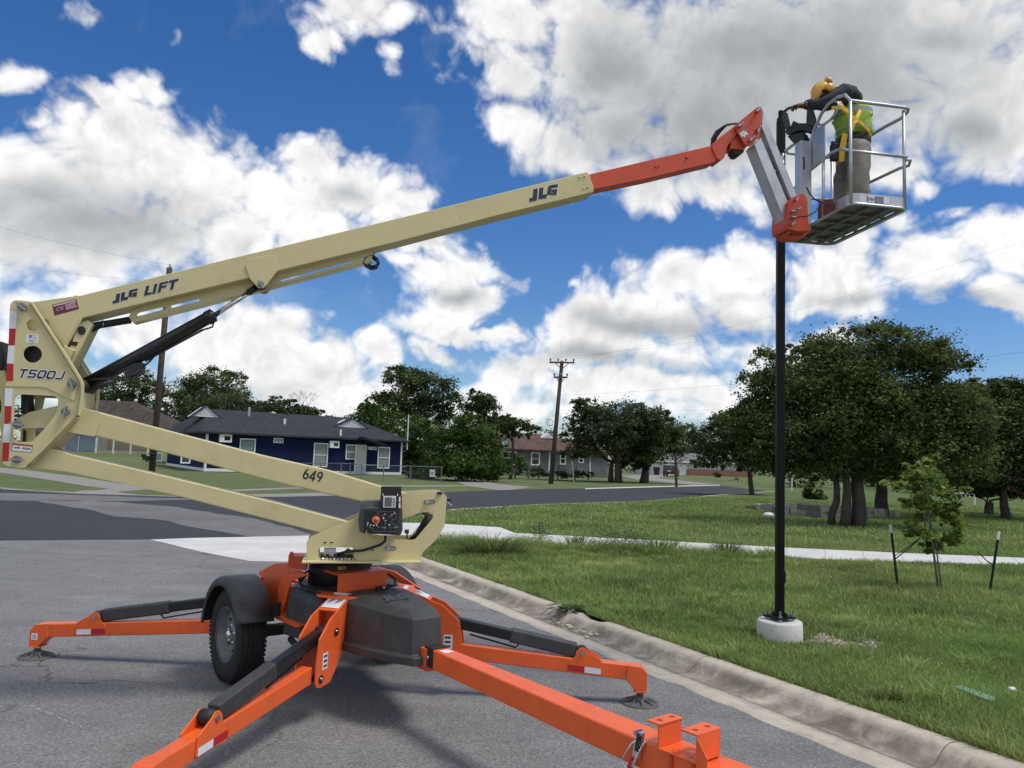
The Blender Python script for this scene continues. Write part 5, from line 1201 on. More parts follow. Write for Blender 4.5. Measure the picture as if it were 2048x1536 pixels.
def hiproof(mb, c, ze, r0, r1, th=.14):
    """c: four eave corners (front-left, front-right, back-right, back-left), ridge r0-r1"""
    e = [A3([p[0], p[1], ze]) for p in c]; lo = [p - UZ * th for p in e]
    mb.add(e + [A3(r0), A3(r1)] + lo, [(0, 1, 5, 4), (1, 2, 5), (2, 3, 4, 5), (3, 0, 4), (0, 6, 7, 1), (1, 7, 8, 2), (2, 8, 9, 3), (3, 9, 6, 0), (9, 8, 7, 6)])

# ---- navy house
K1, K2, K0 = G(408, 943), G(802, 950.5), G(287, 930)
W1 = Wall(K1, K2); back = -W1.N; wdp = abs((K0 - K1) @ back); W0 = Wall(K1, K1 + back * wdp)
ze = .5 * (W1.hit(411, 860)[1] + W1.hit(800, 889)[1])
house = thing('bungalow', 'navy blue bungalow with white trimmed windows and charcoal hipped roof', 'house', W1.at(W1.L / 2, 0, -wdp / 2))
mb = MB(); mb.mat(NAVY); mb.prism([W1.at(0, -.1), W1.at(W1.L, -.1), W1.at(W1.L, -.1, -wdp), W1.at(0, -.1, -wdp)], UZ * (ze + .08)); mb.build('wall', house)
mb = MB(); mb.mat(TRIM)
for u in (.07, W1.L - .07): board(mb, W1, u, 0, ze - .05)
mb.prism([W1.at(0, .02, .003), W1.at(W1.L, .02, .003), W1.at(W1.L, .24, .003), W1.at(0, .24, .003)], W1.N * .04)
board(mb, W0, .07, 0, ze - .05); mb.prism([W0.at(0, .02, .003), W0.at(wdp, .02, .003), W0.at(wdp, .24, .003), W0.at(0, .24, .003)], W0.N * .04); board(mb, W0, wdp - .07, 0, ze)
mb.build('trim_board', house)
ov = .5; ctr = Wall(W1.at(0, 0, -wdp / 2), W1.at(W1.L, 0, -wdp / 2)); u0, z0 = ctr.hit(416, 814.5); u1, z1 = ctr.hit(704, 838.5); zr = (z0 + z1) / 2
mb = MB(); mb.mat(ROOFD); hiproof(mb, [W1.at(-ov, 0, ov), W1.at(W1.L + ov, 0, ov), W1.at(W1.L + ov, 0, -wdp - ov), W1.at(-ov, 0, -wdp - ov)], ze + .12, ctr.at(u0, zr), ctr.at(u1, zr)); roof = mb.build('roof', house)
sl = (zr - ze) / (wdp / 2 + ov)
for (x0, y0, x1, xa, ya) in ((385, 832, 440, 413, 812.5), (671, 853, 735, 706, 838)):
    best = None
    for o_t in np.linspace(.2, -wdp / 2 + .3, 60):
        WT = Wall(W1.at(0, 0, o_t), W1.at(W1.L, 0, o_t)); zs = ze + .12 + (ov - o_t) * (zr - ze - .12) / (wdp / 2 + ov); e_ = abs(WT.hit(x0, y0)[1] - zs)
        if best is None or e_ < best[0]: best = (e_, o_t)
    o_ = best[1] + .12
    WG = Wall(W1.at(0, 0, o_), W1.at(W1.L, 0, o_)); a = WG.hit(x0, y0); b = WG.hit(x1, y0 + 1); c = WG.hit(xa, ya)
    zb_ = min(a[1], b[1]); gb = MB(); gb.mat(TRIM); gb.prism([WG.at(a[0], zb_), WG.at(b[0], zb_), WG.at(c[0], c[1])], -WG.N * 2.2)
    gb.mat(WHITES); gb.prism([WG.at(a[0] + .35, zb_ + .12, .002), WG.at(b[0] - .35, zb_ + .12, .002), WG.at(c[0], c[1] - .22, .002)], WG.N * .01)
    gb.mat(ROOFD); gb.prism([WG.at(a[0] - .1, zb_ - .02, .12), WG.at(c[0], c[1] + .07, .12), WG.at(c[0], c[1] - .0, .12), WG.at(a[0], zb_ - .02, .12)], -WG.N * 1.2)
    gb.prism([WG.at(b[0] + .1, zb_ - .02, .12), WG.at(c[0], c[1] + .07, .12), WG.at(c[0], c[1], .12), WG.at(b[0], zb_ - .02, .12)], -WG.N * 1.2); gb.build('gable_vent', house)
def onroof(x, y):
    """point of the front roof slope seen at this place"""
    n = np.cross(W1.D, (ctr.at(0, zr) - W1.at(0, ze + .12, ov))); p0 = W1.at(0, ze + .12, ov); d = ray(x, y); k = ((p0 - O_) @ n) / (d @ n); return O_ + d * k
for (x, y, r_, h, mt) in ((476, 821, .14, .35, BLACKM), (498, 832, .10, .75, ALU), (572, 829, .14, .35, BLACKM), (569, 848, .10, .45, TRIM), (681, 871, .09, .5, TRIM)):
    mb = MB(); mb.mat(mt); p = onroof(x, y); mb.cyl(p - UZ * .1, p + UZ * h, r_, 10); mb.build('roof_vent', roof)
window(house, W1, 480, 877, 510, 905, split=0, blind=True); window(house, W1, 628, 886, 654, 934, split=1, blind=True); window(house, W1, 692, 889, 711, 919, split=1, blind=True)
window(house, W1, 756, 894, 778, 937, split=1, blind=True); window(house, W1, 547, 876, 566, 886, fw=.07, split=0, cols=3, glass=BLIND); window(house, W0, 309, 905, 324, 922, split=0, blind=True); window(house, W1, 362, 905, 380, 927, split=0)
for (x0, y0, x1, y1) in ((438, 867.5, 461, 885), (658, 881.5, 675, 896), (735, 893, 750, 900)):
    a = W1.hit(x0, y0); b = W1.hit(x1, y1); mb = MB(); mb.mat(TRIM); mb.prism([W1.at(a[0], b[1], .01), W1.at(b[0], b[1], .01), W1.at(b[0], a[1], .01), W1.at(a[0], a[1], .01)], W1.N * .35)
    mb.mat(DKGLASS); w = b[0] - a[0]; mb.prism([W1.at(a[0] + w * .38, b[1] + .15, .362), W1.at(b[0] - .1, b[1] + .15, .362), W1.at(b[0] - .1, a[1] - .15, .362), W1.at(a[0] + w * .38, a[1] - .15, .362)], W1.N * .01); mb.build('air_conditioner', house)
a = W1.hit(710, 889); b = W1.hit(730, 946); mb = MB(); mb.mat(TRIM); mb.prism([W1.at(a[0], .03, .045), W1.at(b[0], .03, .045), W1.at(b[0], a[1], .045), W1.at(a[0], a[1], .045)], W1.N * .05); dr = mb.build('door', house)
mb = MB(); mb.mat(WHITES); mb.prism([W1.at(a[0] + .12, .1, .097), W1.at(b[0] - .12, .1, .097), W1.at(b[0] - .12, a[1] - .12, .097), W1.at(a[0] + .12, a[1] - .12, .097)], W1.N * .015); mb.build('door_leaf', dr)
a = W1.hit(717, 880); b = W1.hit(757, 893); mb = MB(); mb.mat(ROOFD); mb.prism([W1.at(a[0] - .2, ze + .25, .4), W1.at(b[0], ze - .35, .4), W1.at(b[0] + .1, ze - .42, .4), W1.at(a[0] - .2, ze + .12, .4)], W1.N * 1.3); mb.build('porch_roof', house)
mb = MB(); mb.mat(TRIM)
for u in (.3,): mb.cyl(W1.at(W1.L + .3, 2.2, .3), W1.at(W1.L + .3, 5.2, .3), .05, 8)
mb.build('vent_mast', house)

# ---- brown-roofed house beyond, its shed and picket fence
rise = [(-75, 70, -.01), (-34, 72, -.01), (-34, 98, .95), (-34, 150, 1.2), (-120, 150, 1.2), (-110, 98, .95), (-105, 74, -.01)]
mbr = MB(); mbr.mat(GRASSF); mbr.add([(-110, 73, -.012), (-30, 73, -.012), (-28, 96, .98), (-115, 96, .98), (-28, 150, 1.3), (-140, 150, 1.3)], [(0, 1, 2, 3), (3, 2, 4, 5)]); mbr.build('grass_rise', None, fix=False, kind='structure')
WB = Wall(V(60, 897, 97), V(372, 905, 97)); hb_ = thing('house', 'low tan house under a wide brown shingle roof, behind the leftmost pole', 'house', WB.at(8, .95, -4))
mb = MB(); mb.mat(TANS); mb.prism([WB.at(0, .9), WB.at(WB.L, .9), WB.at(WB.L, .9, -9), WB.at(0, .9, -9)], UZ * 2.3); mb.build('wall', hb_)
cB = Wall(WB.at(0, 0, -4.5), WB.at(WB.L, 0, -4.5)); a = cB.hit(196, 800); b = cB.hit(268, 806)
mb = MB(); mb.mat(ROOFB); hiproof(mb, [WB.at(-1, 0, .8), WB.at(WB.L + .6, 0, .8), WB.at(WB.L + .6, 0, -9.8), WB.at(-1, 0, -9.8)], 3.05, cB.at(a[0], a[1]), cB.at(b[0], b[1] + .2)); rfb = mb.build('roof', hb_)
mb = MB(); mb.mat(TRIM)
for (x, y) in ((237, 801), (272, 801), (325, 819)): p = V(x, y, 100); mb.ball(p, .22, 8)
mb.build('roof_vent', rfb)
WS = Wall(V(128, 897, 90), V(190, 899, 90)); sh_ = thing('garden_shed', 'blue grey metal shed beside the tan wall', 'shed', WS.at(2, .8, -1))
mb = MB(); mb.mat(SHEDB); a = WS.hit(130, 866); mb.prism([WS.at(-3.2, .75), WS.at(WS.L, .75), WS.at(WS.L, .75, -2.5), WS.at(-3.2, .75, -2.5)], UZ * (a[1] - .75)); mb.build('wall', sh_)
mb = MB(); mb.mat(ROOFG); mb.prism([WS.at(-3.3, a[1] + .003, .1), WS.at(WS.L + .1, a[1] + .003, .1), WS.at(WS.L + .1, a[1] + .003, -2.6), WS.at(-3.3, a[1] + .003, -2.6)], UZ * .12); mb.build('roof', sh_)
mb = MB(); mb.mat(TRIM)
for u in (WS.L * .45, WS.L * .0): board(mb, WS, u, .78, a[1] - .1, .06)
mb.build('door_seam', sh_)
pf = thing('picket_fence', 'tan picket fence on the rise in front of the brown-roofed house', 'fence', V(240, 899, 88)); WF = Wall(V(192, 899, 86), V(296, 902, 86))
fz = .8
pk = MB(); pk.mat(TANS); pk.prism([WF.at(-.03, fz, .02), WF.at(.05, fz, .02), WF.at(.05, fz + 1.5, .02), WF.at(-.03, fz + 1.5, .02)], WF.N * .02); p0_ = pk.build('picket', pf)
for i in range(1, int(WF.L / .17)):
    c = p0_.copy(); COL.objects.link(c); c.parent = pf; c.location = tuple(WF.D * i * .17)
mb = MB(); mb.mat(TRIM)
for k in range(4): mb.box(WF.at(WF.L * k / 3, fz + .75, .03), WF.D * .08, WF.N * .06, UZ * .85)
mb.prism([WF.at(0, fz + .05, -.02), WF.at(WF.L, fz + .05, -.02), WF.at(WF.L, fz + .17, -.02), WF.at(0, fz + .17, -.02)], WF.N * .03); mb.build('fence_rail', pf)

# ---- grey house with the red-brown roof
YH = 80
WR = Wall(V(985, 953, YH), V(1215, 961, YH + 6)); hr = thing('cottage', 'grey sided cottage with a red brown roof behind the leaning utility pole', 'house', WR.at(6, 0, -4))
zr_e = WR.hit(1050, 899)[1]; DR = 8.5
mb = MB(); mb.mat(GREYS); mb.prism([WR.at(0, -.1), WR.at(WR.L, -.1), WR.at(WR.L, -.1, -DR), WR.at(0, -.1, -DR)], UZ * (zr_e + .1)); mb.build('wall', hr)
cR = Wall(WR.at(0, 0, -DR / 2), WR.at(WR.L, 0, -DR / 2)); a = cR.hit(1000, 864); b = cR.hit(1096, 866)
mb = MB(); mb.mat(ROOFR); hiproof(mb, [WR.at(-.5, 0, .5), WR.at(WR.L + .5, 0, .5), WR.at(WR.L + .5, 0, -DR - .5), WR.at(-.5, 0, -DR - .5)], zr_e + .05, cR.at(a[0], a[1]), cR.at(b[0], a[1])); rfr = mb.build('roof', hr)
o_ = -DR / 2 + 1.6; WG = Wall(WR.at(0, 0, o_), WR.at(WR.L, 0, o_)); a = WG.hit(1085, 876); b = WG.hit(1110, 878); c = WG.hit(1096, 866)
mb = MB(); mb.mat(TRIM); mb.prism([WG.at(a[0], a[1]), WG.at(b[0], a[1]), WG.at(c[0], c[1])], -WG.N * 1.); mb.mat(WHITES); mb.prism([WG.at(a[0] + .2, a[1] + .1, .003), WG.at(b[0] - .2, a[1] + .1, .003), WG.at(c[0], c[1] - .2, .003)], WG.N * .01); mb.build('gable_vent', hr)
window(hr, WR, 1062, 904, 1079, 931, fw=.14, glass=DKGLASS); window(hr, WR, 1120, 906, 1131, 929, fw=.12, glass=DKGLASS); window(hr, WR, 1157, 910, 1167, 926, fw=.12, glass=DKGLASS); window(hr, WR, 1003, 902, 1032, 930, fw=.14, glass=DKGLASS, cols=2)
window(hr, WR, 1142, 906, 1151, 913, fw=.08, split=0, glass=DKGLASS)
mb = MB(); mb.mat(TRIM); u = WR.hit(1098.5, 930)[0]; board(mb, WR, u, 0, zr_e - .05, .16); u = WR.hit(1180, 930)[0]; board(mb, WR, u, 0, zr_e - .05, .13); mb.build('trim_board', hr)
sd_ = MB(); sd_.mat(STEEL); p = V(1011, 887, 79.2); sd_.smooth = True; sd_.lathe([(0, 0), (.25, .04), (.45, .14)], p, A3([-.3, -.8, .5]), 16); sd_.smooth = False; sd_.tube([p, p - UZ * .8], .03, 6); sd_.build('satellite_dish', rfr)

# ---- white and brick house far along the road
YF = 125
WW = Wall(V(1303, 950, YF), V(1505, 957, YF + 4)); hw = thing('ranch_house', 'white ranch house with a low brick front and grey roof at the far road bend', 'house', WW.at(6, 0, -4))
zt = WW.hit(1350, 924)[1]
mb = MB(); mb.mat(WHITES); mb.prism([WW.at(0, -.1), WW.at(WW.L, -.1), WW.at(WW.L, -.1, -9), WW.at(0, -.1, -9)], UZ * (zt + .15)); mb.build('wall', hw)
mb = MB(); mb.mat(BRICKM); ub = WW.hit(1374, 940)[0]; zbk = WW.hit(1400, 938.5)[1]; mb.prism([WW.at(ub, -.1, .6), WW.at(WW.L, -.1, .6), WW.at(WW.L, zbk, .6), WW.at(ub, zbk, .6)], -WW.N * .3); mb.build('brick_front', hw)
cW = Wall(WW.at(0, 0, -4.5), WW.at(WW.L, 0, -4.5)); zz = cW.hit(1400, 909)[1]
mb = MB(); mb.mat(ROOFG); hiproof(mb, [WW.at(-.6, 0, .6), WW.at(WW.L + .6, 0, .6), WW.at(WW.L + .6, 0, -9.6), WW.at(-.6, 0, -9.6)], zt + .1, cW.at(1.2, zz + .1), cW.at(WW.L - 2, zz + .1)); mb.build('roof', hw)
mb = MB(); mb.mat(TRIM); mb.prism([WW.at(-.6, zt - .06, .62), WW.at(WW.L + .6, zt - .06, .62), WW.at(WW.L + .6, zt + .12, .62), WW.at(-.6, zt + .12, .62)], WW.N * .03)
a = WW.hit(1330, 930); b = WW.hit(1373, 950); mb.prism([WW.at(a[0], 0, .01), WW.at(b[0], 0, .01), WW.at(b[0], zt - .3, .01), WW.at(a[0], zt - .3, .01)], WW.N * .05); mb.build('garage_door', hw)
window(hw, WW, 1411, 928, 1431, 938, fw=.1, split=0, glass=DKGLASS, cols=2); window(hw, WW, 1386, 928, 1395, 938, fw=.1, split=0, glass=DKGLASS)
# small pale house hidden on the right
WX = Wall(V(1860, 1000, 60), V(1960, 1004, 60)); hx = thing('house', 'pale house glimpsed under the trees at the right edge', 'house', WX.at(1, 0, -3))
mb = MB(); mb.mat(WHITES); mb.prism([WX.at(1.6, -.1), WX.at(WX.L, -.1), WX.at(WX.L, -.1, -6), WX.at(1.6, -.1, -6)], UZ * 2.6); mb.build('wall', hx)
mb = MB(); mb.mat(ROOFB); hiproof(mb, [WX.at(1.2, 0, .5), WX.at(WX.L + .5, 0, .5), WX.at(WX.L + .5, 0, -6.5), WX.at(1.2, 0, -6.5)], 2.6, WX.at(2.0, 3.6, -3), WX.at(WX.L - 1.0, 3.6, -3)); mb.build('roof', hx)
window(hx, WX, 1912, 985, 1940, 999, fw=.1, split=0, glass=WGLASS, cols=3)

# ---- parked car at the far driveway
cy_ = 108.; cp0 = V(1338, 951, cy_); car = thing('parked_car', 'dark hatchback seen from behind on the white house driveway', 'car', (cp0[0], cp0[1], 0))
CARM = paint('dark_maroon_car_paint', (.020, .010, .013), .2, .3, coat=1.); cs0 = A3([cp0[0], cp0[1], 0]); fx = A3([.35, .94, 0]); fx /= np.linalg.norm(fx); fy = A3([fx[1], -fx[0], 0])
def CA(l, w, z): return cs0 + fx * l + fy * w + UZ * z
prof = [(0, .45), (-.02, .8), (.06, 1.02), (.35, 1.55), (.9, 1.66), (2.0, 1.62), (2.9, 1.08), (3.9, .95), (4.15, .7), (4.15, .35), (0, .35)]
mb = MB(); mb.mat(CARM); mb.prism([CA(l, -.88, z) for l, z in prof], fy * 1.76); mb.build('body', car, bevel=.09, seg=3)
mb = MB(); mb.mat(DKGLASS); mb.prism([CA(.03, -.66, 1.05), CA(.03, .66, 1.05), CA(.30, .60, 1.48), CA(.30, -.60, 1.48)], -fx * .03 + UZ * .012)
for s in (-1, 1): mb.prism([CA(.55, s * .885, 1.05), CA(2.6, s * .885, 1.05), CA(1.9, s * .885, 1.5), (CA(.75, s * .885, 1.5))], fy * s * .01)
mb.build('glass', car)
mb = MB(); mb.mat(RED); [mb.box(CA(-.03, s * .72, .88), fx * .03, fy * .1, UZ * .14) for s in (-1, 1)]; mb.build('tail_light', car)
mb = MB(); mb.mat(WHITE); mb.box(CA(-.045, 0, .78), fx * .01, fy * .26, UZ * .07); mb.build('number_plate', car)
for l in (.75, 3.3):
    for s in (-1, 1):
        mb = MB(); mb.mat(TYRE); mb.cyl(CA(l, s * .90, .33), CA(l, s * .68, .33), .33, 18); w = mb.build('wheel', car); mb = MB(); mb.mat(ALU); mb.cyl(CA(l, s * .905, .33), CA(l, s * .88, .33), .2, 14); mb.build('rim', w)
for (nm, lab, x, y, Y, w, h) in (('wheelie_bin', 'dark wheeled bin standing left of the dark parked car', 1313, 951, 118, .45, 1.1),):
    p = V(x, y, Y); p[2] = 0; b_ = thing(nm, lab, 'bin', p); mb = MB(); mb.mat(BLACKM); mb.loft([p + A3([i * w * .8, j * w * .7, 0]) for i, j in ((-1, -1), (1, -1), (1, 1), (-1, 1))], [p + A3([i * w, j * w, h]) for i, j in ((-1, -1), (1, -1), (1, 1), (-1, 1))]); mb.build('body', b_, bevel=.03); mb = MB(); mb.mat(BLACKM); mb.box(p + UZ * (h + .05), (w * 1.08, 0, 0), (0, w * 1.08, 0), (0, 0, .045)); mb.build('lid', b_, bevel=.02)

# ================================================================== POLES, WIRES
def upole(name, label, xb, Y, xt, yt, r0, r1, arms=(), grp=None):
    b = G(xb, 0, 0) if False else V(xb, 950, Y); b[2] = -.1; t = V(xt, yt, Y); root = thing(name, label, 'utility pole', b, grp)
    mb = MB(); mb.mat(WOODP); mb.smooth = True; mb.tube([b, b * .5 + t * .5, t], [r0, (r0 + r1) / 2, r1], 14); mb.build('pole', root)
    ax_ = (t - b) / np.linalg.norm(t - b)
    for (fr, L, yaw, ni) in arms:
        c = b + (t - b) * fr; d = A3([math.cos(yaw), math.sin(yaw), .05]); d /= np.linalg.norm(d); mb = MB(); mb.mat(WOODP); mb.box(c + A3([0, -r1 - .05, 0]), d * L, A3([0, .05, 0]), UZ * .06); ao = mb.build('cross_arm', root)
        br = MB(); br.mat(WOODP); [br.beam(c - UZ * .5 + A3([0, -.2, 0]), c + d * L * .55 * s + A3([0, -.2, -.03]), .04, .05) for s in (-1, 1)]; br.build('brace', ao)
        for k in range(ni):
            ins = MB(); ins.mat(ALUD); ins.smooth = True; q = c + d * L * (-.92 + 1.84 * k / (ni - 1)) + A3([0, -r1 - .05, .06]); ins.lathe([(.02, 0), (.03, .06), (.07, .09), (.06, .15), (.08, .18), (.05, .24), (0, .26)], q, UZ, 10); ins.build('insulator', ao)
    return root, b, t
p1, b1, t1 = upole('utility_pole', 'tall dark wooden pole behind the lift cylinder at left', 303, 47, 339, 536, .19, .17)
mb = MB(); mb.mat(BLACKM)
for (x, y, w, h) in ((292, 916, .16, .12), (287, 911, .10, .08), (305, 907, .22, .04), (305, 914, .20, .03), (298, 922, .18, .04)): c = V(x, y, 46.6); mb.box(c, (w, 0, 0), (0, .12, 0), (0, 0, h))
mb.build('meter_box', p1); mb = MB(); mb.mat(STEEL); mb.cyl(t1, t1 + UZ * .25, .05, 8); c = t1 + A3([.1, 0, .02]); mb.cyl(c, c + UZ * .12, .04, 8); mb.build('pole_top_fitting', p1)
p2, b2, t2 = upole('utility_pole', 'leaning wooden utility pole with two cross arms beside the grey cottage', 1102, 58, 1124, 722, .19, .13, ((.985, 1.0, .25, 4), (.865, .55, .25, 3)))
mb = MB(); mb.mat(BLACKM); mb.smooth = True; c = V(1100, 845, 57.8); mb.tube([c + A3([.25 * math.cos(k * .7), 0, .25 * math.sin(k * .7)]) for k in range(9)], .025, 6, closed=True); mb.build('cable_coil', p2)
mb = MB(); mb.mat(WOODP); mb.cyl(V(1353, 968, 62) * A3([1, 1, 0]) - UZ * .1, V(1351, 906, 62), .11, 10); tag = mb.build('short_post', None, base=V(1353, 968, 62) * A3([1, 1, 0])); tag['label'] = 'short dark timber post at the road bend by the parked car'; tag['category'] = 'post'
def wire(lab, pts, r=.012, sag=0.):
    r *= .38; mb = MB(); mb.mat(BLACKM); mb.smooth = True; mb.tube(pts, r, 5, caps=False); o = mb.build('overhead_wire', None, base=pts[0]); o['label'] = lab; o['category'] = 'wire'; o['group'] = 'overhead wires'; return o
def sagl(a, b, s, n=14): a, b = A3(a), A3(b); return [a + (b - a) * k / n - UZ * s * 4 * (k / n) * (1 - k / n) for k in range(n + 1)]
ar2 = b2 + (t2 - b2) * .985
wire('upper thin wire crossing the clouds at the right edge', sagl(ar2 + A3([.9, -.2, .3]), V(2300, 395, 40), .9), .011)
wire('lower thin wire crossing the clouds at the right edge', sagl(ar2 + A3([-.9, -.2, .3]), V(2300, 500, 46), .9), .011)
wire('wire passing in front of the big oak crown at its upper part', sagl(b2 + (t2 - b2) * .72, V(2400, 655, 34), .5), .012)
wire('wire passing in front of the big oak crown at its middle', sagl(b2 + (t2 - b2) * .60, V(2400, 755, 20), .4), .008)
wire('thin wire rising to the top left edge of the sky', sagl(t1 + UZ * .2, V(-200, 395, 42), .3), .012)
wire('second thin wire at the left edge just below the first', sagl(t1 - UZ * .9, V(-200, 490, 42), .3), .012)
wire('drop wire from the leaning pole to the trees at its left', sagl(b2 + (t2 - b2) * .52, V(930, 850, 60), .3), .014)
wire('slack wire from the leaning pole down to the grey cottage', sagl(b2 + (t2 - b2) * .58, V(1010, 868, 76), .3), .014)

# ---- light pole being worked on
lp = thing('light_pole', 'tall black light pole bolted to a round white concrete footing on the lawn', 'light pole', (POLE[0], POLE[1], LZ))
PT = V(1561.5, 240, POLE[1]); ztp = PT[2]; PB = A3([POLE[0], POLE[1], 0])
zc_ = LZ + .185
mb = MB(); mb.mat(POLEM); mb.box(PB + UZ * ((zc_ + .03 + ztp) / 2), (.0405, 0, 0), (0, .0405, 0), (0, 0, (ztp - zc_ - .03) / 2)); mb.build('pole_shaft', lp, bevel=.012, seg=3)
mb = MB(); mb.mat(POLEM); mb.cyl(PB + UZ * ztp, PB + UZ * (ztp + .10), .028, 16); mb.cyl(PB + UZ * (ztp - .05), PB + UZ * (ztp + .015), .043, 16); mb.build('pole_top', lp)
mb = MB(); mb.mat(POLEM); mb.box(PB + A3([.046, 0, LZ + .62]), (.008, 0, 0), (0, .03, 0), (0, 0, .06)); mb.build('hand_hole_cover', lp, bevel=.004)
mb = MB(); mb.mat(POLEM); c45, s45 = math.cos(.5), math.sin(.5); mb.box(PB + UZ * (zc_ + .035), A3([c45, s45, 0]) * .115, A3([-s45, c45, 0]) * .115, UZ * .009); mb.box(PB + UZ * (zc_ + .06), A3([1, 0, 0]) * .058, A3([0, 1, 0]) * .058, UZ * .02); mb.build('base_plate', lp, bevel=.003)
for i, j in ((-1, -1), (1, -1), (1, 1), (-1, 1)):
    q = PB + A3([c45, s45, 0]) * .092 * i + A3([-s45, c45, 0]) * .092 * j; mb = MB(); mb.mat(STEEL); mb.cyl(q + UZ * zc_, q + UZ * (zc_ + .11), .010, 10); mb.cyl(q + UZ * (zc_ + .044), q + UZ * (zc_ + .064), .020, 6); mb.cyl(q + UZ * (zc_ + .01), q + UZ * (zc_ + .026), .020, 6); mb.build('anchor_bolt', lp)
mb = MB(); mb.mat(CONC); mb.smooth = True; mb.lathe([(.229, -.05), (.227, .04), (.224, .17), (.215, .183), (.19, .186), (0, .185)], PB + UZ * LZ, UZ, 40); mb.build('concrete_footing', lp)

# ---- fences, gate, signs
cf = thing('chain_link_fence', 'low galvanised chain link fence in front of the navy bungalow', 'fence', G(800, 962))
FPX = [(560, 962), (592, 962), (640, 960), (681, 958), (699, 958), (722, 963), (766, 964), (820, 964), (882, 966)]
MESHM, q_, b_ = newmat('chain_link_wire'); b_.inputs['Base Color'].default_value = (.2, .2, .21, 1)
prev = None
for i, (x, y) in enumerate(FPX):
    p = G(x, y); mb = MB(); mb.mat(ALUD); mb.cyl(p, p + UZ * 1.1, .035, 8); mb.build('fence_post', cf)
    if prev is not None:
        mb = MB(); mb.mat(ALUD); mb.cyl(prev + UZ * 1.05, p + UZ * 1.05, .022, 6); mb.build('fence_rail', cf)
        mb = MB(); mb.mat(ALUD); L = np.linalg.norm(p - prev); n = max(2, int(L / .22)); d = (p - prev) / L
        for k in range(-5, n):
            for s in (1, -1):
                a0_ = k * .22; pa = [a0_, 0.05]; pb_ = [a0_ + 1.0, 1.05]
                if s < 0: pa, pb_ = [a0_, 1.05], [a0_ + 1.0, .05]
                t0 = max(0, -pa[0] / 1.0); t1_ = min(1, (L - pa[0]) / 1.0)
                if t1_ <= t0: continue
                A = prev + d * (pa[0] + t0) + UZ * (pa[1] + (pb_[1] - pa[1]) * t0); B = prev + d * (pa[0] + t1_) + UZ * (pa[1] + (pb_[1] - pa[1]) * t1_); w = UZ * .006
                mb.add([A - w, B - w, B + w, A + w], [(0, 1, 2, 3)])
        o = mb.build('wire_mesh', cf, fix=False); o['kind'] = 'stuff'
    prev = p
mb = MB(); mb.mat(WHITE); a = G(864, 965); mb.box(a + UZ * .62 - A3([0, .06, 0]), (.18, 0, 0), (0, .01, 0), (0, 0, .24)); mb.mat(INK); 
for k in range(3): mb.box(a + UZ * (.55 + .07 * k) - A3([0, .075, 0]), (.11, 0, 0), (0, .002, 0), (0, 0, .012))
mb.build('fence_sign', cf)
of = thing('old_wire_fence', 'sagging old fence of grey posts in front of the grey cottage', 'fence', G(1080, 955))
prev = None
for (x, y, h) in ((1030, 955, 1.1), (1057, 957, 1.3), (1077, 956, 1.1), (1115, 957, 1.1), (1150, 957, 1.1), (1176, 957, 1.0)):
    p = G(x, y + 3); mb = MB(); mb.mat(WOODP if x != 1057 else ALUD); mb.cyl(p, p + A3([.08, 0, h * 1.15]), .06, 8); mb.build('fence_post', of)
    if prev is not None:
        mb = MB(); mb.mat(ALUD)
        for z in (.35, .7, 1.05): mb.tube(sagl(prev + UZ * z, p + UZ * z, .06, 5), .014, 4)
        mb.build('fence_wire', of)
    prev = p
mb = MB(); mb.mat(paint('pale_post', (.35, .34, .30), .8)); p = G(1148, 966); mb.cyl(p, p + A3([-.22, 0, 1.75]), .04, 8); o = mb.build('leaning_stake', None, base=p); o['label'] = 'thin pale leaning stake in the grass right of the wooden utility pole'; o['category'] = 'stake'
for (x, y, h, lab) in ((1583, 985, 29, 'white marker post on the lawn right behind the black light pole'), (1949, 1013, 22, 'white marker post by the pale house at the right edge')):
    p = G(x, y); Yp = p[1]; H = h * Yp / F_PX; mb = MB(); mb.mat(TRIM); mb.cyl(p, p + A3([.04, 0, H]), .05, 8); o = mb.build('marker_post', None, base=p); o['label'] = lab; o['category'] = 'post'; o['group'] = 'white marker posts'

# ---- dry stone wall behind the oaks: each stone its own part
SW = thing('stone_wall', 'low wall of pale limestone blocks behind the oak trunks', 'wall', G(1700, 1030))
STM = [paint('limestone_%s' % n_, c, .9, var=.3, scale=3, bump=.4, bscale=15) for n_, c in (('grey', (.25, .235, .205)), ('dark', (.15, .14, .125)), ('pale', (.34, .31, .27)))]
line = [(1500, 1017, .12), (1560, 1027, .42), (1640, 1036, .46), (1700, 1036, .4), (1790, 1034, .22)]
r = random.Random(17); LP_ = [G(x, y, LZ) for x, y, _ in line]; n_st = 0
shp = []
for k in range(6):
    m_ = MB(); m_.mat(STM[k % 3]); vs = [A3([a, b, c]) * .5 * r.uniform(.82, 1.0) for c in (-1, 1) for b in (-1, 1) for a in (-1, 1)]; m_.add(vs, [(0, 2, 3, 1), (4, 5, 7, 6), (0, 1, 5, 4), (2, 6, 7, 3), (0, 4, 6, 2), (1, 3, 7, 5)]); ob = m_.build('stone', None); shp.append(ob.data); ob.data.name = 'stone_shape'; bpy.data.objects.remove(ob)
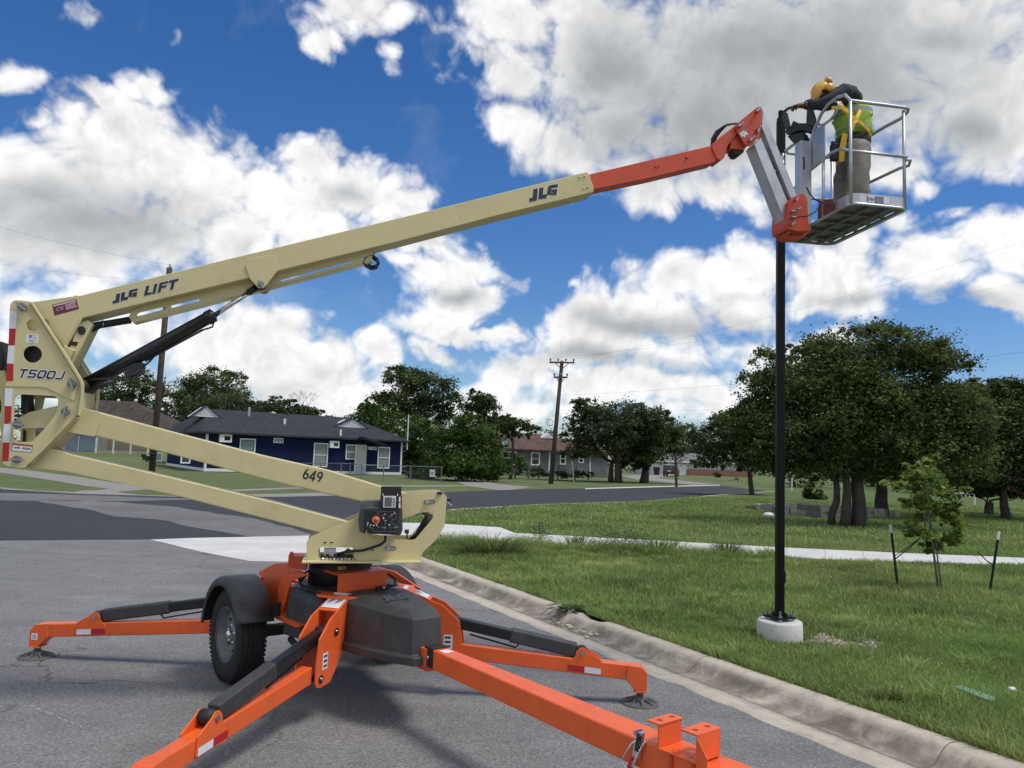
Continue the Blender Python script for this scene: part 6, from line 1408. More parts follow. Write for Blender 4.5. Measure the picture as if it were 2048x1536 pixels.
for i in range(len(LP_) - 1):
    a, b = LP_[i], LP_[i + 1]; L = np.linalg.norm(b - a); d = (b - a) / L; t = 0
    while t < L:
        w = r.uniform(.35, .75); H = line[i][2] + (line[i + 1][2] - line[i][2]) * t / L; zc = 0; rows = max(1, round(H / .22))
        for k in range(rows):
            h = H / rows; ob = bpy.data.objects.new('stone', shp[r.randrange(6)]); COL.objects.link(ob); ob.parent = SW
            ob.location = tuple(a + d * (t + w / 2 + r.uniform(-.03, .03)) + UZ * (zc + h / 2) - wloc(SW)); ob.rotation_euler = (r.uniform(-.08, .08), r.uniform(-.08, .08), math.atan2(d[1], d[0]) + r.uniform(-.1, .1)); ob.scale = (w * 1.08, .42, h * 1.12); zc += h; n_st += 1
        t += w * 1.0
mb = MB(); mb.mat(WHITE); mb.smooth = True; mb.ball(G(1537, 1035, LZ) + UZ * .08, .13, 10, (1.6, 1, .8)); o = mb.build('white_stone', None, base=G(1537, 1035, LZ)); o['label'] = 'white boulder lying against the stone wall left of the black pole'; o['category'] = 'stone'
# green utility lid in the grass near the kerb, pale stone beside it
mb = MB(); mb.mat(paint('pale_green_plastic', (.17, .27, .23), .6, var=.15)); P = [G(x, y, LZ + .035) for x, y in ((1905, 1375), (1922, 1374), (1992, 1398), (1982, 1405))]; mb.prism(P, (0, 0, .012)); o = mb.build('utility_box_lid', None, base=P[0]); o['label'] = 'sunken pale green utility box lid in the grass near the kerb'; o['category'] = 'lid'
for (x, y, s_, lab) in ((2024, 1379, .028, 'small round white pebble in the grass right of the green lid'), (1528, 1108 + 158, .012, None)):
    if lab: mb = MB(); mb.mat(TRIM); mb.smooth = True; mb.ball(G(x, y, LZ + .03), s_, 10, (1.2, 1, .8)); o = mb.build('pebble', None, base=G(x, y, LZ)); o['label'] = lab; o['category'] = 'pebble'
# ================================================================== TREES
def leafmat(name, c1, c2, c3, trans=.25):
    m, q, b = newmat(name); P = coords(q); geo = q.new('ShaderNodeNewGeometry')
    at = q.new('ShaderNodeAttribute', attribute_name='tone').outputs['Fac']
    a = q.noise(P, .8, 3, .6); c = q.mix(q.mr(a, .38, .62), c1, c2); c = q.mix(q.mr(at, .55, 1.0, 0, .85), c, c3)
    c = q.v('SCALE', c, sc=q.mr(at, 0, 1, .6, 1.35))
    q.put(b.inputs['Base Color'], c); b.inputs['Roughness'].default_value = .6; b.inputs['Specular IOR Level'].default_value = .2
    tr = q.new('ShaderNodeBsdfTranslucent'); q.put(tr.inputs[0], q.v('SCALE', c, sc=1.1)); mx = q.new('ShaderNodeMixShader'); mx.inputs[0].default_value = trans
    q.l.new(b.outputs[0], mx.inputs[1]); q.l.new(tr.outputs[0], mx.inputs[2]); q.l.new(mx.outputs[0], q.n['Material Output'].inputs[0])
    return m
LOAK = leafmat('oak_leaves', (.082, .115, .038), (.118, .150, .052), (.20, .24, .080), .4)
LDARK = leafmat('dark_leaves', (.060, .090, .032), (.088, .120, .044), (.145, .185, .062), .34)
LGREEN = leafmat('fresh_leaves', (.060, .115, .026), (.085, .15, .036), (.13, .20, .05), .32)
LOLIVE = leafmat('olive_leaves', (.062, .082, .034), (.086, .106, .044), (.13, .155, .06), .3)
LSAP = leafmat('sapling_leaves', (.15, .22, .045), (.20, .26, .06), (.30, .34, .10), .5)
LRED = leafmat('bronze_leaves', (.055, .022, .018), (.07, .03, .02), (.09, .05, .025))
BARK = paint('bark', (.060, .050, .042), .95, var=.35, scale=6, bump=.9, bscale=18)
BARKP = paint('pale_bark', (.16, .15, .13), .9, var=.3, scale=9)
def foliage(name, parent, blobs, n, per, size, mat, seed, flat=.7, cr=(.10, .22), shell=.45, droop=.25, flip=True):
    r0 = random.Random(seed * 7 + 1); nb = list(blobs)
    for c, R in blobs:                                            # smaller lobes break the outline up
        for _ in range(5):
            d = A3([r0.gauss(0, 1), r0.gauss(0, 1), r0.gauss(0, .9)]); d /= np.linalg.norm(d); f = r0.uniform(.28, .5); nb.append((A3(c) + d * A3(R) * r0.uniform(.8, 1.08), tuple(q * f for q in R)))
    blobs = nb; n = int(n * 1.12)
    rg = np.random.default_rng(seed); B = np.array([[*b[0], *b[1]] for b in blobs]); area = (B[:, 3] * B[:, 4] + B[:, 4] * B[:, 5] + B[:, 3] * B[:, 5]); pr = area / area.sum()
    k = rg.choice(len(B), n, p=pr); d = rg.normal(size=(n, 3)); d /= np.linalg.norm(d, axis=1)[:, None]; d[:, 2] = np.where(d[:, 2] < -.55, -d[:, 2] * .5, d[:, 2]) if flip else d[:, 2]
    rr = shell + (1.05 - shell) * rg.random(n) ** .6; cen = B[k, :3] + d * B[k, 3:] * rr[:, None]
    rs = B[k, 3:].mean(1) * rg.uniform(*cr, n)
    N = n * per; c = np.repeat(cen, per, 0); s = np.repeat(rs, per)[:, None]; off = rg.normal(size=(N, 3)) * s; off[:, 2] *= flat; off[:, 2] -= droop * np.abs(off[:, 0] + off[:, 1]) * .5
    p = c + off; sz = size * rg.uniform(.4, 1.55, N)[:, None]
    nn = rg.normal(size=(N, 3)); nn[:, 2] = np.abs(nn[:, 2]) + .5; nn /= np.linalg.norm(nn, axis=1)[:, None]; t = rg.normal(size=(N, 3)); u = np.cross(nn, t); u /= np.linalg.norm(u, axis=1)[:, None]; v = np.cross(nn, u)
    vx = np.empty((N, 4, 3)); vx[:, 0] = p - u * sz * .55; vx[:, 1] = p + v * sz * .32; vx[:, 2] = p + u * sz * .55; vx[:, 3] = p - v * sz * .32 + nn * sz * .1
    me = bpy.data.meshes.new(name); base = wloc(parent) if parent else np.zeros(3)
    me.vertices.add(N * 4); me.vertices.foreach_set('co', (vx - base).ravel()); me.loops.add(N * 4); me.loops.foreach_set('vertex_index', np.arange(N * 4)); me.polygons.add(N); me.polygons.foreach_set('loop_start', np.arange(N) * 4); me.polygons.foreach_set('loop_total', np.full(N, 4)); me.update()
    tone = np.clip(np.repeat(rg.normal(.42, .23, n), per) + rg.normal(0, .17, N), 0, 1); at = me.attributes.new('tone', 'FLOAT', 'POINT'); at.data.foreach_set('value', np.repeat(tone, 4))
    me.materials.append(mat); o = bpy.data.objects.new(name, me); COL.objects.link(o)
    if parent: o.parent = parent
    return o, cen
def limb(mb, a, b, r0, r1, rr, bend=.12, n=5, sides=8):
    a, b = A3(a), A3(b); L = np.linalg.norm(b - a); j = A3([rr.uniform(-1, 1), rr.uniform(-1, 1), rr.uniform(.0, 1)]) * L * bend
    pts = [a + (b - a) * t + j * math.sin(math.pi * t) + A3([rr.uniform(-1, 1), rr.uniform(-1, 1), 0]) * L * .02 * (0 < t < 1) for t in np.linspace(0, 1, n)]
    mb.tube(pts, list(np.linspace(r0, r1, n)), sides); return pts
def tree(name, label, bx, Y, blobs, mat, n=130, per=45, size=.2, tr=.2, seed=1, group=None, z0=0., depth=1.0, trunks=None, twigs=24, bark=None, flat=.7, cr=(.10, .22), shell=.45, cat='tree'):
    k = Y / F_PX; rr = random.Random(seed); base = V(bx, 950, Y); base[2] = z0
    T = thing(name, label, cat, base, group); BL = []
    for (x, y, rx, ry) in blobs: BL.append((V(x, y, Y + rr.uniform(-.3, .3) * rx * k * depth), (rx * k, (rx + ry) * .5 * k * depth, ry * k)))
    fo, cen = foliage('crown', T, BL, n, per, size, mat, seed, flat=flat, cr=cr, shell=shell)
    mb = MB(); mb.mat(bark or BARK); mb.smooth = True
    tops = []
    for (px, py_top, r_) in (trunks or [(bx, None, tr)]):
        b = V(px, 950, Y + rr.uniform(-.5, .5) * (trunks is not None)); b[2] = z0 - .05
        zt = V(bx, py_top, Y)[2] if py_top else min(q[0][2] for q in BL)
        top = A3([b[0] + (BL[0][0][0] - b[0]) * .25, b[1], max(z0 + .5, zt)])
        pts = limb(mb, b, top, r_ * 1.25, r_ * .7, rr, .04, 6, 12); tops.append((pts[-1], r_ * .7))
    mb.build('trunk', T)
    lb = MB(); lb.mat(bark or BARK); lb.smooth = True
    for c, R in BL:
        p, r_ = tops[rr.randrange(len(tops))]; limb(lb, p, c, r_ * .75, r_ * .22, rr, .15, 6, 6)
        for _ in range(max(1, twigs // len(BL))):
            q = cen[rr.randrange(len(cen))]
            if np.linalg.norm((q - c) / A3(R)) < 1.3: limb(lb, c, q, r_ * .25, r_ * .06, rr, .12, 4, 4)
    lb.build('limb', T); return T
GB = 'trees behind the houses'
# --- big oaks on the lawn
OK_ = [(1715, 780, 110, 60), (1570, 800, 90, 55), (1600, 870, 110, 60), (1700, 875, 130, 60), (1890, 800, 80, 55), (1890, 900, 90, 60), (1560, 900, 70, 45), (1600, 760, 105, 60), (1730, 720, 120, 62), (1840, 715, 95, 50), (1560, 830, 95, 55), (1690, 830, 130, 70), (1820, 820, 130, 80), (1580, 900, 80, 45), (1700, 910, 110, 45), (1800, 930, 90, 45), (1620, 935, 80, 34), (1545, 935, 40, 34), (1500, 915, 34, 30), (1850, 950, 60, 30), (1900, 860, 70, 70), (1525, 880, 60, 40), (1640, 700, 60, 26), (1900, 740, 60, 40), (1530, 755, 36, 16), (1480, 850, 50, 26), (1770, 665, 70, 20)]
tree('oak_tree', 'largest spreading oak on the lawn, its thick trunks rising right of the black light pole', 1710, 24, OK_, LOAK, n=1750, per=100, size=.086, seed=3, z0=LZ, depth=.8, trunks=[(1716, 925, .19), (1688, 930, .13), (1662, 935, .10)], twigs=150, cr=(.12, .26), shell=.3)
tree('oak_tree', 'oak with one dark forked trunk standing behind the largest oak', 1762, 29, [(1770, 880, 100, 60), (1860, 860, 80, 60), (1720, 900, 80, 50), (1800, 935, 90, 40), (1900, 930, 80, 50), (1660, 930, 70, 36)], LOAK, n=480, per=80, size=.10, tr=.27, seed=4, z0=LZ, trunks=[(1763, 950, .22)], twigs=40)
tree('oak_tree', 'dark oak filling the right edge behind the staked sapling', 2010, 31, [(1985, 830, 75, 50), (2060, 850, 90, 70), (1940, 850, 70, 60), (1925, 800, 70, 44), (1980, 860, 90, 60), (2045, 790, 60, 36), (1960, 880, 80, 60), (2040, 930, 110, 60), (1940, 940, 70, 45), (1900, 900, 60, 60), (1920, 970, 60, 24), (2120, 900, 80, 80), (2000, 790, 50, 24)], LDARK, n=1050, per=90, size=.11, tr=.16, seed=5, z0=LZ, twigs=80, shell=.3)
tree('small_tree', 'small bronze leaved tree with several stems at the right, under the dark oak', 1975, 34, [(1985, 985, 40, 16), (1945, 975, 30, 14), (2030, 990, 35, 16)], LRED, n=130, per=60, size=.09, seed=6, z0=0, trunks=[(1975, 1000, .1), (1980, 1005, .07), (1969, 1005, .07)], twigs=20)
tree('roadside_tree', 'tree hanging over the road just left of the black light pole', 1505, 48, [(1470, 850, 50, 28), (1500, 880, 60, 38), (1450, 905, 45, 25), (1520, 915, 50, 35), (1545, 860, 50, 40), (1420, 925, 36, 14)], LOLIVE, n=420, per=70, size=.15, tr=.14, seed=7, z0=0, twigs=40)
# --- pair by the road bend
tree('roadside_tree', 'bushy tree right of the leaning utility pole, with several thin stems', 1228, 68, [(1230, 840, 80, 36), (1185, 850, 50, 34), (1200, 890, 70, 36), (1260, 880, 60, 45), (1170, 810, 26, 14), (1290, 850, 44, 30), (1150, 872, 26, 18), (1175, 905, 34, 18)], LOLIVE, n=420, per=70, size=.20, seed=8, trunks=[(1222, 925, .22), (1234, 925, .2), (1242, 925, .16)], twigs=40)
tree('roadside_tree', 'bushy tree with one thick trunk left of the white ranch house', 1288, 70, [(1300, 860, 55, 40), (1310, 900, 60, 34), (1275, 905, 50, 32), (1330, 885, 40, 30), (1260, 930, 30, 16)], LDARK, n=320, per=70, size=.20, tr=.36, seed=9, twigs=30)
# --- behind the houses
tree('background_tree', 'tall open crowned oak directly behind the right end of the navy bungalow', 830, 78, [(800, 765, 50, 28), (860, 775, 58, 30), (830, 800, 70, 36), (780, 810, 40, 26), (895, 800, 30, 26), (850, 835, 60, 30)], LDARK, n=360, per=60, size=.22, tr=.3, seed=10, group=GB, twigs=50)
tree('background_tree', 'big rounded dark tree behind the left end of the navy bungalow', 420, 112, [(420, 775, 60, 38), (390, 800, 60, 40), (465, 800, 40, 40), (370, 840, 60, 40), (440, 830, 70, 40)], LDARK, n=420, per=70, size=.27, tr=.35, seed=11, group=GB)
tree('background_tree', 'feathery grey green tree in front of the big rounded dark one', 450, 76, [(450, 805, 60, 20), (420, 822, 50, 22), (485, 822, 45, 22), (450, 840, 90, 20)], LOLIVE, n=240, per=70, size=.16, tr=.2, seed=12, group=GB)
tree('background_tree', 'dark tree behind the lift cylinder at the left', 260, 128, [(280, 770, 50, 30), (230, 780, 60, 34), (310, 790, 30, 34), (250, 815, 90, 36), (180, 800, 50, 40)], LDARK, n=360, per=60, size=.32, tr=.3, seed=13, group=GB)
tree('background_tree', 'dark tree cut by the left edge beside the rear plate', -30, 80, [(-20, 750, 40, 40), (-40, 790, 60, 50), (-10, 830, 40, 40)], LDARK, n=160, per=60, size=.24, tr=.3, seed=14, group=GB)
tree('background_tree', 'low tree rising over the middle of the navy bungalow roof', 560, 80, [(565, 805, 26, 16), (545, 820, 34, 18), (590, 822, 30, 16), (510, 825, 30, 16)], LDARK, n=150, per=50, size=.2, tr=.2, seed=15, group=GB)
tree('background_tree', 'yellow green treetops right of the bare branches', 625, 82, [(620, 822, 24, 10), (600, 832, 40, 14), (650, 838, 26, 10)], LOLIVE, n=110, per=50, size=.18, tr=.2, seed=16, group=GB)
tree('background_tree', 'dense mid green tree touching the right end of the navy bungalow', 760, 72, [(760, 840, 50, 30), (800, 870, 60, 40), (730, 850, 40, 25), (850, 880, 40, 50), (820, 920, 50, 26), (850, 945, 50, 16), (780, 925, 40, 22)], LGREEN, n=460, per=60, size=.2, tr=.22, seed=17, group=GB)
tree('large_shrub', 'large rounded bright green shrub between the bungalow and the cottage', 935, 58, [(935, 865, 50, 30), (900, 890, 50, 34), (965, 895, 40, 36), (930, 925, 75, 34), (880, 925, 40, 25), (990, 930, 22, 20), (910, 948, 60, 14), (960, 950, 40, 12)], LGREEN, n=620, per=65, size=.17, tr=.08, seed=18, shell=.5, cat='shrub')
tree('background_tree', 'open crowned tree above the large green shrub', 960, 70, [(960, 800, 30, 18), (975, 825, 32, 22), (945, 830, 30, 22), (990, 855, 26, 20)], LDARK, n=170, per=55, size=.2, tr=.2, seed=19, group=GB)
tree('background_tree', 'tree with drooping sprays in front of the red brown roof', 1020, 66, [(1035, 848, 30, 10), (1060, 858, 22, 8), (1028, 868, 14, 16), (1005, 850, 24, 18), (1058, 872, 10, 8)], LDARK, n=150, per=50, size=.17, tr=.12, seed=20, group=GB)
tree('wild_shrub', 'tangled green shrub growing against the grey cottage', 1030, 70, [(1030, 925, 20, 16), (1045, 935, 16, 14), (1010, 940, 18, 12), (1070, 945, 24, 10), (1120, 950, 26, 7), (1165, 950, 24, 9)], LGREEN, n=210, per=45, size=.15, tr=.06, seed=21, cat='shrub')
tree('background_tree', 'distant dark trees behind the white ranch house', 1400, 150, [(1370, 880, 60, 26), (1440, 875, 60, 30), (1480, 890, 60, 30), (1340, 860, 30, 16), (1410, 905, 80, 16)], LOLIVE, n=350, per=50, size=.35, tr=.3, seed=22, group=GB)
tree('background_tree', 'green treetop showing between the red brown roof and the roadside trees', 1165, 105, [(1160, 890, 30, 14), (1190, 880, 34, 18), (1140, 900, 20, 10)], LOLIVE, n=120, per=50, size=.26, tr=.2, seed=23, group=GB)
for i, (x, y, lab) in enumerate(((826, 955, 'low dark shrub by the fence right of the navy bungalow'), (852, 958, 'second low shrub behind the white fence sign')) ):
    tree('garden_shrub', lab, x, 60, [(x, y - 4, 13, 9), (x + 7, y, 10, 6)], LDARK, n=45, per=50, size=.12, tr=.04, seed=60 + i, cat='shrub')
for i, (x, y, lab) in enumerate(((1619, 995, 'dark round shrub left of the oak trunks'), (1640, 1000, 'smaller shrub touching the oak trunks from the left'))):
    tree('garden_shrub', lab, x, 44, [(x, y - 5, 11, 13), (x + 2, y, 9, 8)], LDARK, n=50, per=60, size=.10, tr=.04, seed=30 + i, cat='shrub')
# far woods as one mass
BLW = []
rr = random.Random(5)
for k in range(70): X = -150 + k * 5.6; Yw = 170 + rr.uniform(-8, 25); BLW.append((A3([X, Yw, rr.uniform(2, 4)]), (6, 5, rr.uniform(3.5, 6.5))))
for k in range(24): X = 20 + k * 3.2; Yw = 70 + rr.uniform(-4, 12); BLW.append((A3([X + 8, Yw, 3.0]), (4, 4, rr.uniform(3, 5.5))))
for k in range(16): BLW.append((A3([26 + k * 3.4 + rr.uniform(-1, 1), 88 + rr.uniform(-4, 6), 1.2]), (3, 3, 2.2)))
fo, _ = foliage('far_woods', None, BLW, 1700, 46, .48, LDARK, 40, shell=.5, cr=(.15, .3), flip=False); fo['kind'] = 'stuff'
# bare branches over the bungalow
db = V(605, 835, 80); T = thing('bare_tree', 'leafless grey branches rising behind the bungalow roof', 'tree', (db[0], db[1], 0)); mb = MB(); mb.mat(BARKP); mb.smooth = True
rr = random.Random(3); limb(mb, (db[0], db[1], 0), db, .15, .09, rr, .02)
def twig(a, d, L, r_, n):
    b = a + d * L; mb.tube([a, (a + b) / 2 + A3([rr.uniform(-.1, .1), 0, rr.uniform(-.05, .1)]) * L, b], [r_, r_ * .8, r_ * .6], 4)
    if n:
        for _ in range(3): e = d + A3([rr.uniform(-.8, .8), rr.uniform(-.5, .5), rr.uniform(-.1, .4)]); twig(b, e / np.linalg.norm(e), L * .68, r_ * .6, n - 1)
for s in (-.6, -.1, .4): d = A3([s, 0, 1]); twig(db, d / np.linalg.norm(d), 1.2, .035, 3)
mb.build('branch', T)
# --- staked sapling
sp0 = G(1877, 1180, LZ); YS = sp0[1]
T = thing('sapling', 'young leafy sapling held between two metal stakes on the lawn', 'tree', sp0)
SB = [(1835, 935, 26, 10), (1862, 925, 20, 12), (1800, 972, 26, 10), (1850, 960, 34, 20), (1885, 985, 38, 24), (1850, 1010, 40, 30), (1885, 1035, 38, 30), (1845, 1060, 32, 22), (1895, 1075, 30, 20), (1868, 1095, 22, 12), (1858, 942, 16, 16)]
kk = YS / F_PX; rr = random.Random(2); BL = [(V(x, y, YS + rr.uniform(-.2, .2)), (rx * kk, rx * kk, ry * kk)) for x, y, rx, ry in SB]
foliage('crown', T, BL, 120, 28, .078, LSAP, 51, flat=.6, cr=(.14, .34), shell=.1, droop=.2)
mb = MB(); mb.mat(BARKP); mb.smooth = True; mb.tube([sp0 - UZ * .02, V(1868, 1110, YS), V(1855, 1000, YS), V(1842, 925, YS)], [.020, .017, .012, .007], 8); mb.tube([V(1883, 1178, YS), V(1873, 1100, YS), V(1867, 1060, YS)], [.012, .011, .009], 8); mb.build('trunk', T)
mb = MB(); mb.mat(BARKP); mb.smooth = True
for c, R in BL: limb(mb, V(1850 + rr.uniform(-5, 10), (V(1850, 1040, YS)[2] * 0 + rr.uniform(960, 1080)), YS), c, .008, .003, rr, .1, 4, 5)
mb.build('limb', T)
SGREEN = paint('dark_green_steel', (.020, .030, .024), .5, .3)
for (xb, yb_, xt, yt, lab) in ((1795, 1170, 1781, 1049, 'dark metal stake with a white top left of the sapling'), (1980, 1180, 1998, 1063, 'dark metal stake with a white top right of the sapling')):
    b = G(xb, yb_, LZ); t = V(xt, yt, b[1]); o = thing('tree_stake', lab, 'stake', b, 'metal stakes of the sapling'); d = t - b
    mb = MB(); mb.mat(SGREEN); mb.beam(b - d * .05, b + d * .86, .035, .012, upv=(0, 1, 0)); mb.beam(b - d * .05, b + d * .86, .008, .035, upv=(0, 1, 0)); mb.build('stake_shaft', o); mb = MB(); mb.mat(TRIM); mb.beam(b + d * .86, t, .040, .018, upv=(0, 1, 0)); mb.build('stake_tip', o)
    tie = MB(); tie.mat(BLACKM); tie.smooth = True; c = b + d * .42; s = 1 if xb < 1850 else -1; e = V(1852, 1065, YS) if s > 0 else V(1955, 1103, YS); tie.tube([c, lin(c, e, .5) - UZ * .02, e], .009, 5); tie.tube([c + UZ * .05, lin(c, e, .7), e], .006, 5) if s > 0 else None; tie.build('tie_strap', o)
# weeds along the far side of the verge
def weed(name, lab, x, y, n, h, w, seed, leafy=False):
    b = G(x, y, LZ); rg = random.Random(seed); mb = MB(); mb.mat(BLADE if not leafy else LGREEN)
    for k in range(n):
        a = rg.uniform(0, 6.28); d = A3([math.cos(a), math.sin(a), 0]); p = b + d * rg.uniform(0, w * .5) * A3([1.6, .6, 0]); H = h * rg.uniform(.5, 1.1); sd_ = A3([-d[1], d[0], 0]) * (.006 if not leafy else .016)
        if leafy:
            q = p + UZ * H * rg.random() + d * rg.uniform(0, w * .4); L = .05 * rg.uniform(.6, 1.3); mb.add([q, q + d * L + sd_ * 1.5, q + d * L * 2 - UZ * .01, q + d * L - sd_ * 1.5], [(0, 1, 2, 3)])
        else: mb.add([p - sd_, p + sd_, p + d * w * .3 + UZ * H * .65 + sd_ * .8, p + d * w * .3 + UZ * H * .65 - sd_ * .8, p + d * w * rg.uniform(.6, 1.1) + UZ * H * rg.uniform(.6, 1)], [(0, 1, 2, 3), (3, 2, 4)])
    if leafy: mb.mat(BARKP); [mb.cyl(b, b + A3([rg.uniform(-.4, .4) * w, rg.uniform(-.2, .2) * w, h * .95]), .004, 5) for _ in range(7)]
    o = mb.build(name, None, base=b, fix=False); o['label'] = lab; o['category'] = 'weed'; o['group'] = 'weeds along the footway'
weed('weed_clump', 'widest tuft of tall grass beside the footway, just right of the turntable', 985, 1108, 480, .40, .75, 1)
weed('weed_clump', 'leafy upright weed standing alone in front of the footway', 1082, 1092, 260, .50, .20, 2, True)
weed('weed_clump', 'low grassy weed right of the lone upright weed', 1150, 1095, 160, .34, .4, 3)
weed('weed_clump', 'broad leafy weed overlapping the footway near the middle of the lawn', 1243, 1100, 650, .48, .6, 4, True)
weed('weed_clump', 'spiky grass tuft right of the broad leafy weed', 1320, 1104, 260, .36, .6, 5)
weed('weed_clump', 'last spiky tuft of grass before the black light pole', 1455, 1113, 200, .40, .4, 6)
weed('weed_clump', 'low green weed on the lawn edge just above the broken kerb', 1140, 1222, 80, .09, .2, 9, True)
weed('dead_weed', 'dry brown weed at the kerb left of the green lid', 1775, 1405, 60, .16, .14, 7)
# ================================================================== WORKER IN THE BASKET
def cloth(name, col, var=.2, sc=14, rough=.85, bump=.5):
    return paint(name, col, rough, var=var, scale=sc, bump=bump, bscale=45)
SKIN = paint('skin', (.16, .075, .045), .5, var=.1); JACK = cloth('dark_navy_jacket', (.022, .026, .036)); TROU = cloth('khaki_grey_trousers', (.235, .220, .180)); SHIRT = cloth('charcoal_shirt', (.030, .032, .040))
VEST = cloth('lime_vest', (.34, .50, .075), .14); STRAP = paint('yellow_webbing', (.75, .46, .03), .6, var=.1, scale=20); HELM = paint('orange_yellow_helmet', (.72, .38, .045), .3, var=.08, coat=.4); REFL = paint('grey_reflective_band', (.30, .32, .33), .4)
BOOT = paint('brown_boot', (.05, .035, .025), .7)
K_ = .845
person = thing('person', 'worker in a yellow helmet and lime vest bending forward over the basket controls', 'person', K3(LU * .58, .45, .01))
def skinned(name, verts, edges, parent, mat, sub=2, root=0):
    me = bpy.data.meshes.new(name); off = wloc(parent); me.from_pydata([tuple(A3(v[0]) - off) for v in verts], edges, []); me.materials.append(mat)
    o = bpy.data.objects.new(name, me); COL.objects.link(o); o.parent = parent
    o.modifiers.new('skin', 'SKIN'); me.skin_vertices or None
    sv = me.skin_vertices[0].data if me.skin_vertices else None
    for i, v in enumerate(verts):
        r_ = v[1]; sv[i].radius = (r_, r_) if not hasattr(r_, '__len__') else r_
    sv[root].use_root = True
    o.modifiers['skin'].use_smooth_shade = True; s = o.modifiers.new('sub', 'SUBSURF'); s.levels = sub; s.render_levels = sub
    return o
YN, YR, YC = 6.66, 6.98, 6.82
zf = ZF + .012
def J(x, y, Y): return V(x, y, Y)
ank = {-1: A3([*J(1724, 440, YN + .02)[:2], zf + .07]), 1: A3([*J(1690, 440, YR)[:2], zf + .07])}
kn = {-1: J(1718, 372, YN), 1: J(1686, 372, YR)}
hip = {-1: J(1716, 300, YN + .06), 1: J(1700, 300, YR - .05)}
pel = J(1708, 288, YC); wst = J(1708, 262, YC); cht = J(1702, 222, YC); upc = J(1690, 196, YC); nck = J(1676, 184, YC); hed = J(1648, 188, YC - .02)
shl = {-1: J(1690, 190, YN + .02), 1: J(1686, 190, YR - .02)}
elb = {-1: J(1648, 209, YN + .03), 1: J(1642, 206, YR)}
wr = {-1: J(1610, 209, YN + .12), 1: J(1606, 208, YR - .08)}
# body: one continuous figure
bv = [(pel, .075), (wst, .07), (cht, .09), (upc, .08), (nck, .045), (J(1664, 180, YC), .045)]; be = [(0, 1), (1, 2), (2, 3), (3, 4), (4, 5)]
for s in (-1, 1):
    n = len(bv); toe = ank[s] + A3([-.13, -.01, -.045])
    bv += [(hip[s], .062), (kn[s], .050), (ank[s], .036), (toe, .028), (shl[s], .055), (elb[s], .038), (wr[s], .023)]
    be += [(0, n), (n, n + 1), (n + 1, n + 2), (n + 2, n + 3), (3, n + 4), (n + 4, n + 5), (n + 5, n + 6)]
body = skinned('body', bv, be, person, SKIN, 2)
def lerp_pts(a, b, n): return [lin(a, b, k / (n - 1)) for k in range(n)]
# trousers
tv = [(pel + UZ * .0, .125)]; te = []
for s in (-1, 1):
    n = len(tv); mid1 = lin(hip[s], kn[s], .5); mid2 = lin(kn[s], ank[s], .5)
    tv += [(hip[s], .118), (mid1 + A3([.006, 0, 0]), .108), (kn[s] + A3([-.006, 0, .01]), .095), (mid2 + A3([.006, 0, 0]), .088), (ank[s] + UZ * .01, .082)]
    te += [(0, n), (n, n + 1), (n + 1, n + 2), (n + 2, n + 3), (n + 3, n + 4)]
tro = skinned('trousers', tv, te, person, TROU, 2)
tx = bpy.data.textures.new('folds', 'CLOUDS'); tx.noise_scale = .055
for o_, st_ in ((tro, .040),): d_ = o_.modifiers.new('folds', 'DISPLACE'); d_.texture = tx; d_.strength = st_; d_.mid_level = .5
# shirt tail below the vest
skinned('shirt', [(lin(pel, wst, -.3), (.145, .155)), (pel, (.150, .160)), (wst, (.145, .155))], [(0, 1), (1, 2)], person, SHIRT, 2)
# jacket with sleeves
jv = [(cht, .135), (upc, .125)]; je = [(0, 1)]
for s in (-1, 1):
    n = len(jv); jv += [(shl[s], .100), (lin(shl[s], elb[s], .5), .085), (elb[s], .068), (lin(elb[s], wr[s], .5), .055), (lin(elb[s], wr[s], .9), .040)]; je += [(1, n)] + [(n + k, n + k + 1) for k in range(4)]
jk = skinned('jacket', jv, je, person, JACK, 2); d_ = jk.modifiers.new('folds', 'DISPLACE'); d_.texture = tx; d_.strength = .032; d_.mid_level = .5
# vest: torso shell
vst = skinned('vest', [(lin(pel, wst, .2), (.150, .165)), (wst, (.155, .172)), (lin(wst, cht, .5), (.158, .178)), (cht, (.152, .172)), (lin(cht, upc, .8) + A3([.022, 0, -.01]), (.118, .13))], [(0, 1), (1, 2), (2, 3), (3, 4)], person, VEST, 2)
d_ = vst.modifiers.new('folds', 'DISPLACE'); d_.texture = tx; d_.strength = .022; d_.mid_level = .5
rb = MB(); rb.mat(REFL)
def ringp(c, rx, ry, z=0): return [c + A3([rx * math.cos(t), ry * math.sin(t), z + .01 * math.cos(t)]) for t in np.linspace(0, 2 * math.pi, 22)[:-1]]
def band(mb, c, rx, ry, h):
    p = ringp(c, rx, ry); n = len(p); mb.add(p + [q + UZ * h for q in p], [(i, (i + 1) % n, n + (i + 1) % n, n + i) for i in range(n)])
rb.smooth = True; band(rb, lin(wst, cht, .62), .172, .192, .035); band(rb, lin(wst, cht, -.1), .165, .185, .014); rbo = rb.build('reflective_band', vst, fix=False)
hs = MB(); hs.mat(STRAP)
def strap(pts, w=.035):
    pts = [A3(p) for p in pts]
    for a, b in zip(pts[:-1], pts[1:]): hs.beam(a, b, .010, w, upv=(.0, .35, 1)) if False else hs.box((a + b) / 2, (b - a) * .53, np.cross((b - a) / np.linalg.norm(b - a), A3([.1, -1, 0])) * w / 2, A3([.1, -1, 0]) * .005)
yn = YN - .06
strap([J(1678, 204, yn + .0), J(1690, 222, yn - .02), J(1706, 236, yn - .03), J(1722, 246, yn - .0), J(1738, 262, yn + .10)])
strap([J(1724, 214, yn + .06), J(1716, 230, yn - .0), J(1708, 246, yn - .03), J(1703, 258, yn - .03)])
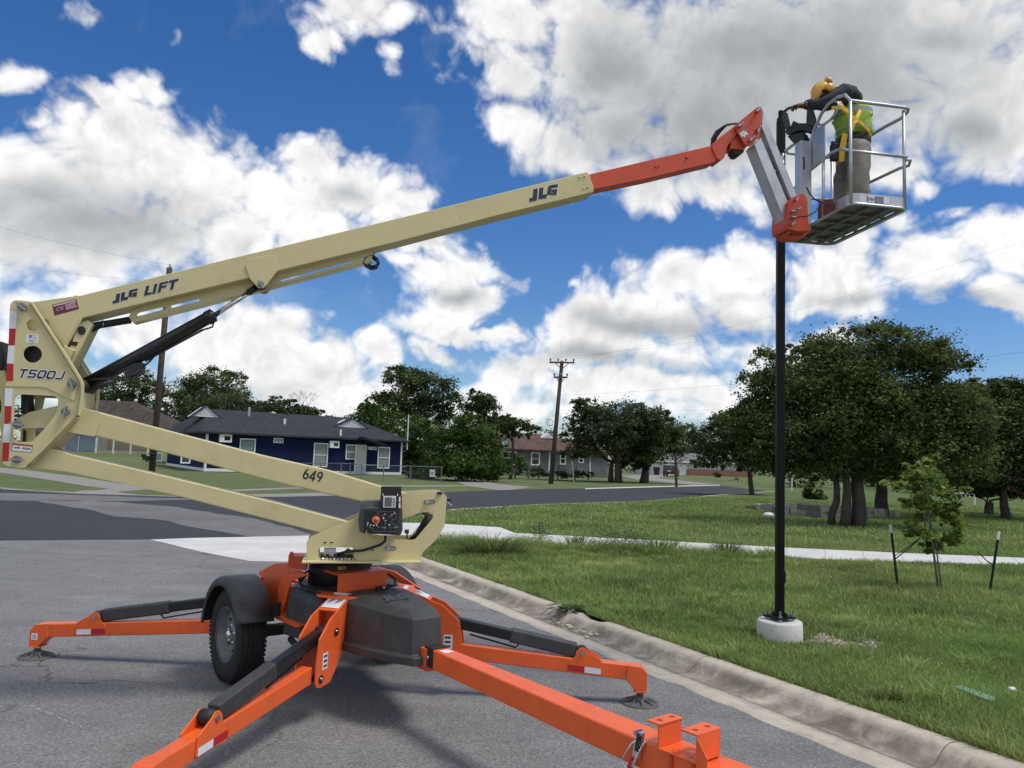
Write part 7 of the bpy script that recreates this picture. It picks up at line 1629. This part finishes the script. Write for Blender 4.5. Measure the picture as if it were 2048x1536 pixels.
strap([J(1664, 216, yn + .0), J(1684, 215, yn - .03), J(1704, 228, yn - .03)]); strap([J(1738, 262, yn + .1), J(1741, 272, yn + .12)], .03)
strap([J(1690, 268, yn - .0), J(1684, 300, yn + .02), J(1683, 322, yn + .05), J(1672, 326, yn + .1)], .05); hs.build('safety_harness', person, fix=False)
tb_ = MB(); tb_.mat(JACK); tb_.box(J(1672, 305, YN + .02), A3([.045, 0, 0]), A3([0, .035, 0]), UZ * .075); tb_.mat(BLACKM); tb_.cyl(J(1666, 283, YN - .0), J(1666, 291, YN - .0), .02, 10); tb_.build('tool_pouch', person, bevel=.012)
# head, face, helmet
hr_ = Matrix.Rotation(rad(-48), 3, 'Y'); hr_ = Matrix.Rotation(rad(48), 3, 'Y').inverted() if False else Matrix.Rotation(rad(-50), 3, 'Y')
def HD(x, y, z): p = hr_ @ Vector((x, y, z)); return hed + A3(p) * K_
hm = MB(); hm.mat(SKIN); hm.smooth = True; R3 = [list(r_) for r_ in hr_]
hm.ball(hed, .098 * K_, 18, (1.0, .82, 1.2), R3); hm.ball(HD(-.03, 0, -.075), .055 * K_, 12, (1, .9, .9), R3)
hm.ball(HD(-.105, 0, -.02), .017 * K_, 8, (1, .8, 1.5), R3); [hm.ball(HD(-.0, s * .083, -.01), .022 * K_, 8, (.8, .4, 1.3), R3) for s in (-1, 1)]; hm.tube([HD(-.02, 0, -.06), HD(.06, 0, -.14)], .045 * K_, 12)
hdo = hm.build('head', person)
ey_ = MB(); ey_.mat(WHITE); [ey_.ball(HD(-.088, s * .032, .008), .012 * K_, 8) for s in (-1, 1)]; ey_.mat(INK); [ey_.ball(HD(-.097, s * .032, .008), .006 * K_, 6) for s in (-1, 1)]; ey_.mat(RED); ey_.box(HD(-.088, 0, -.065), A3(hr_ @ Vector((.004, 0, 0))), A3([0, .02, 0]), A3(hr_ @ Vector((0, 0, .004)))); ey_.build('face_features', hdo)
hl_ = MB(); hl_.mat(HELM); hl_.smooth = True
vs = []; nu, nv = 22, 8
for i in range(nv + 1):
    ph = math.pi / 2 * i / nv
    for k in range(nu):
        t = 2 * math.pi * k / nu; x, y, z = .128 * math.sin(ph) * math.cos(t), .108 * math.sin(ph) * math.sin(t), .115 * math.cos(ph) + .018
        if i == nv: x *= 1.06 + (.22 if math.cos(t) < -.3 else 0); y *= 1.05; z -= .01
        vs.append(HD(x, y, z + .01))
hl_.add(vs, [(i * nu + k, (i + 1) * nu + k, (i + 1) * nu + (k + 1) % nu, i * nu + (k + 1) % nu) for i in range(nv) for k in range(nu)])
ho = hl_.build('helmet', person); so3 = ho.modifiers.new('t', 'SOLIDIFY'); so3.thickness = .006
em_ = MB(); em_.mat(HELM); em_.smooth = True
for s in (-1, 1): em_.ball(HD(.02, s * .125, -.0), .040, 12, (1, .55, 1.15), R3); em_.mat(BLACKM); em_.ball(HD(-.05, s * .118, .03), .014, 8); em_.mat(HELM)
em_.ball(HD(.115, -.05, .06), .040, 12, (.7, 1, 1), R3); em_.mat(BLACKM); em_.tube([HD(.02, -.12, .02), HD(.09, -.10, .06), HD(.115, -.05, .07)], .008, 6); em_.build('ear_defender', ho)
# hands: palm, four unequal curled fingers and a thumb on the console guard
def hand(w, d, side, nm='hand'):
    w = A3(w); d = A3(d) / np.linalg.norm(d); up = A3([0, 0, 1.]); sd_ = np.cross(d, up); sd_ /= np.linalg.norm(sd_); up = np.cross(sd_, d)
    pv = [(w, .020), (w + d * .04, (.030, .018)), (w + d * .075, (.032, .016))]; pe_ = [(0, 1), (1, 2)]
    h = skinned(nm, pv, pe_, person, SKIN, 2)
    for k, (o, L) in enumerate(((-.024, .058), (-.008, .066), (.008, .062), (.023, .048))):
        a = w + d * .068 + sd_ * o; fv = [(a, .0085), (a + d * L * .45 + up * .004, .0082), (a + d * L * .75 - up * .016, .0075), (a + d * L * .8 - up * .034, .0062)]
        f = skinned('finger', fv, [(0, 1), (1, 2), (2, 3)], h, SKIN, 1)
    a = w + d * .03 + sd_ * side * .022; f = skinned('thumb', [(a, .010), (a + d * .022 + sd_ * side * .014 - up * .012, .0095), (a + d * .040 + sd_ * side * .010 - up * .030, .0075)], [(0, 1), (1, 2)], h, SKIN, 1)
hand(wr[-1], J(1588, 214, YN + .16) - wr[-1], -1); hand(wr[1], J(1584, 214, YR - .1) - wr[1], 1)
for s in (-1, 1):
    b = MB(); b.mat(BOOT); b.smooth = True; b.ball(ank[s] + A3([-.045, 0, -.032]), .045, 12, (1.9, .9, .75)); b.ball(ank[s] + A3([.0, 0, .01]), .045, 12, (1, .9, 1.1)); b.build('boot', person)

# ================================================================== tidy: one object per separate piece
def split_islands(o):
    me = o.data; n = len(me.vertices); par = list(range(n))
    def fd(a):
        while par[a] != a: par[a] = par[par[a]]; a = par[a]
        return a
    for e in me.edges: par[fd(e.vertices[0])] = fd(e.vertices[1])
    isl = {}
    for i in range(n): isl.setdefault(fd(i), []).append(i)
    co = np.array([v.co for v in me.vertices]); grp = [[set(v), co[v].min(0) - .004, co[v].max(0) + .004] for v in isl.values()]
    ch_ = True
    while ch_:
        ch_ = False
        for i in range(len(grp)):
            for j in range(i + 1, len(grp)):
                if (grp[i][1] <= grp[j][2]).all() and (grp[j][1] <= grp[i][2]).all():
                    grp[i] = [grp[i][0] | grp[j][0], np.minimum(grp[i][1], grp[j][1]), np.maximum(grp[i][2], grp[j][2])]; grp.pop(j); ch_ = True; break
            if ch_: break
    if len(grp) < 2: return
    fs = [tuple(p.vertices) for p in me.polygons]; mi = [p.material_index for p in me.polygons]; sm = [p.use_smooth for p in me.polygons]
    for k, gset in enumerate(grp):
        ids = sorted(gset[0]); mp = {a: b for b, a in enumerate(ids)}; sel = [q for q, f in enumerate(fs) if f[0] in gset[0]]
        m2 = bpy.data.meshes.new(o.name.split('.')[0]); m2.from_pydata([tuple(co[i]) for i in ids], [], [tuple(mp[v] for v in fs[q]) for q in sel])
        for mt_ in me.materials: m2.materials.append(mt_)
        m2.polygons.foreach_set('material_index', [mi[q] for q in sel]); m2.polygons.foreach_set('use_smooth', [sm[q] for q in sel]); m2.update()
        if k == 0: first = m2
        else: c = o.copy(); c.data = m2; COL.objects.link(c); c.parent = o.parent
    o.data = first
SPL = {'upright_web', 'cross_brace', 'cable_port', 'basket_cable', 'vent_hole', 'ear_defender', 'boom_bolt', 'wear_pad_bolt', 'side_frame', 'tail_light', 'roof_vent', 'floor_rib', 'reflective_band', 'toggle_switch', 'rear_outrigger_arm', 'trim_board', 'kerb_joint', 'footway_joint', 'hydraulic_hose', 'brake_hose', 'cylinder_hose', 'key_switch', 'meter_box', 'turntable_plate', 'fence_wire', 'rear_bracket', 'cable_bundle', 'console_guard', 'face_features', 'wheel_nut', 'pole_top_fitting', 'brace'}
for o in list(scene.objects):
    if o.type == 'MESH' and o.name.split('.')[0] in SPL and not len(o.data.attributes.get('tone').data if o.data.attributes.get('tone') else []): split_islands(o)
